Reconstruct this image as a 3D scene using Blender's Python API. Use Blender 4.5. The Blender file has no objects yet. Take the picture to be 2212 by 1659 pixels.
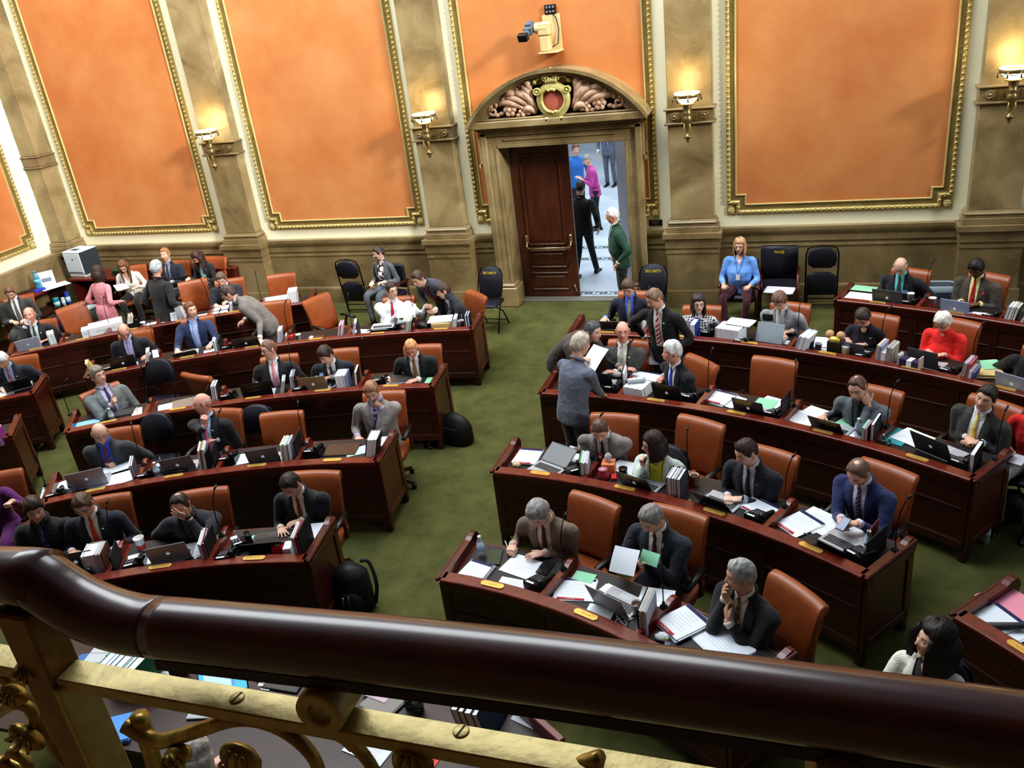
import bpy, bmesh, math, random
from mathutils import Vector, Matrix, Euler, noise
random.seed(7)
C = bpy.context.scene.collection
PI = math.pi
V3 = Vector
def rad(a): return a*PI/180

# ------------------------------------------------------------------ camera
W_, H_ = 2212, 1659
F_ = 1853.0
S_ = 3.75
def _cam():
    d = V3((1610-W_/2, -(4800-H_/2), -F_)).normalized()
    up = -d
    fw = V3((0, 0, -1)); fh = (fw-fw.dot(up)*up).normalized()
    r = fh.cross(up)
    a = -0.3783870551390838; k = math.hypot(1, a)
    # world x (along the back wall), y (towards the back wall), z
    Xw = (r*1+fh*a)/k; Yw = (r*(-a)+fh*1)/k
    return Matrix((Xw, Yw, up))
RM = _cam()
CAMZ = 1.326*S_
DW = 3.7597713669932897*S_/math.hypot(1, 0.3783870551390838)   # distance of the back wall
CAM = V3((0, 0, CAMZ))
def ray(x, y):
    return (RM @ V3((x-W_/2, -(y-H_/2), -F_))).normalized()
def at(x, y, z=0.0):
    r = ray(x, y); return CAM + r*((z-CAMZ)/r.z)
def aty(x, y, Y):
    r = ray(x, y); return CAM + r*(Y/r.y)
cd = bpy.data.cameras.new('camera'); cam = bpy.data.objects.new('camera', cd); C.objects.link(cam)
cd.sensor_width = 36; cd.lens = 36*F_/W_; cd.clip_start = 0.02; cd.clip_end = 200
cam.matrix_world = Matrix.Translation(CAM) @ RM.to_4x4()
bpy.context.scene.camera = cam

# ------------------------------------------------------------------ materials
def s2l(c):
    return tuple((x/12.92 if x <= .04045 else ((x+.055)/1.055)**2.4) for x in [q/255 for q in c])
MATS = {}
def mat(name, rgb=None, rough=.6, metal=0.0, rgb2=None, scale=8.0, detail=4, bump=0.0, bscale=None, spec=None, coat=0.0,
        stretch=None, emit=None, estr=0.0, alpha=None, trans=0.0, contrast=(.35, .65), sheen=0.0, obj=True):
    if name in MATS: return MATS[name]
    m = bpy.data.materials.new(name); m.use_nodes = True
    nt = m.node_tree; b = nt.nodes['Principled BSDF']
    c1 = s2l(rgb)+(1,)
    b.inputs['Base Color'].default_value = c1
    b.inputs['Roughness'].default_value = rough
    b.inputs['Metallic'].default_value = metal
    if spec is not None: b.inputs['Specular IOR Level'].default_value = spec
    if coat: b.inputs['Coat Weight'].default_value = coat; b.inputs['Coat Roughness'].default_value = .2
    if sheen: b.inputs['Sheen Weight'].default_value = sheen
    if trans: b.inputs['Transmission Weight'].default_value = trans
    if alpha is not None: b.inputs['Alpha'].default_value = alpha
    if emit: b.inputs['Emission Color'].default_value = s2l(emit)+(1,); b.inputs['Emission Strength'].default_value = estr
    m.diffuse_color = c1
    if rgb2 or bump:
        tc = nt.nodes.new('ShaderNodeTexCoord'); mp = nt.nodes.new('ShaderNodeMapping')
        nt.links.new(tc.outputs['Object'], mp.inputs['Vector'])
        if stretch: mp.inputs['Scale'].default_value = stretch
        nz = nt.nodes.new('ShaderNodeTexNoise'); nz.inputs['Scale'].default_value = scale; nz.inputs['Detail'].default_value = detail
        nt.links.new(mp.outputs['Vector'], nz.inputs['Vector'])
        if rgb2:
            cr = nt.nodes.new('ShaderNodeValToRGB')
            cr.color_ramp.elements[0].position = contrast[0]; cr.color_ramp.elements[0].color = c1
            cr.color_ramp.elements[1].position = contrast[1]; cr.color_ramp.elements[1].color = s2l(rgb2)+(1,)
            nt.links.new(nz.outputs['Fac'], cr.inputs['Fac']); nt.links.new(cr.outputs['Color'], b.inputs['Base Color'])
        if bump:
            n2 = nz
            if bscale:
                n2 = nt.nodes.new('ShaderNodeTexNoise'); n2.inputs['Scale'].default_value = bscale; n2.inputs['Detail'].default_value = 3
                nt.links.new(mp.outputs['Vector'], n2.inputs['Vector'])
            bp = nt.nodes.new('ShaderNodeBump'); bp.inputs['Strength'].default_value = bump; bp.inputs['Distance'].default_value = .01
            nt.links.new(n2.outputs['Fac'], bp.inputs['Height']); nt.links.new(bp.outputs['Normal'], b.inputs['Normal'])
    MATS[name] = m
    return m
def nd(m, t): return m.node_tree.nodes.new(t)
def lk(m, a, b): m.node_tree.links.new(a, b)

def marble(name, base, dark, light, sc=1.0):
    """brown veined marble: two noise layers, thin pale veins and flecks"""
    if name in MATS: return MATS[name]
    m = mat(name, base, rough=.38)
    b = m.node_tree.nodes['Principled BSDF']
    tc = nd(m, 'ShaderNodeTexCoord'); mp = nd(m, 'ShaderNodeMapping'); mp.inputs['Rotation'].default_value = (.3, .5, .2)
    lk(m, tc.outputs['Object'], mp.inputs['Vector'])
    n1 = nd(m, 'ShaderNodeTexNoise'); n1.inputs['Scale'].default_value = 1.6*sc; n1.inputs['Detail'].default_value = 8; n1.inputs['Distortion'].default_value = .8
    lk(m, mp.outputs['Vector'], n1.inputs['Vector'])
    cr = nd(m, 'ShaderNodeValToRGB'); e = cr.color_ramp.elements
    e[0].position = .3; e[0].color = s2l(dark)+(1,); e[1].position = .72; e[1].color = s2l(light)+(1,)
    k = e.new(.5); k.color = s2l(base)+(1,)
    lk(m, n1.outputs['Fac'], cr.inputs['Fac'])
    n2 = nd(m, 'ShaderNodeTexNoise'); n2.inputs['Scale'].default_value = 5*sc; n2.inputs['Detail'].default_value = 10; n2.inputs['Distortion'].default_value = 2.2
    lk(m, mp.outputs['Vector'], n2.inputs['Vector'])
    c2 = nd(m, 'ShaderNodeValToRGB'); e = c2.color_ramp.elements
    e[0].position = .485; e[0].color = (0, 0, 0, 1); e[1].position = .515; e[1].color = (0, 0, 0, 1); k = e.new(.5); k.color = (.16, .16, .16, 1)
    lk(m, n2.outputs['Fac'], c2.inputs['Fac'])
    n3 = nd(m, 'ShaderNodeTexNoise'); n3.inputs['Scale'].default_value = 14*sc; n3.inputs['Detail'].default_value = 2
    lk(m, mp.outputs['Vector'], n3.inputs['Vector'])
    c3 = nd(m, 'ShaderNodeValToRGB'); e = c3.color_ramp.elements
    e[0].position = .72; e[0].color = (0, 0, 0, 1); e[1].position = .78; e[1].color = (.4, .4, .4, 1)
    lk(m, n3.outputs['Fac'], c3.inputs['Fac'])
    ad = nd(m, 'ShaderNodeMath'); ad.operation = 'MAXIMUM'
    lk(m, c2.outputs['Color'], ad.inputs[0]); lk(m, c3.outputs['Color'], ad.inputs[1])
    mx = nd(m, 'ShaderNodeMixRGB'); mx.inputs['Color2'].default_value = s2l((205, 195, 165))+(1,)
    lk(m, ad.outputs[0], mx.inputs['Fac']); lk(m, cr.outputs['Color'], mx.inputs['Color1'])
    lk(m, mx.outputs['Color'], b.inputs['Base Color'])
    return m

def wood(name, dark, light, rough=.3, coat=.3, scale=3.0, stretch=(1, 1, 8)):
    if name in MATS: return MATS[name]
    return mat(name, dark, rough=rough, rgb2=light, scale=scale, detail=6, stretch=stretch, coat=coat, contrast=(.3, .7))

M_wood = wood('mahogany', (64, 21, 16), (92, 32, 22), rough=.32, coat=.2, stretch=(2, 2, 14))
M_woodtop = wood('mahogany_lit_top', (92, 34, 24), (122, 48, 34), rough=.3, coat=.25, stretch=(6, 6, 2))  # lighter copy for tops: the light they catch is put into the colour
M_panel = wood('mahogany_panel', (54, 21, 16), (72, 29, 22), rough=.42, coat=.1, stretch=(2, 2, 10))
M_blot = mat('desk_blotter', (34, 30, 32), rough=.5)
M_brass = mat('brass_plate', (214, 176, 92), rough=.35, metal=.55, rgb2=(228, 194, 112), scale=20)
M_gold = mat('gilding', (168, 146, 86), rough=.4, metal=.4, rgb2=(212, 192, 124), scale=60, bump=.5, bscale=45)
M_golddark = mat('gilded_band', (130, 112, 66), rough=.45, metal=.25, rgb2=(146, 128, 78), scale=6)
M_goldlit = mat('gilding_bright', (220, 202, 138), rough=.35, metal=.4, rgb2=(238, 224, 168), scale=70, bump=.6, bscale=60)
M_marble = marble('brown_marble', (144, 126, 90), (112, 96, 66), (172, 154, 116))
M_marble2 = marble('dado_marble', (134, 116, 82), (108, 92, 64), (154, 136, 102), sc=.8)
M_cream = mat('cream_plaster', (246, 243, 214), rough=.8)
M_navy = mat('navy_vinyl', (20, 21, 34), rough=.55, rgb2=(27, 28, 43), scale=6)
M_black = mat('black_plastic', (18, 18, 20), rough=.4)
M_blackm = mat('black_metal', (24, 24, 28), rough=.35, metal=.6)
M_chrome = mat('chrome', (190, 190, 195), rough=.2, metal=1.0)
M_silver = mat('aluminium', (150, 152, 160), rough=.35, metal=.8)
M_lead = mat('laptop_lid_grey', (110, 112, 122), rough=.38, metal=.75)
M_white = mat('white_paper', (232, 236, 240), rough=.75)
M_leather = mat('orange_leather', (136, 70, 35), rough=.42, rgb2=(155, 84, 45), scale=5, bump=.06, bscale=60, coat=.1)

def plaster():
    m = mat('orange_plaster', (196, 124, 64), rough=.85)
    b = m.node_tree.nodes['Principled BSDF']
    tc = nd(m, 'ShaderNodeTexCoord')
    n1 = nd(m, 'ShaderNodeTexNoise'); n1.inputs['Scale'].default_value = .9; n1.inputs['Detail'].default_value = 9; n1.inputs['Roughness'].default_value = .62
    lk(m, tc.outputs['Object'], n1.inputs['Vector'])
    cr = nd(m, 'ShaderNodeValToRGB'); e = cr.color_ramp.elements
    e[0].position = .3; e[0].color = s2l((188, 114, 62))+(1,); e[1].position = .7; e[1].color = s2l((206, 144, 90))+(1,)
    lk(m, n1.outputs['Fac'], cr.inputs['Fac']); lk(m, cr.outputs['Color'], b.inputs['Base Color'])
    return m
M_orange = plaster()
def carpet():
    m = mat('green_carpet', (80, 84, 32), rough=.95)
    b = m.node_tree.nodes['Principled BSDF']
    tc = nd(m, 'ShaderNodeTexCoord')
    n1 = nd(m, 'ShaderNodeTexNoise'); n1.inputs['Scale'].default_value = 3.5; n1.inputs['Detail'].default_value = 8; n1.inputs['Roughness'].default_value = .7
    n2 = nd(m, 'ShaderNodeTexNoise'); n2.inputs['Scale'].default_value = 220; n2.inputs['Detail'].default_value = 2
    lk(m, tc.outputs['Object'], n1.inputs['Vector']); lk(m, tc.outputs['Object'], n2.inputs['Vector'])
    cr = nd(m, 'ShaderNodeValToRGB'); e = cr.color_ramp.elements
    e[0].position = .3; e[0].color = s2l((68, 70, 31))+(1,); e[1].position = .68; e[1].color = s2l((97, 98, 50))+(1,)
    lk(m, n1.outputs['Fac'], cr.inputs['Fac']); lk(m, cr.outputs['Color'], b.inputs['Base Color'])
    bp = nd(m, 'ShaderNodeBump'); bp.inputs['Strength'].default_value = .5; bp.inputs['Distance'].default_value = .01
    lk(m, n2.outputs['Fac'], bp.inputs['Height']); lk(m, bp.outputs['Normal'], b.inputs['Normal'])
    return m
M_carpet = carpet()

# ------------------------------------------------------------------ mesh building
class MB:
    def __init__(s): s.v = []; s.f = []; s.mi = []; s.sm = []
    def add(s, vs, fs, mi=0, sm=False, M=None):
        o = len(s.v)
        if M is not None: vs = [M @ V3(p) for p in vs]
        s.v += [tuple(p) for p in vs]
        for f in fs: s.f.append(tuple(i+o for i in f)); s.mi.append(mi); s.sm.append(sm)
        return s
    def box(s, c, d, mi=0, ch=0.0, M=None, rz=0.0):
        """box centred at c, size d, optional chamfer ch"""
        hx, hy, hz = d[0]/2, d[1]/2, d[2]/2
        T = Matrix.Translation(c) @ Matrix.Rotation(rz, 4, 'Z')
        if M is not None: T = M @ T
        if not ch:
            vs = [(x, y, z) for z in (-hz, hz) for y in (-hy, hy) for x in (-hx, hx)]
            fs = [(0, 2, 3, 1), (4, 5, 7, 6), (0, 1, 5, 4), (2, 6, 7, 3), (0, 4, 6, 2), (1, 3, 7, 5)]
            return s.add(vs, fs, mi, False, T)
        ch = min(ch, hx*.9, hy*.9, hz*.9)
        vs = []; idx = {}
        for sx in (-1, 1):
            for sy in (-1, 1):
                for sz in (-1, 1):
                    for a in range(3):
                        p = [sx*hx, sy*hy, sz*hz]
                        for b in range(3):
                            if b != a: p[b] -= (sx, sy, sz)[b]*ch
                        idx[(sx, sy, sz, a)] = len(vs); vs.append(p)
        fs = []
        def q(keys, nrm):
            ids = [idx[k] for k in keys]
            a, b, c_ = (V3(vs[ids[i]]) for i in range(3))
            if (b-a).cross(c_-b).dot(V3(nrm)) < 0: ids.reverse()
            fs.append(tuple(ids))
        for a in range(3):
            o = [i for i in range(3) if i != a]
            for sg in (-1, 1):
                ks = []
                for s1, s2 in ((-1, -1), (-1, 1), (1, 1), (1, -1)):
                    k = [0, 0, 0]; k[a] = sg; k[o[0]] = s1; k[o[1]] = s2
                    ks.append((k[0], k[1], k[2], a))
                n = [0, 0, 0]; n[a] = sg; q(ks, n)
        for a in range(3):
            o = [i for i in range(3) if i != a]
            for s1 in (-1, 1):
                for s2 in (-1, 1):
                    k1 = [0, 0, 0]; k1[o[0]] = s1; k1[o[1]] = s2
                    k2 = list(k1); k1[a] = -1; k2[a] = 1
                    n = [0, 0, 0]; n[o[0]] = s1; n[o[1]] = s2
                    q([(*k1, o[0]), (*k2, o[0]), (*k2, o[1]), (*k1, o[1])], n)
        for sx in (-1, 1):
            for sy in (-1, 1):
                for sz in (-1, 1): q([(sx, sy, sz, 0), (sx, sy, sz, 1), (sx, sy, sz, 2)], (sx, sy, sz))
        return s.add(vs, fs, mi, False, T)
    def loft(s, rings, mi=0, sm=True, caps=True, closed=True, M=None):
        n = len(rings[0]); vs = [p for r in rings for p in r]; fs = []
        for i in range(len(rings)-1):
            for j in range(n if closed else n-1):
                k = (j+1) % n
                fs.append((i*n+j, i*n+k, (i+1)*n+k, (i+1)*n+j))
        if caps and closed:
            fs.append(tuple(reversed(range(n)))); fs.append(tuple((len(rings)-1)*n+j for j in range(n)))
        return s.add(vs, fs, mi, sm, M)
    def tube(s, pts, r, n=8, mi=0, sm=True, caps=True, M=None, flat=1.0):
        pts = [V3(p) for p in pts]; N = len(pts)
        rs = r if isinstance(r, (list, tuple)) else [r]*N
        rings = []; up = None
        for i, p in enumerate(pts):
            t = (pts[min(i+1, N-1)]-pts[max(i-1, 0)])
            if t.length < 1e-9: t = V3((0, 0, 1))
            t.normalize()
            if up is None:
                up = V3((0, 0, 1)) if abs(t.z) < .9 else V3((1, 0, 0))
            u = (up-t*up.dot(t)).normalized(); w = t.cross(u); up = u
            rings.append([p+(u*math.cos(a)*flat+w*math.sin(a))*rs[i] for a in [2*PI*j/n for j in range(n)]])
        return s.loft(rings, mi, sm, caps, True, M)
    def lathe(s, prof, n=16, mi=0, sm=True, M=None):
        rings = [[(r*math.cos(2*PI*j/n), r*math.sin(2*PI*j/n), z) for j in range(n)] for r, z in prof]
        return s.loft(rings, mi, sm, True, True, M)
    def prism(s, poly, z0, z1, mi=0, M=None, sm=False):
        n = len(poly)
        a = sum(poly[i][0]*poly[(i+1) % n][1]-poly[(i+1) % n][0]*poly[i][1] for i in range(n))
        if a < 0: poly = list(reversed(poly))
        vs = [(x, y, z0) for x, y in poly]+[(x, y, z1) for x, y in poly]
        fs = [tuple(reversed(range(n))), tuple(range(n, 2*n))]+[(i, (i+1) % n, n+(i+1) % n, n+i) for i in range(n)]
        return s.add(vs, fs, mi, sm, M)
    def sphere(s, c, r, n=12, mi=0, sc=(1, 1, 1), M=None):
        prof = []
        rings = []
        k = max(6, n//2)
        for i in range(k+1):
            la = -PI/2+PI*i/k
            rr = max(math.cos(la), 1e-3)*r
            rings.append([(c[0]+rr*math.cos(2*PI*j/n)*sc[0], c[1]+rr*math.sin(2*PI*j/n)*sc[1], c[2]+math.sin(la)*r*sc[2]) for j in range(n)])
        return s.loft(rings, mi, True, True, True, M)
    def mesh(s, name, mats):
        me = bpy.data.meshes.new(name); me.from_pydata(s.v, [], s.f)
        for m in (mats if isinstance(mats, (list, tuple)) else [mats]): me.materials.append(m)
        me.polygons.foreach_set('material_index', s.mi); me.polygons.foreach_set('use_smooth', s.sm)
        me.update(); return me
    def build(s, name, mats, parent=None, label=None):
        o = bpy.data.objects.new(name, s.mesh(name, mats)); C.objects.link(o)
        if parent is not None: o.parent = parent
        if label: o['label'] = label
        return o
def thing(name, label, cat, loc=(0, 0, 0), rz=0.0, group=None):
    o = bpy.data.objects.new(name, None); C.objects.link(o); o.location = loc; o.rotation_euler = (0, 0, rz)
    o.empty_display_size = .1
    o['label'] = label; o['category'] = cat
    if group: o['group'] = group
    return o
def tag(o, label, cat, group=None, kind=None):
    if label: o['label'] = label
    if cat: o['category'] = cat
    if group: o['group'] = group
    if kind: o['kind'] = kind
    return o
def struct(o): o['kind'] = 'structure'; return o
def kids(o):
    return CH.get(o.name, [])
CH = {}
def remember(root, parts):
    """parts: list of (object, [sub-objects])"""
    CH[root.name] = parts; return root
def copy_thing(root, loc, rz, label, group=None, rot=None):
    r = root.copy(); C.objects.link(r); r.location = loc; r.rotation_euler = rot if rot else (0, 0, rz); r['label'] = label
    if group: r['group'] = group
    for ch, subs in CH[root.name]:
        c = ch.copy(); C.objects.link(c); c.parent = r
        for g in subs:
            d = g.copy(); C.objects.link(d); d.parent = c
    return r
def text_mesh(body, size, M, mb_, mi=0, depth=.001, align='CENTER'):
    """append the outlines of a text to a mesh builder, lying in M's xy plane"""
    cu = bpy.data.curves.new('t', 'FONT'); cu.body = body; cu.size = size; cu.align_x = align; cu.align_y = 'CENTER'; cu.extrude = depth
    cu.resolution_u = 2
    o = bpy.data.objects.new('t', cu); me = o.to_mesh()
    mb_.add([v.co.copy() for v in me.vertices], [tuple(p.vertices) for p in me.polygons], mi, False, M)
    o.to_mesh_clear(); bpy.data.objects.remove(o); bpy.data.curves.remove(cu)
def frame(o, x, y=None, z=None):
    """matrix with origin o and axes x, y, z (z recomputed)"""
    x = V3(x).normalized(); z = x.cross(V3(y)).normalized(); y = z.cross(x)
    M = Matrix((x, y, z)).transposed().to_4x4(); M.translation = o
    return M
# ------------------------------------------------------------------ the room
DX0, DX1, DZ = -4.68, -2.66, 2.65           # door opening
XL, XR, ZT = -14.2, 8.0, 9.0
YW = DW+.10                                  # upper wall plane
DXC = (DX0+DX1)/2
b = MB(); b.box(((XL+XR)/2, 5.2, -.05), (XR-XL, 2*(DW+.35-5.2), .1)); struct(b.build('floor', M_carpet))
def wall_bits(mb_, y0, y1, z0, z1, mi=0):
    zz = max(min(DZ, z1), z0)
    for x0, x1, a, c in ((XL-.3, DX0-.02, z0, z1), (DX1+.02, XR, z0, z1), (DX0-.02, DX1+.02, zz, z1)):
        if c-a > .01: mb_.box(((x0+x1)/2, (y0+y1)/2, (a+c)/2), (x1-x0, y1-y0, c-a), mi)
b = MB(); wall_bits(b, YW, YW+.4, 1.0, ZT); struct(b.build('wall_back', M_cream))
# left wall
b = MB(); b.box((XL-.2, 6.5, ZT/2), (.4, 14.2, ZT)); struct(b.build('wall_left', M_cream))

b = MB(); b.box((-3, -1.6, 4.5), (24, .3, 9)); struct(b.build('wall_rear_unseen', mat('unseen_rear_wall', (120, 92, 66), rough=.8)))  # unseen, put in to block ambient light from behind the camera
b = MB(); b.box((-3, -.5, 6.6), (24, 2.0, .2)); struct(b.build('ceiling_unseen', mat('unseen_soffit', (120, 112, 96), rough=.8)))  # unseen slab, added to keep the near side of the rail dark

def sweep_x(mb_, prof, x0, x1, mi=0):
    n = len(prof)
    mb_.loft([[(x0, y, z) for y, z in prof], [(x1, y, z) for y, z in prof]], mi, False, True, True)
def dado_prof(f, back):
    return [(back, 0), (f-.03, 0), (f-.03, .27), (f-.02, .30), (f, .31), (f, .90), (f-.012, .905), (f-.012, .935), (f-.004, .94), (f-.004, .985),
            (f-.02, .99), (f-.02, 1.09), (f-.03, 1.10), (f-.05, 1.15), (f-.055, 1.18), (f-.055, 1.22), (back, 1.22)]
b = MB()
sweep_x(b, dado_prof(DW+.05, YW+.1), XL, DX0-.24); sweep_x(b, dado_prof(DW+.05, YW+.1), DX1+.24, XR)
struct(b.build('baseboard_back', M_marble2))
b = MB()
pr = dado_prof(0, -.2)
n = len(pr)
b.loft([[(XL+.02-y, yy, z) for y, z in pr] for yy in (0, YW)], 0, False, True, True)
struct(b.build('baseboard_left', M_marble2))

# pilasters
PX = [-9.86, -5.76, -1.68, 2.42, 6.5]
def pil(i, x):
    b = MB()
    f = DW-.09
    # dado plinth following the dado mouldings
    for z0, z1, o in ((0, .29, .03), (.29, .9, 0), (.9, .94, .012), (.94, .985, .004), (.985, 1.10, .02), (1.10, 1.14, .03), (1.14, 1.22, .055)):
        b.box((x, (f-o-.11+YW)/2, (z0+z1)/2), (.78+2*o, YW-(f-o-.11), z1-z0))
    f = DW-.11
    for z0, z1, o in ((1.22, 1.31, .07), (1.31, 1.34, .05), (1.39, 1.41, .03)):
        b.box((x, (f-o+YW)/2, (z0+z1)/2), (.64+2*o, YW-(f-o), z1-z0), 0, .006)
    b.box((x, (f-.06+YW)/2, 1.365), (.64+.12, YW-(f-.06), .06), 0, .024)
    b.box((x, (f+YW)/2, 1.41+(ZT-1.41)/2), (.64, YW-f, ZT-1.41), 1, .008)
    # band at sconce height
    b.box((x, (f-.02+YW)/2, 2.95), (.68, YW-f+.02, .18)); b.box((x, (f-.05+YW)/2, 3.05), (.74, YW-f+.05, .03), 0, .008); b.box((x, (f-.05+YW)/2, 2.845), (.74, YW-f+.05, .03), 0, .008)
    for s in (-.22, .22):
        b.lathe([(.055, 0), (.055, .012), (.045, .02), (.04, .012), (.02, .012), (.018, .024), (.001, .028)], 12, 0, True, Matrix.Translation((x+s, f-.02, 2.95)) @ Matrix.Rotation(PI/2, 4, 'X'))
    struct(b.build('trim_%d' % i, [M_marble2, M_marble]))
for i, x in enumerate(PX): pil(i+1, x)
# corner pier
b = MB()
cx, cy = XL+.2, YW-.2
for z0, z1, h, mi in ((0, .29, .27, 0), (.29, .99, .24, 0), (.99, 1.12, .26, 0), (1.12, 1.22, .30, 0), (1.22, 1.31, .27, 0), (1.31, 1.39, .25, 0), (1.39, 2.84, .2, 1), (2.84, 2.87, .24, 0), (2.87, 3.04, .215, 0), (3.04, 3.07, .24, 0), (3.07, ZT, .2, 1)):
    b.box((cx, cy, (z0+z1)/2), (2*h, 2*h, z1-z0), mi, .01)
struct(b.build('trim_6', [M_marble2, M_marble]))

# wall panels with gilded frames
def outline(hw, d, top=ZT-1.2, s=.14, z0=1.42):
    return [(-(hw-d), top-d), (-(hw-d), z0+.15+d), (-(hw-s-d), z0+.15+d), (-(hw-s-d), z0+d), (hw-s-d, z0+d), (hw-s-d, z0+.15+d), (hw-d, z0+.15+d), (hw-d, top-d)]
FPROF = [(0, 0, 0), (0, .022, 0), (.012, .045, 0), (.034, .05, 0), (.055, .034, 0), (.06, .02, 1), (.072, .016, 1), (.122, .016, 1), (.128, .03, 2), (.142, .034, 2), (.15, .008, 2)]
def panel(k, M, hw, door=None):
    """panel in local xz plane, y pointing into the room is negative"""
    top = ZT-1.2
    o = outline(hw, .14, top); b = MB()
    if door:
        o = o[:4]+[(door[0], o[3][1]), (door[0], door[2]), (door[1], door[2]), (door[1], o[3][1])]+o[4:]
    b.prism(o, 0, .006, 0, M @ Matrix.Rotation(PI/2, 4, 'X'))
    p = struct(b.build('trim_%d' % k, M_orange))
    b = MB()
    for (d0, h0, _), (d1, h1, mi) in zip(FPROF, FPROF[1:]):
        a, c = outline(hw, d0, top), outline(hw, d1, top)
        n = len(a)
        if door:
            for q in (a, c): q[4:4] = [(door[0], q[3][1]), (door[1], q[4][1])]
            n = len(a)
        b.add([(x, -h0, z) for x, z in a]+[(x, -h1, z) for x, z in c], [(i, i+1, n+i+1, n+i) for i in range(n-1) if not (door and i == 4)], mi, False, M)
    # carved leaves along the outer moulding
    o = outline(hw, .032, top)
    for (x0, z0), (x1, z1) in zip(o, o[1:]):
        L = math.hypot(x1-x0, z1-z0); m = max(1, int(L/.075))
        for i in range(m):
            t = (i+.5)/m; x, z = x0+(x1-x0)*t, z0+(z1-z0)*t
            if z > 6.2 or (door and door[0] < x < door[1]): continue
            dx, dz = (x1-x0)/L, (z1-z0)/L
            for sgn in (-1, 1):
                T = M @ Matrix.Translation((x-dz*.012*sgn, -.047, z+dx*.012*sgn)) @ Matrix.Rotation(math.atan2(-dz, dx)+sgn*.5, 4, 'Y')
                b.sphere((0, 0, 0), 1, 5, 2 if sgn > 0 else 0, (.026, .012, .012), T)
    # corner rosettes
    for s in (-1, 1):
        x = s*(hw-.065); z = 1.42+.055
        b.box((x, -.012, z), (.13, .024, .13), 0, .006, M)
        for j in range(8):
            a = j*PI/4; b.sphere((x+.034*math.cos(a), -.028, z+.034*math.sin(a)), .018, 6, 2, (1, .6, 1), M)
        b.sphere((x, -.034, z), .018, 6, 2, (1, 1, 1), M)
    f = b.build('gilded_frame', [M_gold, M_golddark, M_goldlit]); f.parent = p
BAYS = [(-12.05, 1.57), (-7.80, 1.55), (-3.74, 1.53), (.37, 1.55), (4.46, 1.55)]
for i, (x, hw) in enumerate(BAYS): panel(10+i, Matrix.Translation((x, YW, 0)), hw, (DX0-.1-x, DX1+.1-x, 2.8) if i == 2 else None)
ML = Matrix.Translation((XL, 11.02, 0)) @ Matrix.Rotation(PI/2, 4, 'Z')
panel(15, ML, 1.5)
panel(16, Matrix.Translation((XL, 7.0, 0)) @ Matrix.Rotation(PI/2, 4, 'Z'), 1.5)

# ------------------------------------------------------------------ the doorway
b = MB()
yo = DW-.12
def ubox(x0, x1, y0, y1, z0, z1, mi=0, ch=0): b.box(((x0+x1)/2, (y0+y1)/2, (z0+z1)/2), (x1-x0, y1-y0, z1-z0), mi, ch)
for s, xe in ((-1, DX0), (1, DX1)):
    q = lambda a, c: (min(xe+s*a, xe+s*c), max(xe+s*a, xe+s*c))
    x0, x1 = q(0, .25); ubox(x0, x1, yo, YW+.38, 0, DZ, 0, .006)
    x0, x1 = q(.17, .27); ubox(x0, x1, yo-.04, yo+.02, .36, 2.9, 0, .012)
    x0, x1 = q(.0, .05); ubox(x0, x1, yo-.015, yo+.02, .36, DZ, 0, .006)
    x0, x1 = q(.25, .31); ubox(x0, x1, yo-.03, YW, 2.42, 2.9, 0, .008)
    x0, x1 = q(.31, .335); ubox(x0, x1, yo-.05, yo+.02, 2.36, 2.42, 0, .004)
    x0, x1 = q(-.06, .29); ubox(x0, x1, yo-.07, YW+.1, 0, .34, 0, .015)
    x0, x1 = q(-.03, .27); ubox(x0, x1, yo-.05, YW, .34, .40, 0, .02)
ubox(DX0-.27, DX1+.27, yo, YW+.38, DZ, 2.92, 0, .006)
ubox(DX0-.27, DX1+.27, yo-.04, yo+.02, 2.84, 2.92, 0, .012); ubox(DX0, DX1, yo-.015, yo+.02, DZ, DZ+.05, 0, .006)
ubox(DX0+.12, DX1-.12, yo-.02, yo+.02, 2.76, 2.79, 0, .006)
ubox(DX0-.3, DX1+.3, yo-.06, YW, 2.92, 2.98, 0, .01)
ubox(DXC-1.40, DXC+1.40, yo-.20, YW, 2.98, 3.09, 0, .012); ubox(DXC-1.36, DXC+1.36, yo-.14, YW, 3.09, 3.12, 0, .01)
# segmental pediment
Rp = 1.735; zc = 3.79-Rp
def arcband(r0, r1, y0, y1, mi=0, n=32):
    a0 = math.asin(1.43/Rp)
    rings = []
    for i in range(n+1):
        a = -a0+2*a0*i/n
        s, c = math.sin(a), math.cos(a)
        rings.append([(DXC+s*r, y, zc+c*r) for r, y in ((r0, y0), (r1, y0), (r1, y1), (r0, y1))])
    b.loft(rings, mi, False, True, True)
arcband(Rp-.05, Rp, yo-.25, YW); arcband(Rp-.085, Rp-.05, yo-.21, YW); arcband(Rp-.115, Rp-.085, yo-.16, YW); arcband(Rp-.21, Rp-.115, yo-.10, YW)
pts = []
for i in range(25):
    a = -.85+1.7*i/24; pts.append((DXC+math.sin(a)*(Rp-.15), zc+math.cos(a)*(Rp-.15)))
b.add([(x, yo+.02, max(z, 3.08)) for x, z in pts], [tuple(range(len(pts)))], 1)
struct(b.build('trim_20', [M_marble, mat('tympanum_dark', (58, 46, 30), rough=.8)]))

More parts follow.
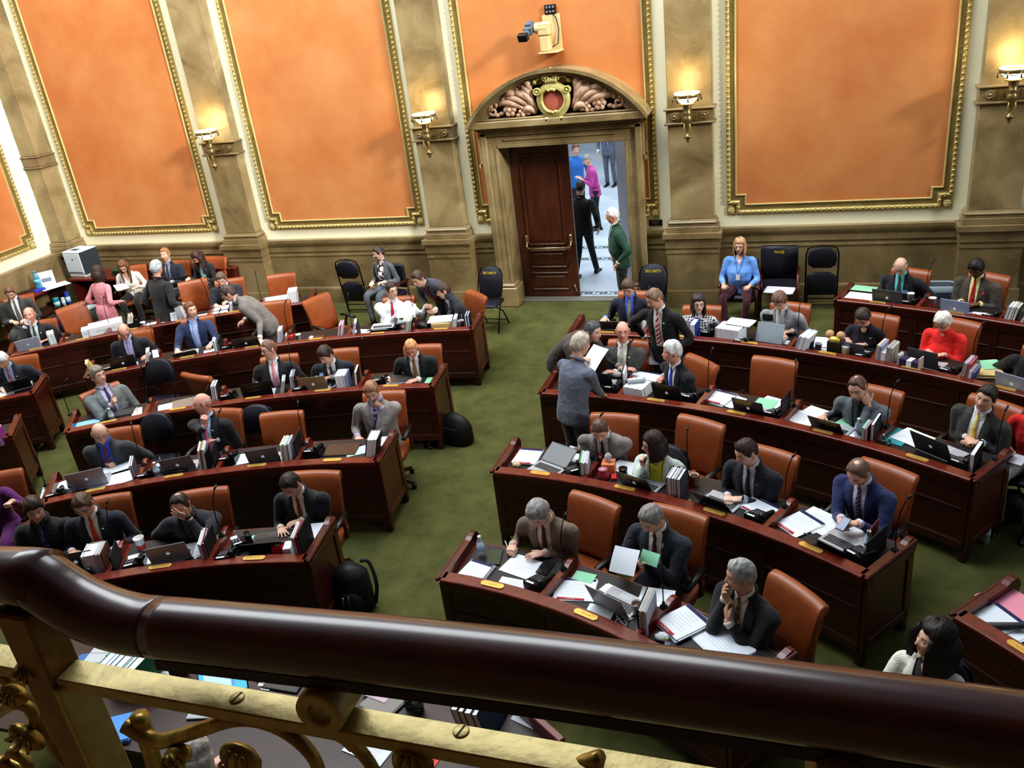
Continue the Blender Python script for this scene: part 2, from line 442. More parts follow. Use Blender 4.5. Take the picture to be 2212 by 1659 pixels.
# carved ornament in the pediment
M_pinkstone = mat('carved_pink', (188, 150, 124), rough=.5, rgb2=(214, 182, 156), scale=12)
M_cart = mat('cartouche_gilt', (196, 182, 112), rough=.4, metal=.25, rgb2=(224, 214, 150), scale=10)
M_oval = mat('cartouche_field', (190, 106, 92), rough=.5)
orn = thing('carved_ornament', 'carved gilt cartouche and pink foliage filling the arched pediment over the door', 'ornament', (DXC, yo-.02, 3.12))
b = MB()
def leaf(pts, w, mi=0):
    n = len(pts); rs = [w*(.35+.9*math.sin(PI*(i+.6)/(n+.2))) for i in range(n)]
    b.tube(pts, rs, 6, mi)
def curl(cx, cz, r, a0, turns, sgn, w, y=-.06):
    p = []
    for i in range(14):
        t = i/13; a = a0+sgn*t*turns*2*PI; rr = r*(1-.75*t); p.append((cx+rr*math.cos(a), y-.04*t, cz+rr*math.sin(a)))
    b.tube(p, [w*(1-.4*i/13) for i in range(14)], 6)
for s in (-1, 1):
    curl(s*.98, .11, .08, PI/2, 1.2, -s, .028)
    for k, (x0, z0, x1, z1) in enumerate(((.28, .08, .55, .40), (.3, .14, .66, .36), (.32, .2, .5, .46), (.36, .12, .8, .28), (.46, .1, .92, .2), (.3, .04, .5, .06), (.34, .3, .42, .5), (.56, .28, .78, .3))):
        m = [(s*(x0+(x1-x0)*t), -.05-.05*math.sin(PI*t), z0+(z1-z0)*t+.07*math.sin(PI*t)) for t in [i/6 for i in range(7)]]
        leaf(m, .045)
        b.sphere((s*x1, -.07, z1-.005), .036, 8)
    for j in range(6):
        a = j*PI/3; b.sphere((s*.70+.065*math.cos(a), -.1, .12+.065*math.sin(a)), .045, 8, 0, (1, .6, 1))
    b.sphere((s*.70, -.125, .12), .035, 8)
    for j in range(5): b.sphere((s*(.5+.04*(j % 2)), -.08, .03+.05*j), .036, 7)
    for x, z in ((.85, .07), (.92, .05), (.58, .03), (.62, .22), (.8, .2), (.42, .05)): b.sphere((s*x, -.07, z), .04, 7, 0, (1.3, .7, .8))
b.build('foliage', M_pinkstone, orn)
b = MB()
ov = lambda a, rx, rz, y: (rx*math.sin(a)*(1+.08*math.cos(a)), y, .26+rz*math.cos(a))
N = 36
rings = []
for i in range(N):
    a = 2*PI*i/N
    rings.append([ov(a, .30, .33, -.02), ov(a, .31, .34, -.09), ov(a, .27, .30, -.15), ov(a, .225, .245, -.12), ov(a, .205, .225, -.16), ov(a, .185, .20, -.1), ov(a, .185, .20, -.02)])
rings.append(rings[0]); b.loft(rings, 0, True, False, True)
for s in (-1, 1):
    for (x, z, r) in ((.27, .44, .07), (.135, -.08, .055), (.1, .67, .06)):
        b.lathe([(.001, 0), (r, 0), (r, .16), (r*.7, .17), (r*.65, .15), (r*.35, .15), (r*.3, .18), (.001, .18)], 14, 0, True, Matrix.Translation((s*x, .0, z)) @ Matrix.Rotation(PI/2, 4, 'X'))
    b.tube([(s*.12, -.1, .66), (s*.2, -.1, .70), (s*.3, -.1, .62)], [.03, .035, .03], 7); b.sphere((s*.31, -.1, .61), .045, 8)
for j in range(5): b.tube([((j-2)*.045, -.08, .54), ((j-2)*.042, -.16, .62), ((j-2)*.036, -.1, .71)], .028, 6)
b.box((0, -.1, .73), (.24, .12, .03), 0, .01)
for x, z, r in ((-.07, .765, .035), (.07, .765, .035), (0, .775, .05), (0, .83, .022)): b.sphere((x, -.1, z), r, 8)
b.box((0, -.08, -.09), (.2, .14, .07), 0, .02)
for x in (-.05, 0, .05): b.sphere((x, -.17, .055+abs(x)*.3), .032, 7); b.sphere((x, -.17, .47-abs(x)*.3), .03, 7)
_c = b.build('cartouche', M_cart, orn); _c.scale = (.86, 1, .80)
b = MB(); b.sphere((0, -.075, .255), .2, 24, 0, (.95, .22, 1.0)); _c = b.build('oval_field', M_oval, orn); _c.scale = (.86, 1, .80)

# door leaves
M_doorw = wood('door_wood', (74, 38, 25), (100, 55, 36), rough=.35, coat=.25, stretch=(3, 3, .6))
YD = DW+.34
def leaf_door(name, M, hw, plain=False):
    b = MB(); h = 2.62
    b.box((hw/2, .025, h/2), (hw, .05, h), 0, .004, M)
    for z0, z1 in ((.92, 2.46), (.52, .84), (.12, .44)):
        for (x0, x1, a, c) in ((.16, hw-.16, z0, z0+.03), (.16, hw-.16, z1-.03, z1), (.16, .19, z0, z1), (hw-.19, hw-.16, z0, z1)):
            b.box(((x0+x1)/2, -.008, (a+c)/2), (x1-x0, .02, c-a), 0, .006, M)
        b.box((hw/2, -.004, (z0+z1)/2), (hw-.46, .012, z1-z0-.14), 0, .004, M)
    d = struct(b.build(name, M_doorw))
    if not plain:
        b = MB()
        for x in (.16, hw-.07):
            b.box((x, -.02, 1.03), (.05, .04, .14), 0, .008, M)
            b.tube([(x, -.03, .98), (x, -.07, .93), (x+(.03 if x < .3 else -.03), -.085, .89)], .014, 8, 0, True, True, M)
        b.tube([(.18, -.085, .89), (hw-.09, -.085, .89)], .014, 8, 0, True, True, M)
        b.build('push_bar', mat('bar_brass', (226, 206, 168), rough=.25, metal=.9), d)
        b = MB(); b.lathe([(.022, 0), (.02, .01), (.008, .02), (.014, .05), (.001, .06)], 10, 0, True, M @ Matrix.Translation((hw-.07, 0, .2)) @ Matrix.Rotation(PI/2, 4, 'X'))
        b.tube([(hw-.07, -.02, .2), (hw-.04, -.03, .1)], .01, 6, 0, True, True, M)
        b.build('door_holder', M_chrome, d)
    return d
leaf_door('door_1', Matrix.Translation((DX0+.01, YD, 0)), 1.0)
leaf_door('door_2', Matrix.Translation((DX1-.03, YD+.04, 0)) @ Matrix.Rotation(rad(112), 4, 'Z'), .99, True)
# hall beyond
M_hall = marble('hall_marble', (196, 206, 216), (180, 192, 204), (214, 222, 230), .7)
b = MB(); b.box((-2.5, DW+.35+10, -.052), (13, 20, .1)); struct(b.build('hall_floor', M_hall))
b = MB()
def key_band(y, h=.16, u=.26):
    for x0, x1, a, c in ((-6, 2, 0, .012), (-6, 2, h-.012, h)): b.box(((x0+x1)/2, y+(a+c)/2, 0), (x1-x0, c-a, .004))
    x = -5.0
    while x < -1.6:
        for (xa, xb, ya, yb) in ((0, .025, .035, h-.035), (0, u-.06, h-.06, h-.035), (u-.085, u-.06, .065, h-.035), (.08, u-.06, .065, .09), (.08, .105, .03, .09), (.08, u, .03, .05)):
            b.box((x+(xa+xb)/2, y+(ya+yb)/2, 0), (xb-xa, yb-ya, .004))
        x += u
for y in (DW+.42, DW+2.35, DW+3.1): key_band(y)
struct(b.build('trim_21', mat('key_pattern', (128, 136, 142), rough=.4)))
b = MB(); b.box((-7.6, DW+6, 2), (.3, 11.2, 4)); b.box((1.5, DW+6, 2), (.3, 11.2, 4)); struct(b.build('wall_hall', mat('hall_wall', (196, 200, 204), rough=.7)))
b = MB(); b.box((DXC, YD-.14, .008), (2.0, .2, .016), 0, .004); struct(b.build('trim_22', mat('threshold', (120, 118, 108), rough=.4)))

# ------------------------------------------------------------------ sconces, wall camera, plaque
M_glass = mat('lit_glass', (255, 240, 205), rough=.4, emit=(255, 236, 196), estr=7.0)
M_bronze = mat('sconce_bronze', (122, 106, 70), rough=.38, metal=.6, rgb2=(150, 134, 92), scale=30)
M_bronzelit = mat('sconce_gilt', (208, 180, 110), rough=.3, metal=.6)
def sconce():
    r = thing('wall_sconce', 'x', 'wall lamp', (0, 0, 0), 0, 'torch sconces on the pilasters')
    parts = []
    b = MB()
    b.box((0, .02, 0), (.26, .03, .15), 0, .006); b.box((-.16, .02, 0), (.05, .03, .12), 0, .004); b.box((.16, .02, 0), (.05, .03, .12), 0, .004)
    b.tube([(0, .03, 0), (0, -.12, .01), (0, -.2, 0)], [.05, .04, .05], 8)
    b.lathe([(.001, -.33), (.02, -.325), (.028, -.30), (.02, -.285), (.045, -.27), (.062, -.25), (.05, -.225), (.02, -.21), (.022, -.17), (.045, -.06), (.06, -.03), (.07, 0), (.062, .03), (.05, .05), (.058, .07), (.062, .09), (.05, .1), (.058, .16), (.062, .19), (.05, .2)], 12, 0, True, Matrix.Translation((0, -.2, 0)))
    parts.append((b.build('bracket', M_bronze, r), []))
    b = MB()
    b.lathe([(.06, .19), (.1, .2), (.105, .215), (.07, .225)], 14, 0, True, Matrix.Translation((0, -.2, 0)))
    parts.append((b.build('collar', M_bronzelit, r), []))
    for s in (-1, 1):
        b = MB(); b.tube([(s*.02, -.27, -.19), (s*.045, -.262, -.12), (s*.04, -.27, -.06)], .007, 5); parts.append((b.build('scroll', M_bronzelit, r), []))
    b = MB()
    b.lathe([(.05, .215), (.09, .23), (.14, .27), (.175, .33), (.18, .365), (.165, .36), (.13, .30), (.08, .255), (.001, .245)], 20, 0, True, Matrix.Translation((0, -.2, 0)))
    parts.append((b.build('lamp_bowl', M_glass, r), []))
    b = MB()
    n = 20
    b.lathe([(.176, .30), (.188, .305), (.19, .345), (.184, .35), (.176, .345)], n, 0, True, Matrix.Translation((0, -.2, 0)))
    for j in range(8):
        a = j*PI/4+.2; a2 = a+PI/4
        p = []
        for k in range(7):
            t = a+(a2-a)*k/6; p.append((.195*math.cos(t), -.2+.195*math.sin(t), .325-.045*math.sin(PI*k/6)))
        b.tube(p, .006, 4)
        b.tube([(.197*math.cos(a), -.2+.197*math.sin(a), .335), (.2*math.cos(a), -.2+.2*math.sin(a), .25)], [.006, .014], 5)
    parts.append((b.build('ring', M_bronze, r), []))
    return remember(r, parts)
SC = sconce()
slab = ['gilt torch sconce with lit glass bowl on the leftmost marble pilaster', 'gilt torch sconce with lit glass bowl on the pilaster left of the doorway',
        'gilt torch sconce with lit glass bowl on the pilaster right of the doorway', 'gilt torch sconce with lit glass bowl at the right edge of the photo']
for i in range(4):
    loc = (PX[i], DW-.15, 2.94)
    if i == 0: SC.location = loc; SC['label'] = slab[0]
    else: copy_thing(SC, loc, 0, slab[i])
M_cambe = mat('camera_beige', (214, 190, 140), rough=.5)
r = thing('wall_camera', 'beige pan-tilt video camera on a shelf bracket above the door', 'camera', (-3.68, YW, 4.0))
b = MB(); b.box((0, -.02, .25), (.27, .04, .5), 0, .006); b.box((0, -.18, .0), (.30, .36, .025), 0, .006); b.build('mount', M_cambe, r)
b = MB(); b.box((-.06, -.22, .12), (.16, .16, .22), 0, .02); b.box((-.06, -.22, .32), (.2, .17, .2), 0, .03); b.lathe([(.075, -.1), (.08, -.08), (.08, .08), (.075, .1)], 14, 0, True, Matrix.Translation((-.1, -.23, .34)) @ Matrix.Rotation(PI/2, 4, 'Y')); b.build('pan_head', M_cambe, r)
M_camgrey = mat('camera_grey', (88, 100, 116), rough=.35)
b = MB(); Mc = Matrix.Translation((-.28, -.28, .30)) @ Matrix.Rotation(rad(-12), 4, 'Z') @ Matrix.Rotation(rad(20), 4, 'X')
b.box((0, .04, .03), (.13, .2, .12), 0, .015, Mc); b.box((0, .06, .10), (.1, .12, .05), 0, .01, Mc); b.lathe([(.05, 0), (.055, .02), (.055, .08), (.06, .1)], 12, 0, True, Mc @ Matrix.Translation((0, -.06, .02)) @ Matrix.Rotation(PI/2, 4, 'X'))
bc = b.build('camera_body', M_camgrey, r)
b = MB(); b.box((0, -.2, .02), (.15, .09, .11), 0, .01, Mc); b.box((0, -.247, .02), (.12, .004, .085), 1, 0, Mc); b.build('lens_hood', [M_black, mat('lens_dark', (8, 8, 12), rough=.1)], bc)
b = MB(); b.tube([(.03, -.03, .5), (.08, -.06, .46), (.11, -.06, .3), (.09, -.08, .1), (.0, -.12, .05)], .008, 6); b.build('cable', M_black, r)
r = thing('junction_box', 'small black electrical box on the orange wall above the camera', 'electrical box', (-3.68, YW, 4.57))
b = MB(); b.box((0, -.025, 0), (.17, .05, .13), 0, .006); b.build('box', M_black, r)
b = MB()
for x in (-.05, 0, .05):
    for z in (-.03, .03): b.box((x, -.053, z), (.03, .01, .03), 0, .003)
b.build('socket', mat('socket_grey', (120, 124, 130), rough=.5), r)
b = MB(); b.box((-2.28, YW-.012, 1.32), (.21, .02, .10), 0, .004)
for k in range(3): b.box((-2.28, YW-.023, 1.345-.022*k), (.12-.02*k, .003, .007), 1)
tag(b.build('plaque', [M_black, mat('plaque_text', (120, 110, 90), rough=.5)]), 'small dark plaque on the cream wall to the right of the doorway', 'plaque')
# ------------------------------------------------------------------ desk rows
CL, CR = V3((-3.0547, -.7051, 0)), V3((-2.8965, .6602, 0))
RAILZ, TOPZ = .85, .775
def pol(c, R, th): return V3((c.x+R*math.sin(th), c.y+R*math.cos(th), 0))
def ang(c, p): return math.atan2(p.x-c.x, p.y-c.y)
SEATS = {}
def desk_row(key, label, c, R, plates, ends, dividers=True):
    """a curved row of desks. plates: angle of every brass plate; ends: (angle0, angle1, left end free, right end free)"""
    a0, a1, fl, fr = ends
    mid = (a0+a1)/2; base = pol(c, R, mid)
    root = thing('desk_row', label, 'desk', base)
    O = -base
    bounds = [a0]+[(plates[i]+plates[i+1])/2 for i in range(len(plates)-1)]+[a1]
    def P(r, th, z): q = pol(c, R+r, th)+O; return (q.x, q.y, z)
    def strip(b, prof, t0, t1, n, mi=0):
        rings = [[P(r, t0+(t1-t0)*i/n, z) for r, z in prof] for i in range(n+1)]
        b.loft(rings, mi, False, True, True)
    # top rail with moulded edge
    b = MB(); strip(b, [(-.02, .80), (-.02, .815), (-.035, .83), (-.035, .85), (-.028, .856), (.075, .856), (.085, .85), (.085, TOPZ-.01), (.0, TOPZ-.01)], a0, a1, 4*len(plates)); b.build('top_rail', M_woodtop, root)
    SEATS[key] = []
    for i, th in enumerate(plates):
        t0, t1 = bounds[i], bounds[i+1]; g = .002/R
        b = MB()
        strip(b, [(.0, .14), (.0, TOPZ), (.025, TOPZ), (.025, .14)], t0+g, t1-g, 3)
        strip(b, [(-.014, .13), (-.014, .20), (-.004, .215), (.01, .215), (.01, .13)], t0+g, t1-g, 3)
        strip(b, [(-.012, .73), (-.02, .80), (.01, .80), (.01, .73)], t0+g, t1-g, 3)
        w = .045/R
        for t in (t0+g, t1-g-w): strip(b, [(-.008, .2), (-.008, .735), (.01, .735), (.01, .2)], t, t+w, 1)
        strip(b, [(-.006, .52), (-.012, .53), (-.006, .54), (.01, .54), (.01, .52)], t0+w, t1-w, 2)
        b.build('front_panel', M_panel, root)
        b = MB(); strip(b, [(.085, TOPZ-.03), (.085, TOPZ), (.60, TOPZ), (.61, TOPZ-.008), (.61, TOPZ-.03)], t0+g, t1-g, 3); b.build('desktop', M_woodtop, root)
        b = MB(); strip(b, [(.12, TOPZ-.001), (.12, TOPZ+.004), (.585, TOPZ+.004), (.585, TOPZ-.001)], t0+.05/R, t1-.05/R, 3); b.build('writing_pad', M_blot, root)
        b = MB(); q = pol(c, R+.028, th)+O; T = Matrix.Translation((q.x, q.y, .858)) @ Matrix.Rotation(-th, 4, 'Z')
        hx, hy, k = .098, .028, .02
        b.prism([(-hx, -hy+k), (-hx+k*.8, -hy), (hx-k*.8, -hy), (hx, -hy+k), (hx, hy-k), (hx-k*.8, hy), (-hx+k*.8, hy), (-hx, hy-k)], -.002, .006, 0, T)
        b.box((0, 0, .0065), (.085, .009, .001), 1, 0, T)
        b.build('nameplate', [M_brass, mat('plate_engraving', (196, 154, 74), rough=.5, metal=.4)], root)
        SEATS[key].append(dict(th=th, c=c, R=R, t0=t0, t1=t1, i=i))
    def side(b, th, thick, z0, r0, r1, zt):
        """a slab across the desk with the scrolled rear top"""
        prof = [(r0, z0), (r0, zt)]
        prof += [(r1-.16, zt), (r1-.12, zt+.012), (r1-.07, zt+.018), (r1-.03, zt+.006), (r1-.005, zt-.03), (r1+.01, zt-.07), (r1-.005, zt-.12), (r1-.03, zt-.15), (r1-.03, z0)]
        q = pol(c, R, th)+O
        T = Matrix.Translation((q.x, q.y, 0)) @ Matrix.Rotation(-th, 4, 'Z') @ Matrix.Rotation(PI/2, 4, 'Z') @ Matrix.Rotation(PI/2, 4, 'X')
        b.prism(prof, -thick/2, thick/2, 0, T)
        return q
    for k, t in enumerate(bounds):
        end = k in (0, len(bounds)-1)
        if end:
            if (k == 0 and not fl) or (k > 0 and not fr): continue
            s = -1 if k == 0 else 1
            b = MB(); side(b, t, .05, .14, -.0, .66, RAILZ+.006)
            q = pol(c, R, t)+O; T = Matrix.Translation((q.x, q.y, 0)) @ Matrix.Rotation(-t, 4, 'Z')
            for (y0, y1, z0, z1) in ((.03, .6, .14, .22), (.03, .6, .72, .80), (.0, .08, .14, .8), (.54, .62, .14, .76)):
                b.box((s*.028, (y0+y1)/2, (z0+z1)/2), (.02, y1-y0, z1-z0), 0, .006, T)
            b.box((s*.034, .3, .845), (.03, .66, .03), 0, .008, T)
            b.build('end_panel', M_wood, root)
            for y in (.03, .58):
                b = MB(); b.box((0, y, .075), (.07, .07, .15), 0, .01, T); b.box((0, y, .012), (.055, .055, .024), 0, .006, T); b.build('foot', M_panel, root)
        elif dividers:
            b = MB(); side(b, t, .045, TOPZ-.03, .08, .58, RAILZ+.002); b.build('divider', M_woodtop, root)
            if k % 2 == 0:
                T = Matrix.Translation(pol(c, R, t)+O) @ Matrix.Rotation(-t, 4, 'Z')
                b = MB(); b.box((0, .05, .075), (.06, .06, .15), 0, .008, T); b.build('foot', M_panel, root)
    return root
def angs(c, pts): return [ang(c, at(x, y, .856)) for x, y in pts]
def rad_of(c, pts, off=.028): return sum((at(x, y, .856)-c).xy.length for x, y in pts)/len(pts)-off
ROWS = {}
def row(key, label, c, pl, e0, e1, fl=True, fr=True, extra=0, R=None):
    th = angs(c, pl); R = R or rad_of(c, pl)
    st = (th[-1]-th[0])/max(1, len(th)-1) if len(th) > 1 else .87/R
    for k in range(extra): th.append(th[-1]+st)
    a0 = ang(c, at(*e0, .856)) if e0 else th[0]-st*.5
    a1 = ang(c, at(*e1, .856)) if e1 else th[-1]+st*.5
    ROWS[key] = (c, R); return desk_row(key, label, c, R, th, (a0, a1, fl, fr))
row('L1', 'mahogany desk row nearest the railing on the left, orange tie man at it', CL, [(110, 1262), (345, 1227), (548, 1208)], None, (658, 1208))
row('L2', 'mahogany desk row second from the railing on the left of the aisle', CL, [(205, 1062), (375, 1030), (556, 1004), (720, 991)], (97, 1082), (815, 987))
row('L3', 'mahogany desk row third from the railing left of the aisle, black bag at its end', CL, [(235, 911), (384, 883), (546, 861), (696, 846), (846, 831)], (146, 930), (930, 832))
row('L4', 'mahogany desk row fourth from the railing left of the aisle, white shirt man at it', CL, [(258, 797), (404, 772), (545, 747), (682, 733), (815, 721), (951, 713)], (187, 815), (1020, 703))
row('L5', 'mahogany desk row farthest back on the left, empty orange chair at its right end', CL, [(80, 748), (180, 727), (285, 707), (395, 687), (505, 669), (612, 657)], (22, 760), (665, 651), R=12.45)
row('R1', 'mahogany desk row nearest the railing right of the aisle, brown jacket man at it', CR, [(1061, 1267), (1262, 1332), (1478, 1424)], (953, 1250), None)
row('R2', 'mahogany desk row second from the railing on the right of the aisle', CR, [(1168, 1021), (1349, 1055), (1541, 1108), (1752, 1183)], (1073, 1011), (1873, 1235))
row('R3', 'mahogany desk row third from the railing on the right of the aisle', CR, [(1250, 852), (1418, 863), (1591, 892), (1778, 932), (1983, 988)], (1169, 850), (2105, 1028))
row('R4', 'mahogany desk row fourth from the railing on the right, red cardigan woman at it', CR, [(1313, 714), (1466, 725), (1618, 741), (1785, 765), (1966, 797), (2170, 841)], (1236, 713), None, extra=1)
row('R5', 'mahogany desk row against the back wall on the right side', CR, [(1896, 653), (2063, 676)], (1810, 646), None, extra=2)
# rows beyond the side aisles
cFR = CR
row('FR', 'mahogany desk at the lower right edge with a pink sheet on it', cFR, [(2208, 1404)], (2062, 1333), None, extra=1)
def free_row(key, label, corner, direction, n):
    """straight desk whose right front corner and leftward direction are given"""
    # emulate with a circle of large radius
    d = V3((direction[0], direction[1], 0)).normalized(); nrm = V3((d.y, -d.x, 0))
    if nrm.y < 0: nrm = -nrm
    R = 60.0; c = corner-nrm*R; c.z = 0
    t1 = ang(c, corner); st = .87/R
    th = [t1-st*(n-1-i)-st*.5 for i in range(n)]
    ROWS[key] = (c, R); return desk_row(key, label, c, R, th, (th[0]-st*.5, t1, False, True))
free_row('FL1', 'end of a mahogany desk at the left edge, grey haired man writing at it', at(66, 849, .856), (-.86, -.5), 2)
free_row('FL2', 'end of a mahogany desk at the left edge, below the grey haired man', at(17, 941, .856), (-.80, -.6), 2)

# ------------------------------------------------------------------ chairs
pm_leather_seam = mat('leather_seam', (120, 58, 26), rough=.5)
def make_office_chair():
    r = thing('office_chair', 'x', 'chair'); parts = []
    # seat; chair faces +y
    b = MB()
    rings = []
    for x, k in ((-.27, .75), (-.25, .95), (-.15, 1), (0, 1.02), (.15, 1), (.25, .95), (.27, .75)):
        rings.append([(x, -.25*k, .44), (x, -.25*k, .48), (x, -.1, .49+.01*k), (x, .1, .495+.012*k), (x, .24*k, .49), (x, .27*k, .47), (x, .26*k, .43), (x, 0, .42)])
    b.loft(rings); parts.append((b.build('seat', M_leather, r), []))
    # backrest: curved slab with a rolled top
    b = MB(); rings = []
    prof = [(-.02, .47), (.005, .55), (0, .66), (-.02, .8), (-.05, .93), (-.075, 1.02), (-.10, 1.07), (-.15, 1.085), (-.18, 1.06), (-.185, 1.02), (-.15, .99), (-.125, .9), (-.09, .78), (-.07, .64), (-.075, .5), (-.08, .46)]
    prof = [(y, .46+(z-.46)*.90) for y, z in prof]
    for x in (-.245, -.235, -.19, -.10, 0, .10, .19, .235, .245):
        k = .86 if abs(x) > .24 else 1.0
        cy = -.06; cz = .74
        rings.append([(x*(.92+.08*min(1, z/1.0)), -.22+cy+(y-cy)*(k if k < 1 else 1)+.35*x*x, cz+(z-cz)*(.985 if k < 1 else 1)) for y, z in prof])
    b.loft(rings); back = b.build('backrest', M_leather, r)
    b = MB(); b.tube([(.2*math.sin(t), -.222+.35*(.2*math.sin(t))**2, .50+.13*math.cos(t)) for t in [-1.5+3.0*k/12 for k in range(13)]], .005, 6); parts.append((back, [b.build('seam', pm_leather_seam, back)]))
    for s in (-1, 1):
        b = MB()
        b.tube([(s*.285, .16, .665), (s*.29, .0, .675), (s*.285, -.16, .665)], [.03, .034, .03], 8, 0, True, True, None, .6)
        a = b.build('armrest', M_black, r)
        b = MB(); b.tube([(s*.25, -.08, .43), (s*.285, -.1, .45), (s*.29, -.08, .58), (s*.287, -.03, .655)], [.022, .024, .02, .02], 7)
        parts.append((a, [b.build('arm_post', M_wood, a)]))
    b = MB(); b.lathe([(.03, .1), (.03, .3), (.05, .3), (.05, .41), (.15, .42), (.15, .44)], 12)
    parts.append((b.build('pedestal', M_blackm, r), []))
    b = MB()
    for k in range(5):
        a = k*2*PI/5+.3; ca, sa = math.cos(a), math.sin(a)
        b.tube([(0, 0, .12), (.16*ca, .16*sa, .105), (.3*ca, .3*sa, .07)], [.035, .03, .022], 6)
    base = b.build('star_base', M_wood, r); cs = []
    for k in range(5):
        a = k*2*PI/5+.3; b = MB(); b.lathe([(.001, -.02), (.026, -.02), (.03, 0), (.026, .02), (.001, .02)], 10, 0, True, Matrix.Translation((.3*math.cos(a), .3*math.sin(a), .03)) @ Matrix.Rotation(PI/2, 4, 'X'))
        cs.append(b.build('caster', M_black, base))
    parts.append((base, cs))
    return remember(r, parts)
OFFICE = make_office_chair(); OFFICE_USED = [False]
def office_chair(loc, rz, label):
    loc = (loc[0], loc[1], 0)
    if not OFFICE_USED[0]:
        OFFICE_USED[0] = True; OFFICE.location = loc; OFFICE.rotation_euler = (0, 0, rz); OFFICE['label'] = label; OFFICE['group'] = 'orange leather chairs at the desks'; return OFFICE
    return copy_thing(OFFICE, loc, rz, label, 'orange leather chairs at the desks')
def seat_pos(key, i, back=.98, side=0.0):
    s = SEATS[key][i]; c, R = s['c'], s['R']; p = pol(c, R+back, s['th']); t = V3((math.cos(s['th']), -math.sin(s['th']), 0))
    p = p+t*side; p.z = 0
    return p, s['th']
def chair_at(key, i, label, turn=0, back=1.0, side=0.0):
    p, th = seat_pos(key, i, back, side)
    return office_chair(p, -th+PI+rad(turn), label)

def make_folding(cover=None, arms=False):
    """dark blue padded folding chair, facing +y"""
    r = thing('folding_chair', 'x', 'chair'); parts = []
    b = MB()
    for s in (-1, 1):
        b.tube([(s*.22, .22, .01), (s*.22, .1, .3), (s*.215, -.1, .62), (s*.21, -.19, .84), (s*.17, -.215, .93), (0, -.225, .96)], .011, 8)
        b.tube([(s*.2, -.24, .01), (s*.2, -.08, .28), (s*.2, .16, .44)], .011, 8)
    b.tube([(-.22, .16, .16), (.22, .16, .16)], .008, 6); b.tube([(-.2, -.2, .08), (.2, -.2, .08)], .008, 6)
    parts.append((b.build('frame', M_blackm, r), []))
    b = MB()
    rings = []
    for z, k in ((.425, .93), (.43, 1), (.455, 1), (.468, .9)):
        rings.append([(x*k, .02+y*k, z) for x, y in ((-.19, -.2), (.19, -.2), (.215, -.1), (.21, .12), (.17, .2), (0, .215), (-.17, .2), (-.21, .12), (-.215, -.1))])
    b.loft(rings); parts.append((b.build('seat', M_navy, r), []))
    b = MB()
    def bp(x, z, d): return (x, -.13-(z-.6)*.28+d, z)
    z0 = .66 if cover is None else .5
    out = [(-.19, z0+.03), (-.16, z0), (.16, z0), (.19, z0+.03), (.205, .78), (.195, .86), (.15, .93), (.08, .965), (0, .975), (-.08, .965), (-.15, .93), (-.195, .86), (-.205, .78)]
    rings = [[bp(x*k, .8+(z-.8)*k, d) for x, z in out] for k, d in ((.94, -.03), (1, -.02), (1, .018), (.94, .032))]
    b.loft(rings); bk = b.build('backrest', M_navy, r); sub = []
    if cover:
        b = MB(); p = V3(bp(0, .875, .038)); T = frame(p, (-1, 0, 0), (0, -.28, 1))
        text_mesh(cover, .055, T, b); sub.append(b.build('lettering', mat('yellow_lettering', (232, 200, 40), rough=.5), bk))
    parts.append((bk, sub))
    return remember(r, parts)
FOLD = {None: None, 'SECURITY': None, 'PAGE': None}
def folding(loc, rz, label, cover=None, group='dark blue folding chairs'):
    if FOLD[cover] is None:
        f = make_folding(cover); FOLD[cover] = f; f.location = (loc[0], loc[1], 0); f.rotation_euler = (0, 0, rz); f['label'] = label; f['group'] = group; return f
    return copy_thing(FOLD[cover], (loc[0], loc[1], 0), rz, label, group)
# ------------------------------------------------------------------ people
def smooth(a, b, x):
    t = max(0.0, min(1.0, (x-a)/(b-a))); return t*t*(3-2*t)
def gauss(d, w): return math.exp(-(d/w)**2)
def attr_mat():
    m = bpy.data.materials.new('skin'); m.use_nodes = True; b = m.node_tree.nodes['Principled BSDF']
    a = nd(m, 'ShaderNodeAttribute'); a.attribute_name = 'tone'
    tc = nd(m, 'ShaderNodeTexCoord'); n = nd(m, 'ShaderNodeTexNoise'); n.inputs['Scale'].default_value = 60
    lk(m, tc.outputs['Object'], n.inputs['Vector'])
    mr = nd(m, 'ShaderNodeMapRange'); mr.inputs['To Min'].default_value = .9; mr.inputs['To Max'].default_value = 1.1
    lk(m, n.outputs['Fac'], mr.inputs['Value'])
    mx = nd(m, 'ShaderNodeVectorMath'); mx.operation = 'SCALE'
    lk(m, a.outputs['Color'], mx.inputs[0]); lk(m, mr.outputs['Result'], mx.inputs['Scale']); lk(m, mx.outputs[0], b.inputs['Base Color'])
    b.inputs['Roughness'].default_value = .5; b.inputs['Subsurface Weight'].default_value = 0.0
    return m
M_skin = attr_mat()
SKIN = {'a': (226, 182, 160), 'b': (212, 166, 140), 'c': (232, 194, 176), 'd': (116, 78, 60), 'r': (230, 170, 152)}
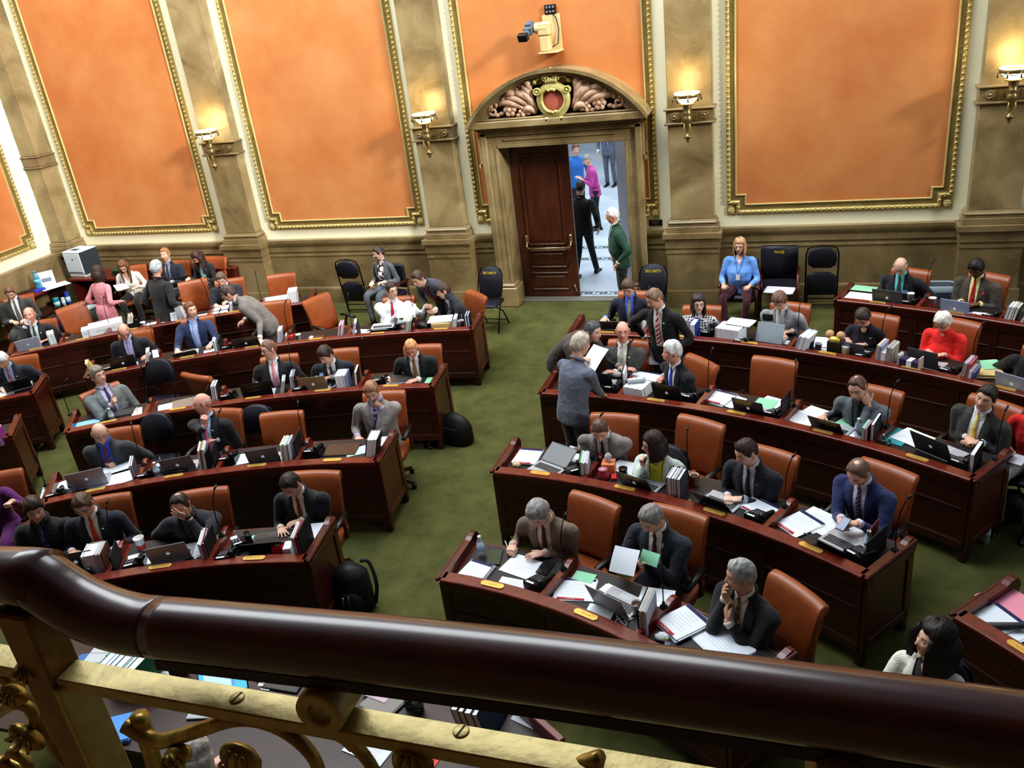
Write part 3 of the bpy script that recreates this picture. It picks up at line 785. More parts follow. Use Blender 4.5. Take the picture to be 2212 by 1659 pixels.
def cloth(rgb, kind=None, rgb2=None, scale=40):
    key = 'cloth_%s_%s_%s_%s' % (rgb, kind, rgb2, scale)
    if key in MATS: return MATS[key]
    m = mat(key, rgb, rough=.85, sheen=.15)
    nt = m.node_tree; b = nt.nodes['Principled BSDF']
    tc = nd(m, 'ShaderNodeTexCoord')
    c1, c2 = s2l(rgb)+(1,), s2l(rgb2 or tuple(min(255, int(q*1.12+3)) for q in rgb))+(1,)
    cr = nd(m, 'ShaderNodeValToRGB'); e = cr.color_ramp.elements; e[0].color = c1; e[1].color = c2
    if kind == 'stripe':
        t = nd(m, 'ShaderNodeTexWave'); t.wave_type = 'BANDS'; t.bands_direction = 'DIAGONAL'; t.inputs['Scale'].default_value = scale; e[0].position = .5; e[1].position = .56; lk(m, tc.outputs['Object'], t.inputs['Vector']); lk(m, t.outputs['Fac'], cr.inputs['Fac'])
    elif kind in ('dots', 'lattice'):
        t = nd(m, 'ShaderNodeTexVoronoi'); t.inputs['Scale'].default_value = scale; t.inputs['Randomness'].default_value = .25
        if kind == 'lattice': t.feature = 'DISTANCE_TO_EDGE'; e[0].position = .1; e[1].position = .16
        else: e[0].position = .25; e[1].position = .33
        lk(m, tc.outputs['Object'], t.inputs['Vector']); lk(m, t.outputs['Distance'], cr.inputs['Fac'])
    elif kind == 'blotch':
        t = nd(m, 'ShaderNodeTexNoise'); t.inputs['Scale'].default_value = scale; e[0].position = .5; e[1].position = .54; lk(m, tc.outputs['Object'], t.inputs['Vector']); lk(m, t.outputs['Fac'], cr.inputs['Fac'])
    else:
        t = nd(m, 'ShaderNodeTexNoise'); t.inputs['Scale'].default_value = 9; t.inputs['Detail'].default_value = 4; e[0].position = .35; e[1].position = .65; lk(m, tc.outputs['Object'], t.inputs['Vector']); lk(m, t.outputs['Fac'], cr.inputs['Fac'])
        n2 = nd(m, 'ShaderNodeTexNoise'); n2.inputs['Scale'].default_value = 12; n2.inputs['Detail'].default_value = 3; n2.inputs['Distortion'].default_value = .8
        lk(m, tc.outputs['Object'], n2.inputs['Vector'])
        bp = nd(m, 'ShaderNodeBump'); bp.inputs['Strength'].default_value = .55; bp.inputs['Distance'].default_value = .03
        lk(m, n2.outputs['Fac'], bp.inputs['Height']); lk(m, bp.outputs['Normal'], b.inputs['Normal'])
    lk(m, cr.outputs['Color'], b.inputs['Base Color'])
    return m
def hairmat(rgb):
    key = 'hair_%s' % (rgb,)
    if key in MATS: return MATS[key]
    k = tuple(min(255, int(q*1.45+10)) for q in rgb)
    return mat(key, rgb, rough=.55, rgb2=k, scale=55, stretch=(1, .35, .35), bump=.8, contrast=(.3, .75))

# ---- head surface
def hs(phi, la):
    sp, cp = math.sin(phi), math.cos(phi); sl = math.sin(la); c = max(math.cos(la), 0)
    cl = c**.6 if la < 0 else c**.86
    x = .0755*cl*(abs(sp)**.93)*(1 if sp >= 0 else -1)
    y = cl*((.092*max(cp, 0)**.82) if cp > 0 else -.104*(-cp)**.9)
    z = .118*sl
    if z < -.01:
        t = min(1, (-.01-z)/.105); x *= 1-.30*t**1.4
        if y > 0: y = y*(1-.1*t)+.010*t*max(cp, 0)
        else: y *= 1-.45*t
    else:
        t = z/.118
        if y > 0: y -= .010*t*t*max(cp, 0)
    if y > 0.02:
        ax = abs(x)
        nz = 0
        if -.036 < z < .036: nz = smooth(.036, -.02, z)*smooth(-.038, -.022, z)
        w = .010+.008*smooth(.0, -.022, z)
        y += .027*nz*gauss(x, w)
        y -= .012*gauss(ax-.031, .016)*gauss(z-.017, .012)
        y += .005*gauss(ax-.028, .026)*gauss(z-.037, .009)
        y += .005*gauss(x, .026)*(gauss(z+.049, .006)+gauss(z+.062, .007))-.004*gauss(x, .024)*gauss(z+.0555, .0025)
        y += .004*gauss(ax-.045, .02)*gauss(z+.012, .02)
        y += .006*gauss(x, .02)*gauss(z+.098, .014)-.003*gauss(x, .02)*gauss(z+.078, .008)
    return V3((x, y, z))
NPH, NLA = 40, 30
PHI = []
for j in range(NPH):
    t = 2*PI*j/NPH-PI; PHI.append(t-.38*math.sin(t))      # denser at the face
LAT = []
for i in range(NLA+1):
    t = -PI/2+PI*i/NLA; LAT.append(t-.12*math.sin(2*t)*(1 if t > 0 else .2))
HEADPTS = [[hs(p, l) for p in PHI] for l in LAT]
def head_into(bd, T, skin, brow, beard=None, eyes='open', lips=None, stubble=0):
    sk = s2l(skin); lp = s2l(lips) if lips else tuple(a*b_ for a, b_ in zip(sk, (.80, .52, .50)))
    bw = s2l(brow); br = s2l(beard) if beard else None
    vs, cs, fs = [], [], []
    for i in range(NLA+1):
        for j in range(NPH):
            p = HEADPTS[i][j]; c = sk; x, y, z = p; ax = abs(x)
            if y > .02:
                k = gauss(ax-.042, .02)*gauss(z+.015, .02)*.35+gauss(x, .016)*gauss(z+.02, .014)*.3
                c = tuple(a*(1-k)+a*b_*k for a, b_ in zip(c, (1.08, .72, .68)))
                k = gauss(ax-.031, .014)*gauss(z-.019, .010)*.35; c = tuple(a*(1-k)+a*.5*k for a in c)
                k = smooth(.024, .018, ax)*smooth(-.044, -.048, z)*smooth(-.068, -.063, z); c = tuple(a*(1-k)+b_*k for a, b_ in zip(c, lp))
                k = smooth(.010, .014, ax)*smooth(.052, .046, ax)*gauss(z-.036+.1*max(0, ax-.035), .0065)*.85; c = tuple(a*(1-k)+b_*k for a, b_ in zip(c, bw))
            if br and y > -.01:
                k = max(smooth(-.03, -.05, z+.25*max(0, .03-ax)*0), smooth(-.032, -.036, z)*smooth(.04, .025, ax)*smooth(-.05, -.042, z))
                if gauss(x, .018)*gauss(z+.055, .007) > .4: k *= .1
                k = max(k, smooth(.055, .066, ax)*smooth(.02, .0, z)*smooth(.03, .0, y-.02))*.8
                c = tuple(a*(1-k)+b_*k for a, b_ in zip(c, br))
            vs.append(p); cs.append(c)
    for i in range(NLA):
        for j in range(NPH):
            k = (j+1) % NPH; fs.append((i*NPH+j, i*NPH+k, (i+1)*NPH+k, (i+1)*NPH+j))
    bd.put(vs, fs, cs, T)
    for s in (-1, 1):
        b = MB(); b.sphere((0, 0, 0), .0128, 12)
        cs = []
        for v in b.v:
            d = V3(v).normalized()
            lid = .3 if eyes == 'open' else -.45
            if d.z > lid or d.z < -.62: c = tuple(a*.8 for a in sk)
            elif d.z > lid-.18: c = tuple(a*.18 for a in sk)
            elif (d-V3((0, .97, -.2 if eyes != 'open' else .05)).normalized()).length < .55: c = (.02, .015, .012)
            else: c = (.7, .68, .64)
            cs.append(c)
        bd.put([V3(v)+V3((s*.031, .0735, .017)) for v in b.v], b.f, cs, T)
        b = MB()
        E = Matrix.Translation((s*.0755, -.012, -.002)) @ Matrix.Rotation(s*-.35, 4, 'Z') @ Matrix.Rotation(.15, 4, 'X')
        b.sphere((0, 0, 0), 1, 10, 0, (.010, .021, .033), E)
        b.tube([E @ V3((s*.008, .012*math.sin(a)-.002, .028*math.cos(a))) for a in [q*.45-1.2 for q in range(11)]], .0042, 5)
        bd.put([V3(v) for v in b.v], b.f, [tuple(a*q for a, q in zip(sk, (1, .82, .8)))]*len(b.v), T)
def hairline(A, zf):
    pts = [(0, zf), (35, zf+.003), (52, zf-.014), (64, .03), (72, .0), (84, -.012), (96, .012), (106, -.02), (122, -.055), (180, -.062)]
    for (a0, z0), (a1, z1) in zip(pts, pts[1:]):
        if A <= a1: return z0+(z1-z0)*(A-a0)/(a1-a0)
    return -.062
def hair_mesh(T, style, seed=0, down=None):
    """cap of hair over the skull, plus a hanging part for long styles. T: head matrix in body space"""
    b = MB(); rnd = random.Random(seed)
    thick = {'short': .012, 'flat': .010, 'bald': .006, 'thin': .006, 'receding': .010, 'full': .020, 'curly': .026, 'bob': .022, 'long': .020, 'crop': .007, 'bun': .014, 'big': .04, 'hat': .012}[style]
    zf = {'receding': .088, 'thin': .094, 'full': .062, 'curly': .062, 'bob': .066, 'long': .075, 'big': .07, 'hat': .034, 'bun': .07}.get(style, .072)
    off = V3((seed*.37, seed*.11, seed*.23))
    PH = [2*PI*j/44 for j in range(44)]; LA = [-.75+(PI/2+.75)*i/22 for i in range(23)]
    grid, mk = [], []
    for la in LA:
        r, m = [], []
        for ph in PH:
            p = hs(ph, la); A = abs(math.degrees(ph if ph <= PI else ph-2*PI))
            hl = hairline(A, zf)
            if style == 'hat': hl = .03 if A < 90 else .03-.05*smooth(90, 150, A)
            k = smooth(hl-.004, hl+.010, p.z)
            if style in ('bald',): k *= 1-smooth(.040, .058, p.z-.012*smooth(120, 180, A)); k *= smooth(66, 74, A)
            if style == 'thin': k *= 1-.97*smooth(.075, .098, p.z)*smooth(0.06, .03, abs(p.x))
            if style == 'receding': k *= 1-.9*smooth(.036, .012, math.hypot(p.x, p.y+.045)+.012*noise.noise(p*45+off))*(1 if p.z > .05 else 0)
            n = p.normalized()
            t = thick*(.75+.5*smooth(.02, .11, p.z))
            if style in ('bob', 'long', 'big'): t *= 1.0+.35*smooth(40, 90, A)
            if style == 'curly': t += .016*noise.noise(p*34+off)
            elif style != 'hat': t += .006*noise.noise(V3((p.x*40, p.y*22, p.z*30))+off)
            if style in ('short', 'full', 'receding') and A < 60: t += .006*smooth(.06, .1, p.z)
            if style != 'hat' and style not in ('bald', 'thin', 'crop'):
                part = p.x-.03
                t -= .006*gauss(part, .008)*smooth(.06, .09, p.z)*smooth(-.06, .0, p.y)
            r.append(p+n*(t*k-.006*(1-k))); m.append(k)
        grid.append(r); mk.append(m)
    n = 44; vs = [p for r in grid for p in r]; fs = []
    for i in range(22):
        for j in range(n):
            k = (j+1) % n
            if max(mk[i][j], mk[i][k], mk[i+1][j], mk[i+1][k]) > .02: fs.append((i*n+j, i*n+k, (i+1)*n+k, (i+1)*n+j))
    b.add(vs, fs, 0, True, T)
    L = {'bob': .12, 'long': .27, 'big': .25}.get(style)
    if L:
        p0 = {'bob': 56, 'long': 58, 'big': 52}[style]
        rings = []; N = 22; inv = T.to_3x3().inverted(); g = inv @ V3((0, 0, -1))
        wd = {'bob': 1.0, 'long': 1.02, 'big': 1.3}[style]
        for i in range(11):
            t = i/10; ring = []
            z = .075-.105*min(1, t/.35)
            hang = max(0, t-.3)/.7*L
            for side in (0, 1):
                for j in range(N):
                    q = j if side == 0 else N-1-j
                    a = rad(p0+(360-2*p0)*q/(N-1))
                    k = (1.16 if side == 0 else .90)*wd*(1+.1*math.sin(PI*min(1, t*1.05)))
                    if t > .7: k *= 1-.12*(t-.7)/.3*(1 if style != 'big' else .3)
                    bb = .082*math.sin(a)*k, .108*math.cos(a)*k-.006
                    nn = noise.noise(V3((q*.55+seed, t*2.0, side)))*.010*(1 if side == 0 else 0)
                    sc = 1 if t > .12 else .86
                    ring.append(T @ (V3((bb[0]*sc*(1+nn*8), bb[1]*sc*(1+nn*8), z))+g*(hang+nn*2*t)))
            rings.append(ring)
        b.loft(rings, 0, True, True, True)
    if style == 'bun': b.sphere((0, -.125, .03), .045, 10, 0, (1, .8, 1), T)
    return b

# ---- hands
def hand_builder(curl, thumb=(.5, 20), spread=.04):
    b = MB()
    rings = []
    for y, w, h, zc in ((-.03, .025, .019, 0), (0, .027, .018, 0), (.03, .038, .017, -.001), (.06, .043, .0145, 0), (.085, .041, .012, 0), (.094, .036, .009, -.001)):
        rings.append([(w*math.cos(a)*(1.0), y+(.006*math.cos(a)*-1 if y > .05 else 0), zc+h*math.sin(a)) for a in [2*PI*k/12 for k in range(12)]])
    b.loft(rings)
    for k, (x, L, r) in enumerate(((-.030, .072, .0088), (-.0105, .080, .0092), (.0095, .075, .0088), (.0285, .058, .0078))):
        p = V3((x, .085-.004*abs(k-1.2), 0)); a = 0; yaw = (k-1.5)*spread; pts = [p-V3((0, .02, 0))]; rs = [r*1.05]
        for s, (c, fr) in enumerate(zip(curl if not isinstance(curl[0], (list, tuple)) else curl[k], (.46, .30, .24))):
            a += rad(c); d = V3((math.sin(yaw)*math.cos(a), math.cos(yaw)*math.cos(a), -math.sin(a)))
            pts.append(p+d*L*fr*.5); rs.append(r*(1-.05*s)); p = p+d*L*fr; pts.append(p); rs.append(r*(.97-.09*s))
        pts.append(p+d*.005); rs.append(r*.45)
        b.tube(pts, rs, 8)
    a, c = thumb
    p = V3((-.024, .012, -.004)); pts = [p+V3((.012, -.006, 0))]; rs = [.013]; ang_ = a
    for s, (L, dz) in enumerate(((.036, -.25), (.028, -.3), (.024, -.3))):
        d = V3((-math.sin(ang_), math.cos(ang_), dz*rad(c)*2.2)).normalized(); p = p+d*L; pts.append(p); rs.append((.0125, .0105, .0088)[s]); ang_ -= rad(c)*.8
    pts.append(p+d*.005); rs.append(.004)
    b.tube(pts, rs, 8)
    return b
HPOSE = {'flat': ((10, 9, 6), (.75, 12), .09), 'relax': ((24, 30, 20), (.6, 22), .05), 'grip': ((48, 62, 38), (.5, 40), .02), 'fist': ((78, 92, 62), (.35, 50), .0),
         'face': ((16, 22, 14), (.9, 10), .07), 'spread': ((6, 8, 6), (1.0, 8), .18), 'point': ([(8, 6, 4), (70, 80, 50), (76, 86, 50), (80, 86, 50)], (.5, 35), .02)}
TMP = []
def remesh_later(b, voxel, smooth_it=0, fac=.5):
    me = b.mesh('tmp', []); o = bpy.data.objects.new('tmp', me); C.objects.link(o)
    m = o.modifiers.new('r', 'REMESH'); m.mode = 'VOXEL'; m.voxel_size = voxel; m.use_smooth_shade = True
    if smooth_it:
        m = o.modifiers.new('s', 'SMOOTH'); m.iterations = smooth_it; m.factor = fac
    TMP.append(o); return o
def remesh_get(o, dg):
    e = o.evaluated_get(dg); me = e.to_mesh()
    n = len(me.vertices); co = [0.0]*(3*n); me.vertices.foreach_get('co', co)
    vs = [V3(co[3*i:3*i+3]) for i in range(n)]; fs = [tuple(p.vertices) for p in me.polygons]
    e.to_mesh_clear(); return vs, fs
HAND = {}
_t = {k: remesh_later(hand_builder(*v), .0048, 3, .4) for k, v in HPOSE.items()}
dg = bpy.context.evaluated_depsgraph_get()
for k, o in _t.items(): HAND[k] = remesh_get(o, dg)
for o in TMP: bpy.data.objects.remove(o)
TMP.clear()

class Body:
    def __init__(s): s.v = []; s.f = []; s.c = []
    def put(s, vs, fs, cs, T=None):
        o = len(s.v)
        s.v += [tuple(T @ V3(v)) if T is not None else tuple(v) for v in vs]; s.f += [tuple(i+o for i in f) for f in fs]; s.c += list(cs)
    def mesh(s):
        me = bpy.data.meshes.new('person'); me.from_pydata(s.v, [], s.f); me.materials.append(M_skin)
        at_ = me.color_attributes.new('tone', 'FLOAT_COLOR', 'POINT')
        at_.data.foreach_set('color', [q for c in s.c for q in (c[0], c[1], c[2], 1.0)])
        me.polygons.foreach_set('use_smooth', [True]*len(me.polygons)); me.update(); return me
def selip(c, r, f, hw, hd, n=20, e=.86):
    out = []
    for k in range(n):
        a = 2*PI*k/n; ca, sa = math.cos(a), math.sin(a)
        out.append(c+r*(hw*abs(ca)**e*(1 if ca >= 0 else -1))+f*(hd*abs(sa)**e*(1 if sa >= 0 else -1)))
    return out
def ik(S, T, l1, l2, pole):
    d = T-S; L = d.length
    if L > (l1+l2)*.985: T = S+d*((l1+l2)*.985/L); d = T-S; L = d.length
    if L < abs(l1-l2)+.08: L = abs(l1-l2)+.08; T = S+d.normalized()*L; d = T-S
    a = (l1*l1-l2*l2+L*L)/(2*L); h = math.sqrt(max(l1*l1-a*a, 0)); n = d/L
    p = (pole-n*pole.dot(n)).normalized()
    return S+n*a+p*h, T
def catmull(P, k=4):
    P = [P[0]*2-P[1]]+list(P)+[P[-1]*2-P[-2]]; out = []
    for i in range(1, len(P)-2):
        for s in range(k):
            t = s/k; a, b, c, d = P[i-1], P[i], P[i+1], P[i+2]
            out.append(.5*((2*b)+(c-a)*t+(2*a-5*b+4*c-d)*t*t+(3*b-a-3*c+d)*t**3))
    out.append(P[-2]); return out
PEOPLE = []
DEFAULT = dict(fa=0, lean=12, side=0, hturn=0, hpitch=15, hroll=0, stand=False, rh=None, lh=None, jacket=(26, 27, 34), shirt=(225, 228, 232), tie=None, trou=None,
               hair=('short', (60, 44, 34)), skin='a', glasses=None, fat=1.0, fem=False, V=(.045, .40), scale=1.0, eyes='down', beard=None, pin=None, hipz=None, twist=0,
               legs=None, skirt=None, over=None, shoes=(20, 18, 18), lips=None, group=None, badge=None, stub=0, watch=None)
def person(label, head, **kw):
    p = dict(DEFAULT); p.update(kw); p['label'] = label
    sc = p['scale']*(.94 if p['fem'] else 1.0)
    a = rad(p['lean']); sd = rad(p['side'])
    hz = p['hipz'] if p['hipz'] is not None else (.93*sc if p['stand'] else .555)
    sp = [V3((0, 0, hz))]; N = 16; L = .53*sc; tang = []
    for i in range(N):
        k = i/(N-1)
        th = a*(.55+.75*k); s2 = sd*(.6+.6*k)
        d = V3((math.sin(s2), math.sin(th)*math.cos(s2), math.cos(th)*math.cos(s2)))
        tang.append(d); sp.append(sp[-1]+d*(L/N))
    tang.append(tang[-1])
    neck = sp[-1]; td = tang[-1]
    right = V3((1, 0, 0)); right = (right-td*right.dot(td)).normalized()
    if p['twist']: right = Matrix.Rotation(-rad(p['twist']), 3, td) @ right
    fwd = td.cross(right)
    # neck/head
    hp = rad(p['hpitch']); hy = rad(p['hturn'])
    nd_ = V3((math.sin(sd)*.8, math.sin(a*1.0+hp*.35), math.cos(a*1.0+hp*.35))).normalized()
    hr = Matrix.Rotation(hy, 3, 'Z') @ Matrix.Rotation(rad(p['hroll']), 3, 'Y') @ Matrix.Rotation(-hp, 3, 'X')
    hc = neck+nd_*((.075 if not p['fem'] else .058)*sc-.05*max(0, p['fat']-1.05))+hr @ V3((0, .012, .078))*sc
    HM = Matrix.Translation(hc) @ hr.to_4x4() @ Matrix.Scale(sc*.98, 4)
    p.update(sc=sc, hz=hz, sp=sp, tang=tang, neck=neck, right=right, fwd=fwd, td=td, hc=hc, HM=HM, hr=hr)
    w = at(head[0], head[1], hc.z)
    rz = PI+rad(p['fa'])
    off = Matrix.Rotation(rz, 3, 'Z') @ V3((hc.x, hc.y, 0))
    loc = V3((w.x-off.x, w.y-off.y, 0))
    p['M'] = Matrix.Translation(loc) @ Matrix.Rotation(rz, 4, 'Z'); p['Mi'] = p['M'].inverted(); p['loc'] = loc; p['rz'] = rz
    # arms
    sw = (.175 if p['fem'] else .208)*sc*(1+.3*(p['fat']-1))
    so = sp[13]; p['arms'] = []
    for side, spec in ((1, p['rh']), (-1, p['lh'])):
        S = so+right*(side*sw)-td*.01+fwd*.01
        pose = 'relax'; hd = None; pn = None; pole = V3((side*.42, -.40, -.85))
        if spec is None:
            T = V3((side*.15, .42, .80)) if not p['stand'] else S+V3((side*.07, .05, -.53))
            if p['stand']: hd = V3((0, .15, -1)); pn = V3((-side, 0, 0))
        elif spec[0] == 'H':
            T = HM @ V3(spec[1]); pose = spec[2]; hd = hr @ V3(spec[3]) if len(spec) > 3 else V3((0, 0, 1)); pn = hr @ V3(spec[4]) if len(spec) > 4 else V3((0, -1, 0)); pole = V3((side*.6, -.1, -1))
        elif spec[0] == 'B':
            T = V3(spec[1]); pose = spec[2]; hd = V3(spec[3]) if len(spec) > 3 and spec[3] else None; pn = V3(spec[4]) if len(spec) > 4 and spec[4] else None
            if len(spec) > 5: pole = V3(spec[5])
        else:
            T = p['Mi'] @ at(spec[0], spec[1], spec[2]); pose = spec[3]
            if len(spec) > 4 and spec[4]: hd = V3(spec[4])
            if len(spec) > 5 and spec[5]: pn = V3(spec[5])
        l1, l2 = .295*sc, .26*sc
        d0 = hd.normalized() if hd else None
        dd = d0 if d0 else V3(((-side)*.25, 1, -.1)).normalized()
        W = T-dd*.075*sc
        E, W = ik(S, W, l1, l2, pole)
        if not d0:
            fdir = (W-E).normalized(); dd = V3((fdir.x*.8, fdir.y*.8, min(fdir.z*.35, .05))).normalized() if not p['stand'] else fdir
        p['arms'].append((side, S, E, W, dd, pn, pose))
    PEOPLE.append(p)
    # jacket volume
    b = MB(); R = selip
    f = p['fat']; fm = p['fem']
    prof = [(0, -.10, .165, .115), (0, -.06, .182, .13), (0, 0, .178, .13), (4, 0, .165*f, .118*f), (8, 0, .178*(f*.6+.4), .124*(f*.6+.4)), (11, 0, .186, .118), (13, 0, .178, .098), (14.3, 0, .135, .078), (15.3, 0, .085, .066), (16, .01, .058, .056)]
    if fm: prof = [(0, -.10, .17, .12), (0, -.06, .182, .13), (0, 0, .176, .125), (4, 0, .138*f, .105*f), (8, 0, .158*(f*.6+.4), .128*(f*.6+.4)), (11, 0, .165, .112), (13, 0, .158, .09), (14.3, 0, .12, .07), (15.3, 0, .075, .06), (16, .01, .050, .05)]
    else: prof = [(i, dz, hw*1.07, hd_*1.04) for i, dz, hw, hd_ in prof[:7]]+prof[7:]
    rings = []; p['prof'] = []
    for i, dz, hw, hd_ in prof:
        k = int(i); fr = i-k; c = sp[k]+(sp[min(k+1, 16)]-sp[k])*fr; t = tang[min(k, 16)]
        rr = (V3((1, 0, 0))*(1-i/16)+right*(i/16)); rr = (rr-t*rr.dot(t)).normalized(); ff = t.cross(rr)
        c = c+t*dz
        if f > 1.05 and i in (4, 8): c = c+ff*(f-1)*.12*(1 if i == 4 else .5)
        if fm and i == 8: c = c+ff*.012
        rings.append(R(c, rr, ff, hw*sc, hd_*sc)); p['prof'].append((c, rr, ff, hw*sc, hd_*sc, t))
    if p['stand']:
        c, rr, ff, hw, hd_, t = p['prof'][1]
        dn = V3((0, -.02, -1)); rings.insert(0, R(c+dn*.09, rr, ff, hw*1.02, hd_*1.02)); rings.pop(1)
    b.loft(rings, 0, True, True, True)
    for side, S, E, W, dd, pn, pose in p['arms']:
        q = (.9 if fm else 1)*sc*(.7+.3*f)
        P = catmull([S-right*(side*.05)+td*.005, S, S+(E-S)*.5, E, E+(W-E)*.5, W-(W-E).normalized()*.012], 4)
        n = len(P); rs = []
        for i in range(n):
            t = i/(n-1); rs.append((.064-.012*smooth(.15, .6, t)-.016*smooth(.6, 1, t))*q)
        b.tube(P, rs, 12)
        b.sphere(S-td*.005, .066*q, 12)
    p['vol'] = remesh_later(b, .0155 if sc > .8 else .0155, 4, .5)
    return p
def prof_at(p, v):
    """front surface (spine point, frame, half sizes) at distance v below the neck base along the spine"""
    s = max(0, min(15.99, 16+v/(p['sc']*.53/16)))
    idx = [0, 0, 0, 4, 8, 11, 13, 14.3, 15.3, 16]
    for k in range(3, 9):
        if s <= idx[k+1] or k == 8:
            if s < idx[k]: k = 2; t = s/4
            else: t = (s-idx[k])/(idx[k+1]-idx[k])
            A, B = p['prof'][k], p['prof'][k+1]
            t = max(0, min(1, t))
            return tuple((x+(y-x)*t) for x, y in zip(A, B))
def front_pt(p, u, v, off):
    c, r, f, hw, hd, t = prof_at(p, v); r = r.normalized(); f = f.normalized()
    k = max(0.0, 1-abs(u/hw)**(1/.86*2*.86)) if hw > 0 else 0
    q = min(.98, abs(u)/hw); ca = q**(1/.86); d = hd*(max(0, 1-ca*ca)**.5)**.86
    return c+r*u+f*(d+off)
def finish_people():
    dg = bpy.context.evaluated_depsgraph_get()
    for p in PEOPLE: p['rm'] = remesh_get(p['vol'], dg)
    for o in TMP: bpy.data.objects.remove(o)
    TMP.clear()
    for n, p in enumerate(PEOPLE): finish(p, n)
def finish(p, n):
    sc = p['sc']; N0, td, right, fwd = p['neck'], p['td'], p['right'], p['fwd']; fm = p['fem']
    skin = SKIN[p['skin']] if isinstance(p['skin'], str) else p['skin']; sk = s2l(skin)
    # body: head, neck, core and hands in one mesh
    bd = Body(); HM = p['HM']
    hcol = p['hair'][1]; brow = tuple(int(q*.75) for q in hcol)
    head_into(bd, HM, skin, brow, p['beard'], p['eyes'], p['lips'] or ((176, 84, 84) if fm else None))
    b = MB(); nr = (.046 if fm else .056)*sc
    c0 = p['sp'][10]; up = HM @ V3((0, -.022, -.035))
    b.tube(catmull([c0, p['sp'][14], N0+td*.015, up], 3), [.09*sc, .085*sc, .08*sc, .075*sc, .066*sc, nr*1.12, nr*1.02, nr, nr, nr*.95], 14)
    sh = []
    b.loft([selip(c, r, f, hw*.86, hd*.84, 16) for c, r, f, hw, hd, t in p['prof'][:8]], 0, True)
    for side, S, E, W, dd, pn, pose in p['arms']:
        b.tube([S, S+(E-S)*.5, E, E+(W-E)*.5, W, W+dd*.02], [.048*sc, .042*sc, .038*sc, .036*sc, .026*sc, .026*sc], 10)
    bd.put(b.v, b.f, [sk]*len(b.v))
    hsk = tuple(q*.98 for q in sk)
    for side, S, E, W, dd, pn, pose in p['arms']:
        vs, fs = HAND[pose]
        z = -(pn or V3((0, 0, -1))); y = dd.normalized(); z = (z-y*z.dot(y)); z = z.normalized() if z.length > .05 else V3((0, 0, 1)); x = y.cross(z)
        T = Matrix((x, y, z)).transposed().to_4x4(); T.translation = W
        T = T @ Matrix.Scale(sc*(.92 if fm else 1.0), 4)
        cc = [tuple(q*(1-.10*smooth(.10, .17, v.y)) for q in hsk) for v in vs]
        cc = [(c[0], c[1]*(1-.10*smooth(.11, .17, v.y)), c[2]*(1-.12*smooth(.11, .17, v.y))) for c, v in zip(cc, vs)]
        if side < 0: bd.put([(-v.x, v.y, v.z) for v in vs], [tuple(reversed(f)) for f in fs], cc, T)
        else: bd.put(vs, fs, cc, T)
    root = bpy.data.objects.new('person', bd.mesh()); C.objects.link(root)
    root.location = p['loc']; root.rotation_euler = (0, 0, p['rz']); tag(root, p['label'], 'person')
    # hair
    st, col = p['hair']
    if st != 'none':
        hm = p.get('hatmat') or hairmat(col)
        hair_mesh(HM, st, n+1).build('knit_hat' if st == 'hat' else 'hair', hm, root)
    if p['glasses']:
        b = MB()
        for s in (-1, 1):
            b.tube([HM @ V3((s*(.032+.021*math.cos(t)), .094-.010*abs(math.cos(t)*s), .014+.015*math.sin(t))) for t in [2*PI*k/14 for k in range(15)]], .0022, 5, 0, True, False)
            b.tube([HM @ V3((s*.053, .084, .018)), HM @ V3((s*.079, .04, .018)), HM @ V3((s*.082, -.015, .014))], .0022, 5)
        b.tube([HM @ V3((-.012, .1, .017)), HM @ V3((0, .103, .02)), HM @ V3((.012, .1, .017))], .0022, 5)
        b.build('glasses', mat('glasses_%s' % (p['glasses'],), p['glasses'], rough=.3, metal=.3), root)
    # jacket and shirt out of the remeshed volume
    vs, fs = p['rm']
    jk = p['jacket']; jm = jk if isinstance(jk, bpy.types.Material) else cloth(jk)
    sm_ = p['shirt'] if isinstance(p['shirt'], bpy.types.Material) else cloth(p['shirt'])
    wb, vb = p['V']; wt = .062 if not fm else .07
    me = bpy.data.meshes.new('t'); me.from_pydata(vs, [], fs); bm = bmesh.new(); bm.from_mesh(me); bpy.data.meshes.remove(me)
    inside = set()
    if vb > 0:
        top = V3((0, 0, 0))
        for s in (-1, 1):
            a = N0+right*(s*wt)+td*.03; c = N0+right*(s*wb)-td*vb
            d = (c-a).normalized(); nrm = d.cross(fwd).normalized()
            bmesh.ops.bisect_plane(bm, geom=bm.verts[:]+bm.edges[:]+bm.faces[:], plane_co=a, plane_no=nrm, dist=1e-5)
        bm.normal_update()
        for f in bm.faces:
            q = f.calc_center_median(); d = q-N0; v = d.dot(td)
            if v > .06 or v < -vb: continue
            u = d.dot(right); w = wt+(wb-wt)*(.03-v)/(.03+vb)
            if abs(u) > w or f.normal.dot(fwd) < .08 and v < -.03: continue
            c, r, ff, hw, hd, t = prof_at(p, v)
            if (q-c).dot(ff.normalized()) > hd+.03 or d.dot(fwd) < -.01: continue
            inside.add(f)
    # gather the two pieces
    def piece(faces, push=0.0):
        ix = {}; V, Fs = [], []
        for f in faces:
            r = []
            for v in f.verts:
                if v not in ix: ix[v] = len(V); V.append(v.co+v.normal*push)
                r.append(ix[v])
            Fs.append(r)
        return V, Fs
    jb = MB(); sb = MB()
    V, Fs = piece([f for f in bm.faces if f not in inside]); jb.add(V, Fs, 0, True)
    if inside: V, Fs = piece(inside, -.004); sb.add(V, Fs, 0, True)
    bm.free()
    nojacket = p['over'] is not None        # plain top: name given
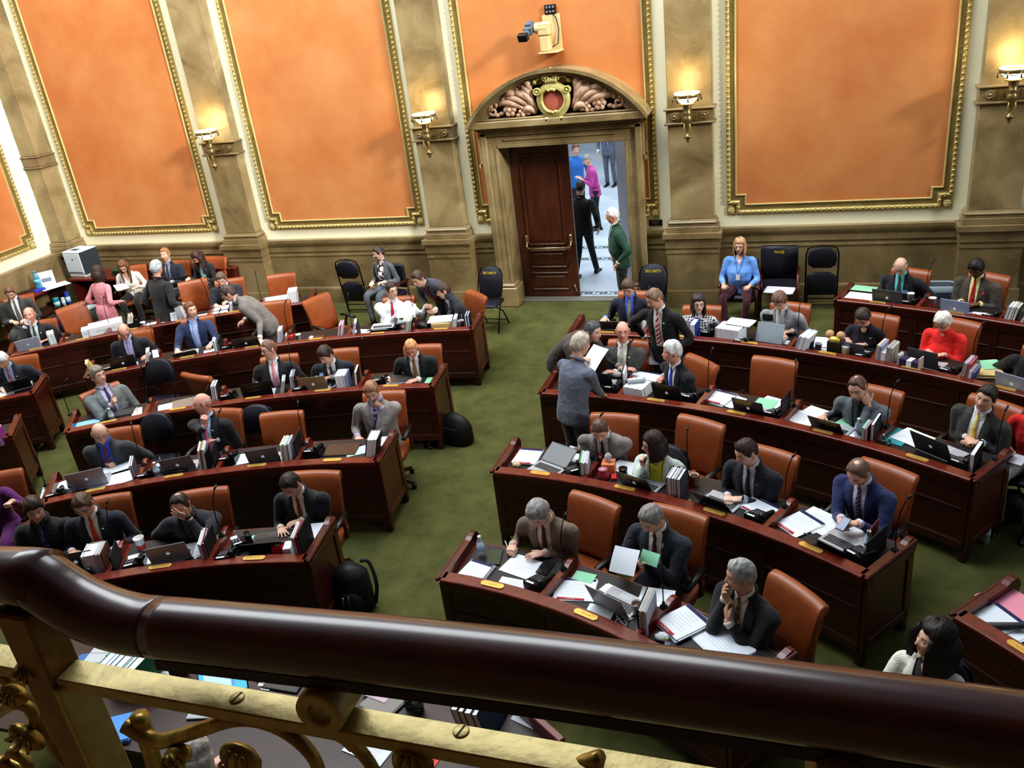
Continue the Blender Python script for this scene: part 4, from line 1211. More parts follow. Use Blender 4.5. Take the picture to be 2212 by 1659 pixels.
    if not nojacket:
        # lapels
        for s in (-1, 1):
            rows_ = []
            for k in range(9):
                v = -.0-(min(vb, .36))*k/8; w = wt+(wb-wt)*(.03-v)/(.03+vb)
                t = k/8; lw = (.02+.05*smooth(0, .3, t))*(1-smooth(.45, 1.0, t)*.95)
                rows_.append([front_pt(p, s*w, v, .004), front_pt(p, s*(w+lw*.5), v+.002, .014), front_pt(p, s*(w+lw), v+(.012 if k > 1 else 0), .007)])
            V = [q for r in rows_ for q in r]; Fq = []
            for k in range(8):
                for j in range(2):
                    f = (k*3+j, k*3+j+1, k*3+j+4, k*3+j+3); Fq.append(f)
            jb.add(V, Fq, 0, True)
        # collar roll of the jacket round the back of the neck
        pts = []
        for k in range(13):
            a = PI*(-.22+1.44*k/12); r_ = .074*sc if not fm else .066*sc
            pts.append(N0+right*(r_*math.cos(a))-fwd*(r_*math.sin(a)*.95)+td*(.012+.016*math.sin(a)))
        jb.tube(pts, [.014]*13, 6)
    if not p.get('noshirt'):
        r_ = (.060 if not fm else .052)*sc
        if not p.get('nocollar'):
            ring = []
            for k in range(21):
                a = PI*(-.5+.04)+2*PI*.96*k/20
                c = N0+td*.03+right*(r_*math.cos(a))+fwd*(-r_*math.sin(a)*.98+.004)*1
                fr = max(0, -math.sin(a)); c = c-td*(.035*fr**3)
                ring.append([c+td*.018, c+td*.0-(N0-c).normalized()*.006, c-td*.022-(N0-c).normalized()*.014])
            V = [q for r in ring for q in r]; Fq = []
            for k in range(20):
                for j in range(2): Fq.append((k*3+j, k*3+j+1, k*3+j+4, k*3+j+3))
            sb.add(V, Fq, 0, True)
        if not p.get('nocuff'):
            for side, S, E, W, dd, pn, pose in p['arms']:
                d = (W-E).normalized(); sb.tube([W-d*.035, W-d*.01, W+d*.006], [.034*sc, .036*sc, .035*sc], 12)
    if nojacket:
        o = jb.build(p['over'], jm, root)
        if sb.v: sb.build('collar' if p['over'] == 'shirt' else 'top', sm_ if not p.get('skinv') else sm_, root)
    else:
        jb.build('jacket' if not p.get('cardigan') else 'cardigan', jm, root)
        if sb.v: sb.build('shirt' if not fm else 'blouse', sm_, root)
    if p['tie']:
        t = p['tie']; tm = cloth(*t) if isinstance(t[0], tuple) else cloth(t)
        b = MB(); rows_ = []
        L = min(vb-.01, .42) if vb > 0 else .34
        for k in range(10):
            q = k/9; v = -.012-L*q
            hw = .017 if k == 0 else (.013 if k == 1 else .014+.022*q)
            rows_.append([front_pt(p, -hw, v, .004), front_pt(p, -hw*.6, v, .012+.006*(k == 0)), front_pt(p, hw*.6, v, .012+.006*(k == 0)), front_pt(p, hw, v, .004)])
        V = [q for r in rows_ for q in r]; Fq = []
        for k in range(9):
            for j in range(3): Fq.append((k*4+j, k*4+j+1, k*4+j+5, k*4+j+4))
        b.add(V, Fq, 0, True); b.build('tie', tm, root)
    if p['pin']:
        b = MB(); q = front_pt(p, -.085, -.13, .012); T = frame(q, right, td); b.lathe([(.012, 0), (.012, .004), (.001, .005)], 10, 0, True, T); b.build('lapel_pin', mat('pin_%s' % (p['pin'],), p['pin'], rough=.4), root)
    if p.get('square'):
        b = MB(); q = front_pt(p, -.095, -.155, .010); T = frame(q, right, td)
        b.add([(-.035, -.015, 0), (.035, -.015, 0), (.04, .012, .008), (.01, .03, .012), (-.012, .016, .01), (-.038, .026, .008)], [(0, 1, 2, 3, 4, 5)], 0, False, T); b.build('pocket_square', cloth(p['square']), root)
    if p['badge']:
        b = MB(); q0 = front_pt(p, 0, -.30, .02); T = frame(q0, right, td); b.box((0, 0, 0), (.055, .085, .004), 0, .003, T); b.box((0, .0, .003), (.03, .03, .002), 1, 0, T)
        for s in (-1, 1): b.tube([front_pt(p, s*wt, 0, .012), front_pt(p, s*.04, -.14, .012), q0+td*.04], .003, 5, 2)
        b.build('lanyard_badge', [M_white, M_black, M_blackm], root)
    if p['watch']:
        side, S, E, W, dd, pn, pose = p['arms'][0 if p['watch'] > 0 else 1]
        d = (W-E).normalized(); b = MB(); b.tube([W-d*.002, W+d*.02], .032*sc, 12); b.build('wristwatch', M_black, root)
    # legs
    tr = p['trou'] or (jk if not isinstance(jk, bpy.types.Material) else (28, 28, 32)); tm = tr if isinstance(tr, bpy.types.Material) else cloth(tr)
    b = MB(); fe = []
    hz = p['hz']
    for s in (-1, 1):
        h = V3((s*.09*sc, 0, hz-.02))
        if p['legs']: kn, an = V3(p['legs'][0 if s > 0 else 1][0]), V3(p['legs'][0 if s > 0 else 1][1])
        elif p['stand']: kn = V3((s*.10*sc, .02, .5*sc)); an = V3((s*.11*sc, -.02, .08))
        else: kn = V3((s*.14*sc, .43*sc, hz-.02)); an = V3((s*.13*sc, .40*sc, .09))
        P = catmull([h, h+(kn-h)*.5, kn, kn+(an-kn)*.5, an], 4); m = len(P)
        b.tube(P, [(.098-.038*smooth(0, .55, i/(m-1))-.008*smooth(.55, 1, i/(m-1)))*sc for i in range(m)], 12)
        fe.append(an)
    c, r, f, hw, hd, t = p['prof'][2]; b.loft([selip(c-t*.12, r, f, hw*.8, hd*.8), selip(c-t*.06, r, f, hw*.96, hd*.95), selip(c+t*.05, r, f, hw*.93, hd*.93)])
    if p['skirt']:
        b = MB(); ks = p['skirt']; z0 = .48*sc; b.loft([selip(V3((0, 0, hz+.12)), V3((1, 0, 0)), V3((0, 1, 0)), .15*sc, .11*sc), selip(V3((0, 0, hz-.03)), V3((1, 0, 0)), V3((0, 1, 0)), .19*sc, .14*sc), selip(V3((0, 0, .7*sc)), V3((1, 0, 0)), V3((0, 1, 0)), .19*sc, .13*sc), selip(V3((0, 0, z0)), V3((1, 0, 0)), V3((0, 1, 0)), .19*sc, .13*sc)])
        b.build('skirt', cloth(ks), root)
        b = MB()
        for s in (-1, 1): b.tube([(s*.09, 0, .5), (s*.09, 0, .3), (s*.09, 0, .08)], [.06, .055, .04], 10)
        b.build('stockings', cloth((40, 34, 34)), root)
    else: b.build('trousers', tm, root)
    for an in fe:
        b = MB(); rings = []
        dr = p.get('footdir') or (0, 1)
        fd = V3((dr[0], dr[1], 0)).normalized(); sd = V3((fd.y, -fd.x, 0))
        for y, w, h in ((-.07, .028, .06), (-.05, .036, .085), (0, .038, .09), (.07, .043, .06), (.14, .045, .045), (.18, .035, .035), (.195, .015, .02)):
            c = V3((an.x, an.y, an.z-.09))+fd*(y*sc)
            rings.append([c+sd*(w*math.cos(t)*sc)+V3((0, 0, max(0, h*sc*(.5+.5*math.sin(t))))) for t in [2*PI*k/10 for k in range(10)]])
        b.loft(rings); b.build('shoe', mat('shoe_%s' % (p['shoes'],), p['shoes'], rough=.35), root)
    p['root'] = root
# ------------------------------------------------------------------ who is in the room
def fs(key, i): return -math.degrees(SEATS[key][i]['th'])
def sit(who, label, head, chair='o', cturn=0, coff=(0, 0), **kw):
    p = person(label, head, **kw)
    rz = p['rz']+rad(cturn); d = Matrix.Rotation(rz, 3, 'Z') @ V3((coff[0], .06+coff[1], 0))
    if chair == 'o': office_chair(p['loc']+d, rz, 'orange leather chair under '+who)
    elif chair == 'f': folding(p['loc']+d, rz, 'dark blue folding chair under '+who)
    return p
W = (226, 230, 236); BLK = (27, 28, 34)
# left, against the back and side wall
sit('the man in the dark grey suit at the left wall', 'man in a dark grey suit and grey tie reading in the far left corner', (22, 632), fa=38, lean=8, hpitch=35, jacket=(62, 62, 62), shirt=W, tie=(96, 94, 98), hair=('short', (92, 68, 52)), rh=('B', (.1, .3, .72), 'relax'), lh=('B', (-.1, .3, .72), 'relax'))
sit('the man drinking from a white cup', 'man in a black suit drinking from a white paper cup', (64, 680), fa=fs('L5', 0)-8, lean=6, hpitch=2, jacket=(34, 35, 38), shirt=(196, 206, 212), tie=(74, 84, 82), hair=('thin', (150, 118, 100)), skin='r', pin=(230, 230, 225), rh=('H', (.045, .15, -.075), 'grip', (-.5, .3, .8), (-.5, -.8, 0)), lh=(99, 738, .80, 'flat'))
person('woman in a pink suit standing with her back to the room, dark bobbed hair', (213, 590), fa=172, stand=True, lean=6, hpitch=15, fem=True, jacket=(200, 132, 142), skirt=(196, 128, 140), hair=('bob', (44, 30, 28)), V=(.04, 0), noshirt=True, rh=('B', (.2, .22, .98), 'relax'), lh=('B', (-.16, .2, .95), 'relax'))
sit('the woman in the white blouse', 'woman in a white blouse with long brown hair reading a clipboard on her lap', (266, 576), fa=24, lean=14, hpitch=38, fem=True, jacket=(226, 222, 218), over='blouse', V=(.01, .16), noshirt=True, nocuff=True, shirt=(214, 164, 142), trou=(26, 26, 30), hair=('long', (92, 62, 46)), glasses=(60, 40, 36), rh=('B', (.15, .32, .74), 'flat'), lh=('B', (-.15, .32, .74), 'flat'), shoes=(30, 60, 130))
person('grey haired man in a black suit standing with his back to the room', (338, 580), fa=168, stand=True, lean=5, hpitch=10, hturn=12, jacket=(34, 34, 38), V=(.04, 0), noshirt=True, hair=('full', (140, 146, 150)), fat=1.1, rh=('B', (.2, .24, 1.0), 'relax'))
sit('the young man in the navy suit by the wall', 'young man in a navy suit with light brown hair smiling by the back wall', (357, 550), fa=8, lean=4, hpitch=2, eyes='open', jacket=(30, 33, 48), shirt=(120, 128, 150), tie=(44, 46, 58), hair=('short', (130, 92, 56)))
sit('the woman in the black cardigan', 'woman in a black cardigan over a light blue top, long dark hair', (427, 556), fa=-6, lean=10, hpitch=42, hturn=-8, fem=True, jacket=(26, 26, 30), cardigan=True, shirt=(160, 212, 230), V=(.065, .40), nocollar=True, nocuff=True, hair=('long', (48, 32, 28)), pin=(120, 170, 160))
sit('the man reading white papers near the back wall', 'man in a charcoal suit bent over white papers at the back left row', (478, 603), fa=fs('L5', 4), lean=20, hpitch=32, jacket=(42, 44, 54), shirt=W, tie=((60, 60, 70), 'stripe', (190, 190, 195), 30), hair=('short', (84, 70, 60)), rh=(468, 664, .80, 'flat'), lh=(489, 655, .84, 'grip'))
person('man in a grey suit stooping over a desk with his hand on it', (494, 634), fa=-62, stand=True, lean=42, hpitch=22, jacket=(112, 107, 104), shirt=W, tie=(40, 40, 46), trou=(46, 44, 46), hair=('short', (62, 50, 46)), lh=(551, 732, .86, 'flat'), rh=('B', (.2, .42, .95), 'relax'))
sit('the man in the navy suit and blue tie', 'man in a navy suit and pale blue tie looking to the right', (412, 670), fa=fs('L4', 1), lean=3, hpitch=4, hturn=38, eyes='open', jacket=(40, 50, 84), shirt=(150, 176, 226), tie=((112, 132, 196), 'dots', (170, 185, 225), 60), hair=('short', (96, 64, 46)), rh=(384, 762, .80, 'relax'), lh=(452, 748, .82, 'relax'))
sit('the older man in a lavender tie', 'older balding man in a dark suit and lavender tie looking down', (268, 716), fa=fs('L4', 0)-6, lean=14, hpitch=36, hturn=14, jacket=(30, 32, 42), shirt=(178, 190, 234), tie=(174, 164, 218), hair=('thin', (150, 124, 104)), skin='r', glasses=(80, 60, 50), rh=(262, 780, .80, 'flat'), lh=('B', (-.22, .3, .8), 'relax'))
sit('the woman in the grey cardigan', 'woman in a grey cardigan over a black and white top sitting against the back wall', (818, 547), fa=-14, chair=None, lean=2, hpitch=16, hturn=-34, fem=True, eyes='open', jacket=(82, 86, 94), cardigan=True, shirt=cloth((226, 228, 232), 'blotch', (24, 24, 28), 16), V=(.07, .42), nocollar=True, nocuff=True, hair=('short', (44, 36, 34)), skin='c', rh=('B', (.12, .28, .70), 'relax'), lh=('B', (-.1, .26, .72), 'relax'))
sit('the large man in white shirt sleeves', 'large man in a white shirt and red tie holding a sheet of paper, dark glasses', (846, 628), fa=fs('L4', 4)-4, lean=2, hpitch=4, hturn=48, eyes='open', jacket=(222, 230, 240), over='shirt', fat=1.35, V=(.0, .0), shirt=(222, 230, 240), tie=(176, 28, 46), hair=('short', (44, 34, 30)), glasses=(30, 24, 24), nocuff=True, trou=(40, 42, 50), rh=(858, 686, .93, 'grip'), lh=(916, 664, .95, 'grip'))
person('man in a charcoal suit with a red tie bending over beside the white shirt man', (904, 602), fa=-22, stand=True, lean=46, hpitch=28, jacket=(56, 60, 70), shirt=(70, 70, 80), tie=(150, 30, 44), hair=('short', (62, 46, 38)), rh=(918, 668, .9, 'relax'))
sit('the man in dark navy leaning to the left', 'man in a dark navy suit turned in profile at the aisle end', (958, 628), fa=fs('L4', 5)-48, lean=20, hpitch=18, hturn=-22, jacket=(28, 30, 40), shirt=(190, 200, 215), tie=(70, 68, 74), hair=('short', (56, 40, 32)), rh=(932, 672, .96, 'fist'), lh=(944, 692, .82, 'flat'))
# third row on the left
sit('the reclining man in grey', 'grey haired man in a grey suit reclining in his chair and pointing', (212, 812), fa=62, lean=-14, hpitch=-4, hturn=14, eyes='open', jacket=(104, 110, 112), shirt=(172, 166, 198), tie=(52, 46, 70), hair=('full', (104, 98, 90)), glasses=(110, 60, 50), rh=('B', (.04, .30, 1.02), 'point', (-.2, .5, .7), (-.9, 0, 0)), lh=('B', (-.18, .34, .76), 'relax'))
sit('the man with the pink tie', 'man in a black suit and pale pink tie looking sharply left', (581, 755), fa=fs('L3', 2), lean=2, hpitch=6, hturn=-48, eyes='open', jacket=(31, 32, 39), shirt=W, tie=(226, 142, 154), hair=('crop', (96, 72, 60)), glasses=(70, 64, 64), rh=(556, 838, .80, 'flat'), lh=('B', (-.25, .3, .72), 'relax'))
sit('the dark haired man holding a phone', 'dark haired man in a dark suit hunched over a small phone', (703, 767), fa=fs('L3', 3), lean=22, hpitch=30, hturn=-22, jacket=(29, 32, 43), shirt=(214, 224, 240), tie=(76, 66, 84), hair=('full', (48, 36, 32)), rh=(686, 818, .87, 'grip'), lh=(711, 820, .87, 'grip'))
sit('the ginger haired man with white cuffs', 'ginger haired man in a black suit with white cuffs reading at the aisle end', (888, 752), fa=fs('L3', 4), lean=16, hpitch=34, hturn=6, jacket=(25, 27, 32), shirt=W, tie=((66, 52, 40), 'dots', (140, 116, 80), 50), hair=('crop', (176, 124, 88)), skin='r', rh=(836, 825, .80, 'flat'), lh=(896, 826, .80, 'flat'))
# second row on the left
sit('the bald man with the blue shirt', 'balding man with glasses in a charcoal suit and bright blue shirt turning pages', (216, 936), fa=fs('L2', 0)-6, lean=14, hpitch=28, hturn=24, jacket=(54, 58, 62), shirt=(66, 84, 190), tie=((60, 36, 52), 'dots', (110, 60, 80), 50), hair=('bald', (110, 88, 74)), glasses=(150, 140, 120), rh=(229, 1008, .82, 'grip'), lh=(264, 992, .85, 'relax'))
sit('the bald man with a hand at his ear', 'bald man in a black suit and bright pink tie with his hand at his ear', (437, 872), fa=fs('L2', 1)-18, lean=0, hpitch=4, hturn=-52, eyes='open', jacket=(26, 28, 36), shirt=(182, 204, 234), tie=(240, 124, 184), hair=('bald', (150, 116, 100)), skin='r', pin=(200, 200, 200), rh=(449, 907, 1.27, 'grip', (-.15, .1, 1), (.1, -1, 0)), V=(.06, .42), lh=(458, 956, .84, 'relax'))
sit('the man in pale grey with his fist at his chin', 'bearded man in a pale grey suit resting his chin on his fist', (803, 845), fa=fs('L2', 3), lean=6, hpitch=30, hturn=4, jacket=(136, 131, 128), shirt=(172, 162, 216), tie=((74, 42, 54), 'blotch', (170, 160, 170), 30), hair=('short', (124, 90, 70)), beard=(126, 84, 62), lh=('H', (-.01, .10, -.13), 'fist', (.75, .1, .65), (0, -1, .2)), rh=('B', (.2, .3, .72), 'relax'))
# first row on the left
sit('the person in black at the left end', 'person in black with a dark blue tie and dark fringe glancing aside', (74, 1100), fa=26, lean=12, hpitch=18, hturn=26, eyes='open', jacket=(26, 26, 28), shirt=(40, 42, 56), tie=((34, 44, 84), 'blotch', (90, 120, 190), 40), hair=('full', (46, 34, 28)), nocuff=True, chair=None)
sit('the man with the orange tie', 'man in a navy suit and long orange tie reading down, thin glasses', (180, 1090), fa=fs('L1', 0)-4, lean=10, hpitch=32, hturn=-2, jacket=(30, 33, 46), shirt=(222, 216, 206), tie=(196, 74, 38), hair=('short', (70, 54, 44)), glasses=(140, 120, 100), pin=(225, 225, 225), rh=(155, 1202, .80, 'flat'), lh=('B', (-.2, .36, .80), 'relax'))
sit('the man covering his face', 'man in a dark suit covering his face with one hand, black wristwatch', (390, 1092), fa=fs('L1', 1), lean=22, hpitch=18, jacket=(40, 42, 47), shirt=(64, 62, 62), tie=(40, 38, 38), nocuff=True, hair=('receding', (46, 38, 34)), lh=('H', (-.02, .118, .0), 'spread', (.85, -.1, .55), (.1, -1, 0)), rh=(386, 1164, .80, 'flat'), watch=-1)
sit('the man in a red striped tie near the aisle', 'dark haired man in a black suit with a red and black striped tie', (628, 1047), fa=fs('L1', 2)-4, lean=16, hpitch=34, hturn=-8, jacket=(29, 29, 35), shirt=(222, 212, 190), tie=((184, 62, 46), 'stripe', (46, 46, 44), 14), hair=('short', (38, 30, 28)), rh=(604, 1152, .80, 'spread'), lh=(639, 1136, .82, 'relax'))
sit('the white haired man at the left edge', 'white haired man in a navy suit and red patterned tie writing at the left edge', (4, 778), fa=28, lean=18, hpitch=38, jacket=(31, 34, 47), shirt=(146, 172, 212), tie=((150, 48, 80), 'blotch', (190, 130, 150), 40), hair=('full', (190, 190, 190)), pin=(200, 200, 200), rh=(4, 846, .80, 'relax'), lh=(48, 826, .80, 'flat'))
sit('the person in purple', 'person in a purple top at the left edge with a hand raised', (-46, 1034), fa=30, lean=8, jacket=(86, 28, 90), over='sweater', noshirt=True, V=(0, 0), fem=True, hair=('bob', (70, 50, 40)), lh=('B', (-.28, .38, .95), 'fist'))
# right: back wall
sit('the woman in the light blue blouse', 'large woman in a light blue blouse and maroon trousers seated against the back wall', (1598, 532), chair=None, fa=-6, lean=0, hpitch=6, hturn=-4, eyes='open', fem=True, fat=1.3, jacket=(104, 152, 218), over='shirt', V=(.0, .15), shirt=(232, 196, 206), nocollar=True, noshirt=False, nocuff=True, trou=(64, 22, 34), hair=('bob', (150, 118, 88)), glasses=(90, 60, 60), badge=True, rh=('B', (.17, .36, .66), 'flat'), lh=('B', (-.17, .36, .66), 'flat'), legs=[((.17, .42, .5), (.13, .44, .09)), ((-.17, .42, .5), (-.13, .44, .09))])
sit('the man in the blue shirt behind the standing man', 'man in a navy suit, bright blue shirt and pale patterned tie reading his desk', (1357, 622), fa=fs('R4', 0), lean=8, hpitch=28, jacket=(31, 35, 56), shirt=(92, 124, 228), tie=((192, 190, 164), 'dots', (150, 150, 120), 60), hair=('full', (74, 60, 50)), rh=(1307, 692, .80, 'flat'), lh=('B', (-.22, .3, .8), 'relax'))
person('man standing in a black suit with a red and white striped tie, paper in hand', (1414, 645), fa=-20, stand=True, lean=12, hpitch=28, hturn=-28, jacket=(22, 23, 27), shirt=(226, 228, 230), tie=((164, 26, 42), 'stripe', (226, 214, 214), 10), V=(.05, .44), hair=('short', (104, 84, 70)), pin=(230, 230, 230), rh=(1393, 742, .88, 'grip', (-.1, .2, -1)), lh=('B', (-.2, .3, 1.0), 'relax'))
sit('the woman in the patterned top', 'woman in a black and white lattice patterned top with dark hair and glasses', (1508, 656), fa=fs('R4', 1)+6, lean=4, hpitch=6, hturn=20, eyes='open', fem=True, fat=1.15, jacket=cloth((235, 235, 238), 'lattice', (24, 26, 34), 30), over='blouse', noshirt=True, V=(0, 0), trou=(30, 30, 36), hair=('bob', (46, 34, 34)), glasses=(50, 40, 40), skin='c', rh=(1512, 712, .80, 'relax'), lh=(1543, 704, .80, 'relax'))
sit('the man in light grey among white books', 'man in a light grey suit and dotted tie behind a row of white books', (1684, 650), fa=fs('R4', 2)-2, lean=10, hpitch=36, jacket=(140, 144, 150), shirt=(214, 212, 214), tie=((50, 48, 58), 'dots', (180, 180, 185), 50), hair=('full', (92, 72, 60)), rh=(1683, 728, .80, 'relax'), lh=(1702, 721, .82, 'relax'))
sit('the dark haired woman writing', 'woman with short dark hair in a dark purple top writing with a pen', (1864, 686), fa=fs('R4', 3)-4, lean=14, hpitch=38, hturn=-4, fem=True, jacket=(30, 24, 42), over='blouse', V=(.03, .2), shirt=(22, 20, 26), nocollar=True, nocuff=True, hair=('full', (46, 38, 36)), glasses=(40, 36, 36), pin=(200, 200, 200), rh=(1830, 740, .81, 'grip'), lh=(1862, 749, .80, 'flat'))
sit('the woman in the red cardigan', 'white haired woman in a red cardigan sorting papers with both hands', (2037, 696), fa=fs('R4', 4)-4, lean=12, hpitch=34, fem=True, fat=1.25, jacket=(226, 48, 44), over='cardigan', noshirt=True, V=(0, 0), trou=(40, 36, 40), hair=('curly', (214, 206, 188)), glasses=(120, 100, 90), rh=(2002, 764, .82, 'relax'), lh=(2030, 771, .82, 'relax'))
sit('the man with the teal shirt', 'balding man in a black suit and teal shirt looking down against the back wall', (1945, 576), fa=fs('R5', 0)-4, lean=12, hpitch=40, hturn=8, jacket=(31, 34, 42), shirt=(112, 204, 204), tie=((112, 104, 104), 'dots', (70, 62, 70), 50), hair=('thin', (156, 134, 116)), glasses=(170, 160, 150), rh=(1943, 634, .82, 'relax'), lh=(1965, 634, .82, 'relax'))
sit('the bearded man with a red tie', 'bearded man in a brown grey suit with red tie and red pocket square', (2109, 580), fa=fs('R5', 1)-8, lean=8, hpitch=32, fat=1.15, skin='d', beard=(24, 18, 16), jacket=(76, 70, 64), shirt=(234, 226, 156), tie=(176, 26, 36), square=(214, 50, 60), hair=('full', (24, 20, 20)), rh=(2073, 657, .81, 'flat'), lh=(2106, 661, .81, 'flat'))
sit('the person typing at the right edge', 'person in black with dark skin reaching to a laptop at the right edge', (2240, 742), fa=fs('R4', 5), skin='d', lean=10, jacket=(28, 26, 30), over='jacket', noshirt=True, V=(0, 0), hair=('full', (22, 18, 18)), rh=(2196, 806, .85, 'point'))
# right: the group around the aisle desk
person('man in a dark brown jacket bending far over behind the desk on the aisle', (1281, 716), fa=66, stand=True, lean=58, hpitch=12, jacket=(74, 66, 62), V=(.04, .3), shirt=(150, 150, 155), hair=('short', (66, 66, 68)), rh=('B', (.2, .75, .85), 'relax'), lh=('B', (-.2, .75, .85), 'relax'))
person('man in a blue grey jacket standing with his back to us', (1254, 745), fa=146, stand=True, lean=14, hpitch=14, hturn=-14, jacket=(96, 103, 118), V=(.04, 0), noshirt=True, trou=(74, 76, 82), hair=('full', (152, 142, 132)), rh=(1311, 850, .90, 'flat'), lh=(1282, 772, 1.12, 'grip'))
sit('the bald man with folded arms', 'bald man with glasses in a grey suit sitting with folded arms and smiling', (1345, 716), fa=-2, lean=-2, hpitch=0, hturn=14, eyes='open', jacket=(70, 70, 70), shirt=(222, 216, 206), tie=(172, 168, 164), hair=('bald', (120, 96, 84)), skin='r', glasses=(140, 110, 100), pin=(230, 230, 230), rh=('B', (-.13, .23, .88), 'relax', (-1, .1, .1)), lh=('B', (.13, .26, .85), 'relax', (1, .1, .05)), watch=1)
sit('the silver haired man in profile', 'silver haired man in a black suit and blue tie in profile with clasped hands', (1452, 760), fa=-44, lean=10, hpitch=8, hturn=-26, eyes='open', jacket=(25, 26, 31), shirt=(220, 224, 232), tie=(56, 84, 206), hair=('full', (178, 178, 178)), skin='r', rh=(1424, 820, .83, 'grip'), lh=(1430, 819, .83, 'grip'))
sit('the man resting his cheek on his hand', 'man in a slate grey suit resting his cheek on his hand, thinning dark hair', (1853, 838), fa=fs('R3', 3)-2, lean=14, hpitch=24, hroll=10, jacket=(90, 96, 104), shirt=(52, 60, 66), nocuff=True, tie=(34, 38, 42), hair=('receding', (78, 58, 50)), lh=('H', (-.075, .055, -.075), 'face', (.1, -.2, 1), (.8, -.6, 0)), rh=(1777, 908, .81, 'flat'))
sit('the man with the yellow tie', 'man in a dark grey suit and yellow tie leaning aside', (2130, 858), fa=fs('R3', 4)-6, lean=8, side=-6, hpitch=8, hroll=-14, hturn=6, eyes='open', jacket=(58, 61, 59), shirt=W, tie=(224, 204, 118), hair=('short', (38, 30, 26)), rh=(2084, 952, .81, 'flat'), lh=(2104, 962, .81, 'flat'))
sit('the woman in red at the right edge', 'woman in a red top and checked trousers holding a phone at the right edge', (2243, 872), chair='f', fa=-24, lean=6, fem=True, jacket=(214, 42, 40), over='cardigan', noshirt=True, V=(0, 0), trou=cloth((28, 28, 32), 'dots', (170, 170, 170), 60), hair=('bob', (120, 90, 70)), rh=('B', (.12, .3, .74), 'grip'), lh=('B', (-.12, .3, .74), 'grip'))
# second row on the right
sit('the man in grey bent over his papers', 'man in a grey suit with short brown hair bent low over his papers', (1296, 928), fa=fs('R2', 0)+4, lean=24, hpitch=36, hturn=8, jacket=(124, 120, 118), shirt=(206, 208, 214), tie=(40, 42, 46), hair=('crop', (78, 60, 50)), rh=(1232, 980, .81, 'fist'), lh=(1262, 972, .85, 'fist'))
sit('the woman in the mint jacket', 'woman in a pale mint jacket and yellow top with hand at her mouth', (1411, 960), chair='f', fa=fs('R2', 1)+4, lean=16, hpitch=10, hturn=-58, fem=True, fat=1.1, jacket=(196, 208, 200), shirt=(230, 218, 66), nocollar=True, nocuff=True, V=(.05, .4), hair=('bob', (38, 28, 26)), glasses=(60, 40, 40), rh=('H', (.0, .14, -.11), 'fist', (-.1, .0, .9), (-.7, -.6, 0)), lh=(1442, 1022, .81, 'flat'))
sit('the man in navy with clasped hands', 'man in a dark navy suit looking left with his hands together on his desk', (1612, 976), fa=fs('R2', 2)-2, lean=12, hpitch=24, hturn=-26, jacket=(28, 31, 44), shirt=(190, 192, 206), tie=(22, 23, 28), hair=('short', (44, 33, 30)), skin='c', pin=(150, 150, 150), rh=(1566, 1082, .81, 'grip'), lh=(1591, 1086, .81, 'grip'), watch=-1)
sit('the man in royal blue with a phone', 'man in a royal blue suit with a bald spot looking at his phone', (1854, 1020), fa=fs('R2', 3)-2, lean=14, hpitch=38, jacket=(38, 48, 90), shirt=(206, 200, 218), tie=((36, 38, 66), 'stripe', (110, 114, 146), 16), hair=('receding', (92, 72, 60)), beard=(120, 88, 74), rh=(1811, 1132, .88, 'grip'), lh=(1838, 1138, .88, 'grip'))
# first row on the right
sit('the man in the brown jacket', 'grey haired man in a brown jacket and bolo tie signing a white page', (1163, 1108), cturn=-16, coff=(-.16, -.1), fa=fs('R1', 0)+2, lean=16, hpitch=40, hturn=-4, jacket=(110, 94, 82), shirt=(206, 178, 166), tie=(46, 38, 38), hair=('full', (124, 122, 122)), rh=(1104, 1190, .82, 'grip'), lh=(1164, 1206, .81, 'flat'), V=(.06, .42))
sit('the man holding a green card', 'grey haired man in a dark suit holding a white sheet and a green card', (1407, 1120), fa=fs('R1', 1)+2, lean=10, hpitch=34, hturn=-12, jacket=(38, 43, 53), shirt=(226, 224, 222), tie=(72, 38, 42), hair=('short', (112, 110, 106)), rh=(1341, 1216, .92, 'grip'), lh=(1396, 1222, .95, 'grip'))
sit('the man with fingers at his mouth', 'grey haired man in a black suit with his fingers at his mouth, nearest the railing', (1600, 1243), cturn=-8, coff=(-.12, -.02), fa=fs('R1', 2)-6, lean=8, hpitch=10, hturn=-34, eyes='open', jacket=(29, 30, 35), shirt=(216, 208, 194), tie=((152, 142, 112), 'blotch', (90, 80, 70), 40), hair=('short', (130, 130, 128)), skin='b', rh=('H', (.02, .135, -.115), 'relax', (-.25, .1, .95), (-.5, -.85, 0)), lh=('H', (-.03, .155, -.24), 'relax', (.55, -.1, .75), (.2, -.9, 0)))
sit('the woman in the white jacket', 'woman in a white jacket with big black hair looking up to the left', (2015, 1385), chair='f', fa=-30, lean=2, hpitch=-8, hturn=-40, fem=True, eyes='open', jacket=(228, 226, 216), shirt=(62, 62, 70), nocollar=True, V=(.06, .4), trou=(30, 30, 34), hair=('big', (20, 17, 18)), skin='a', lips=(160, 50, 60))
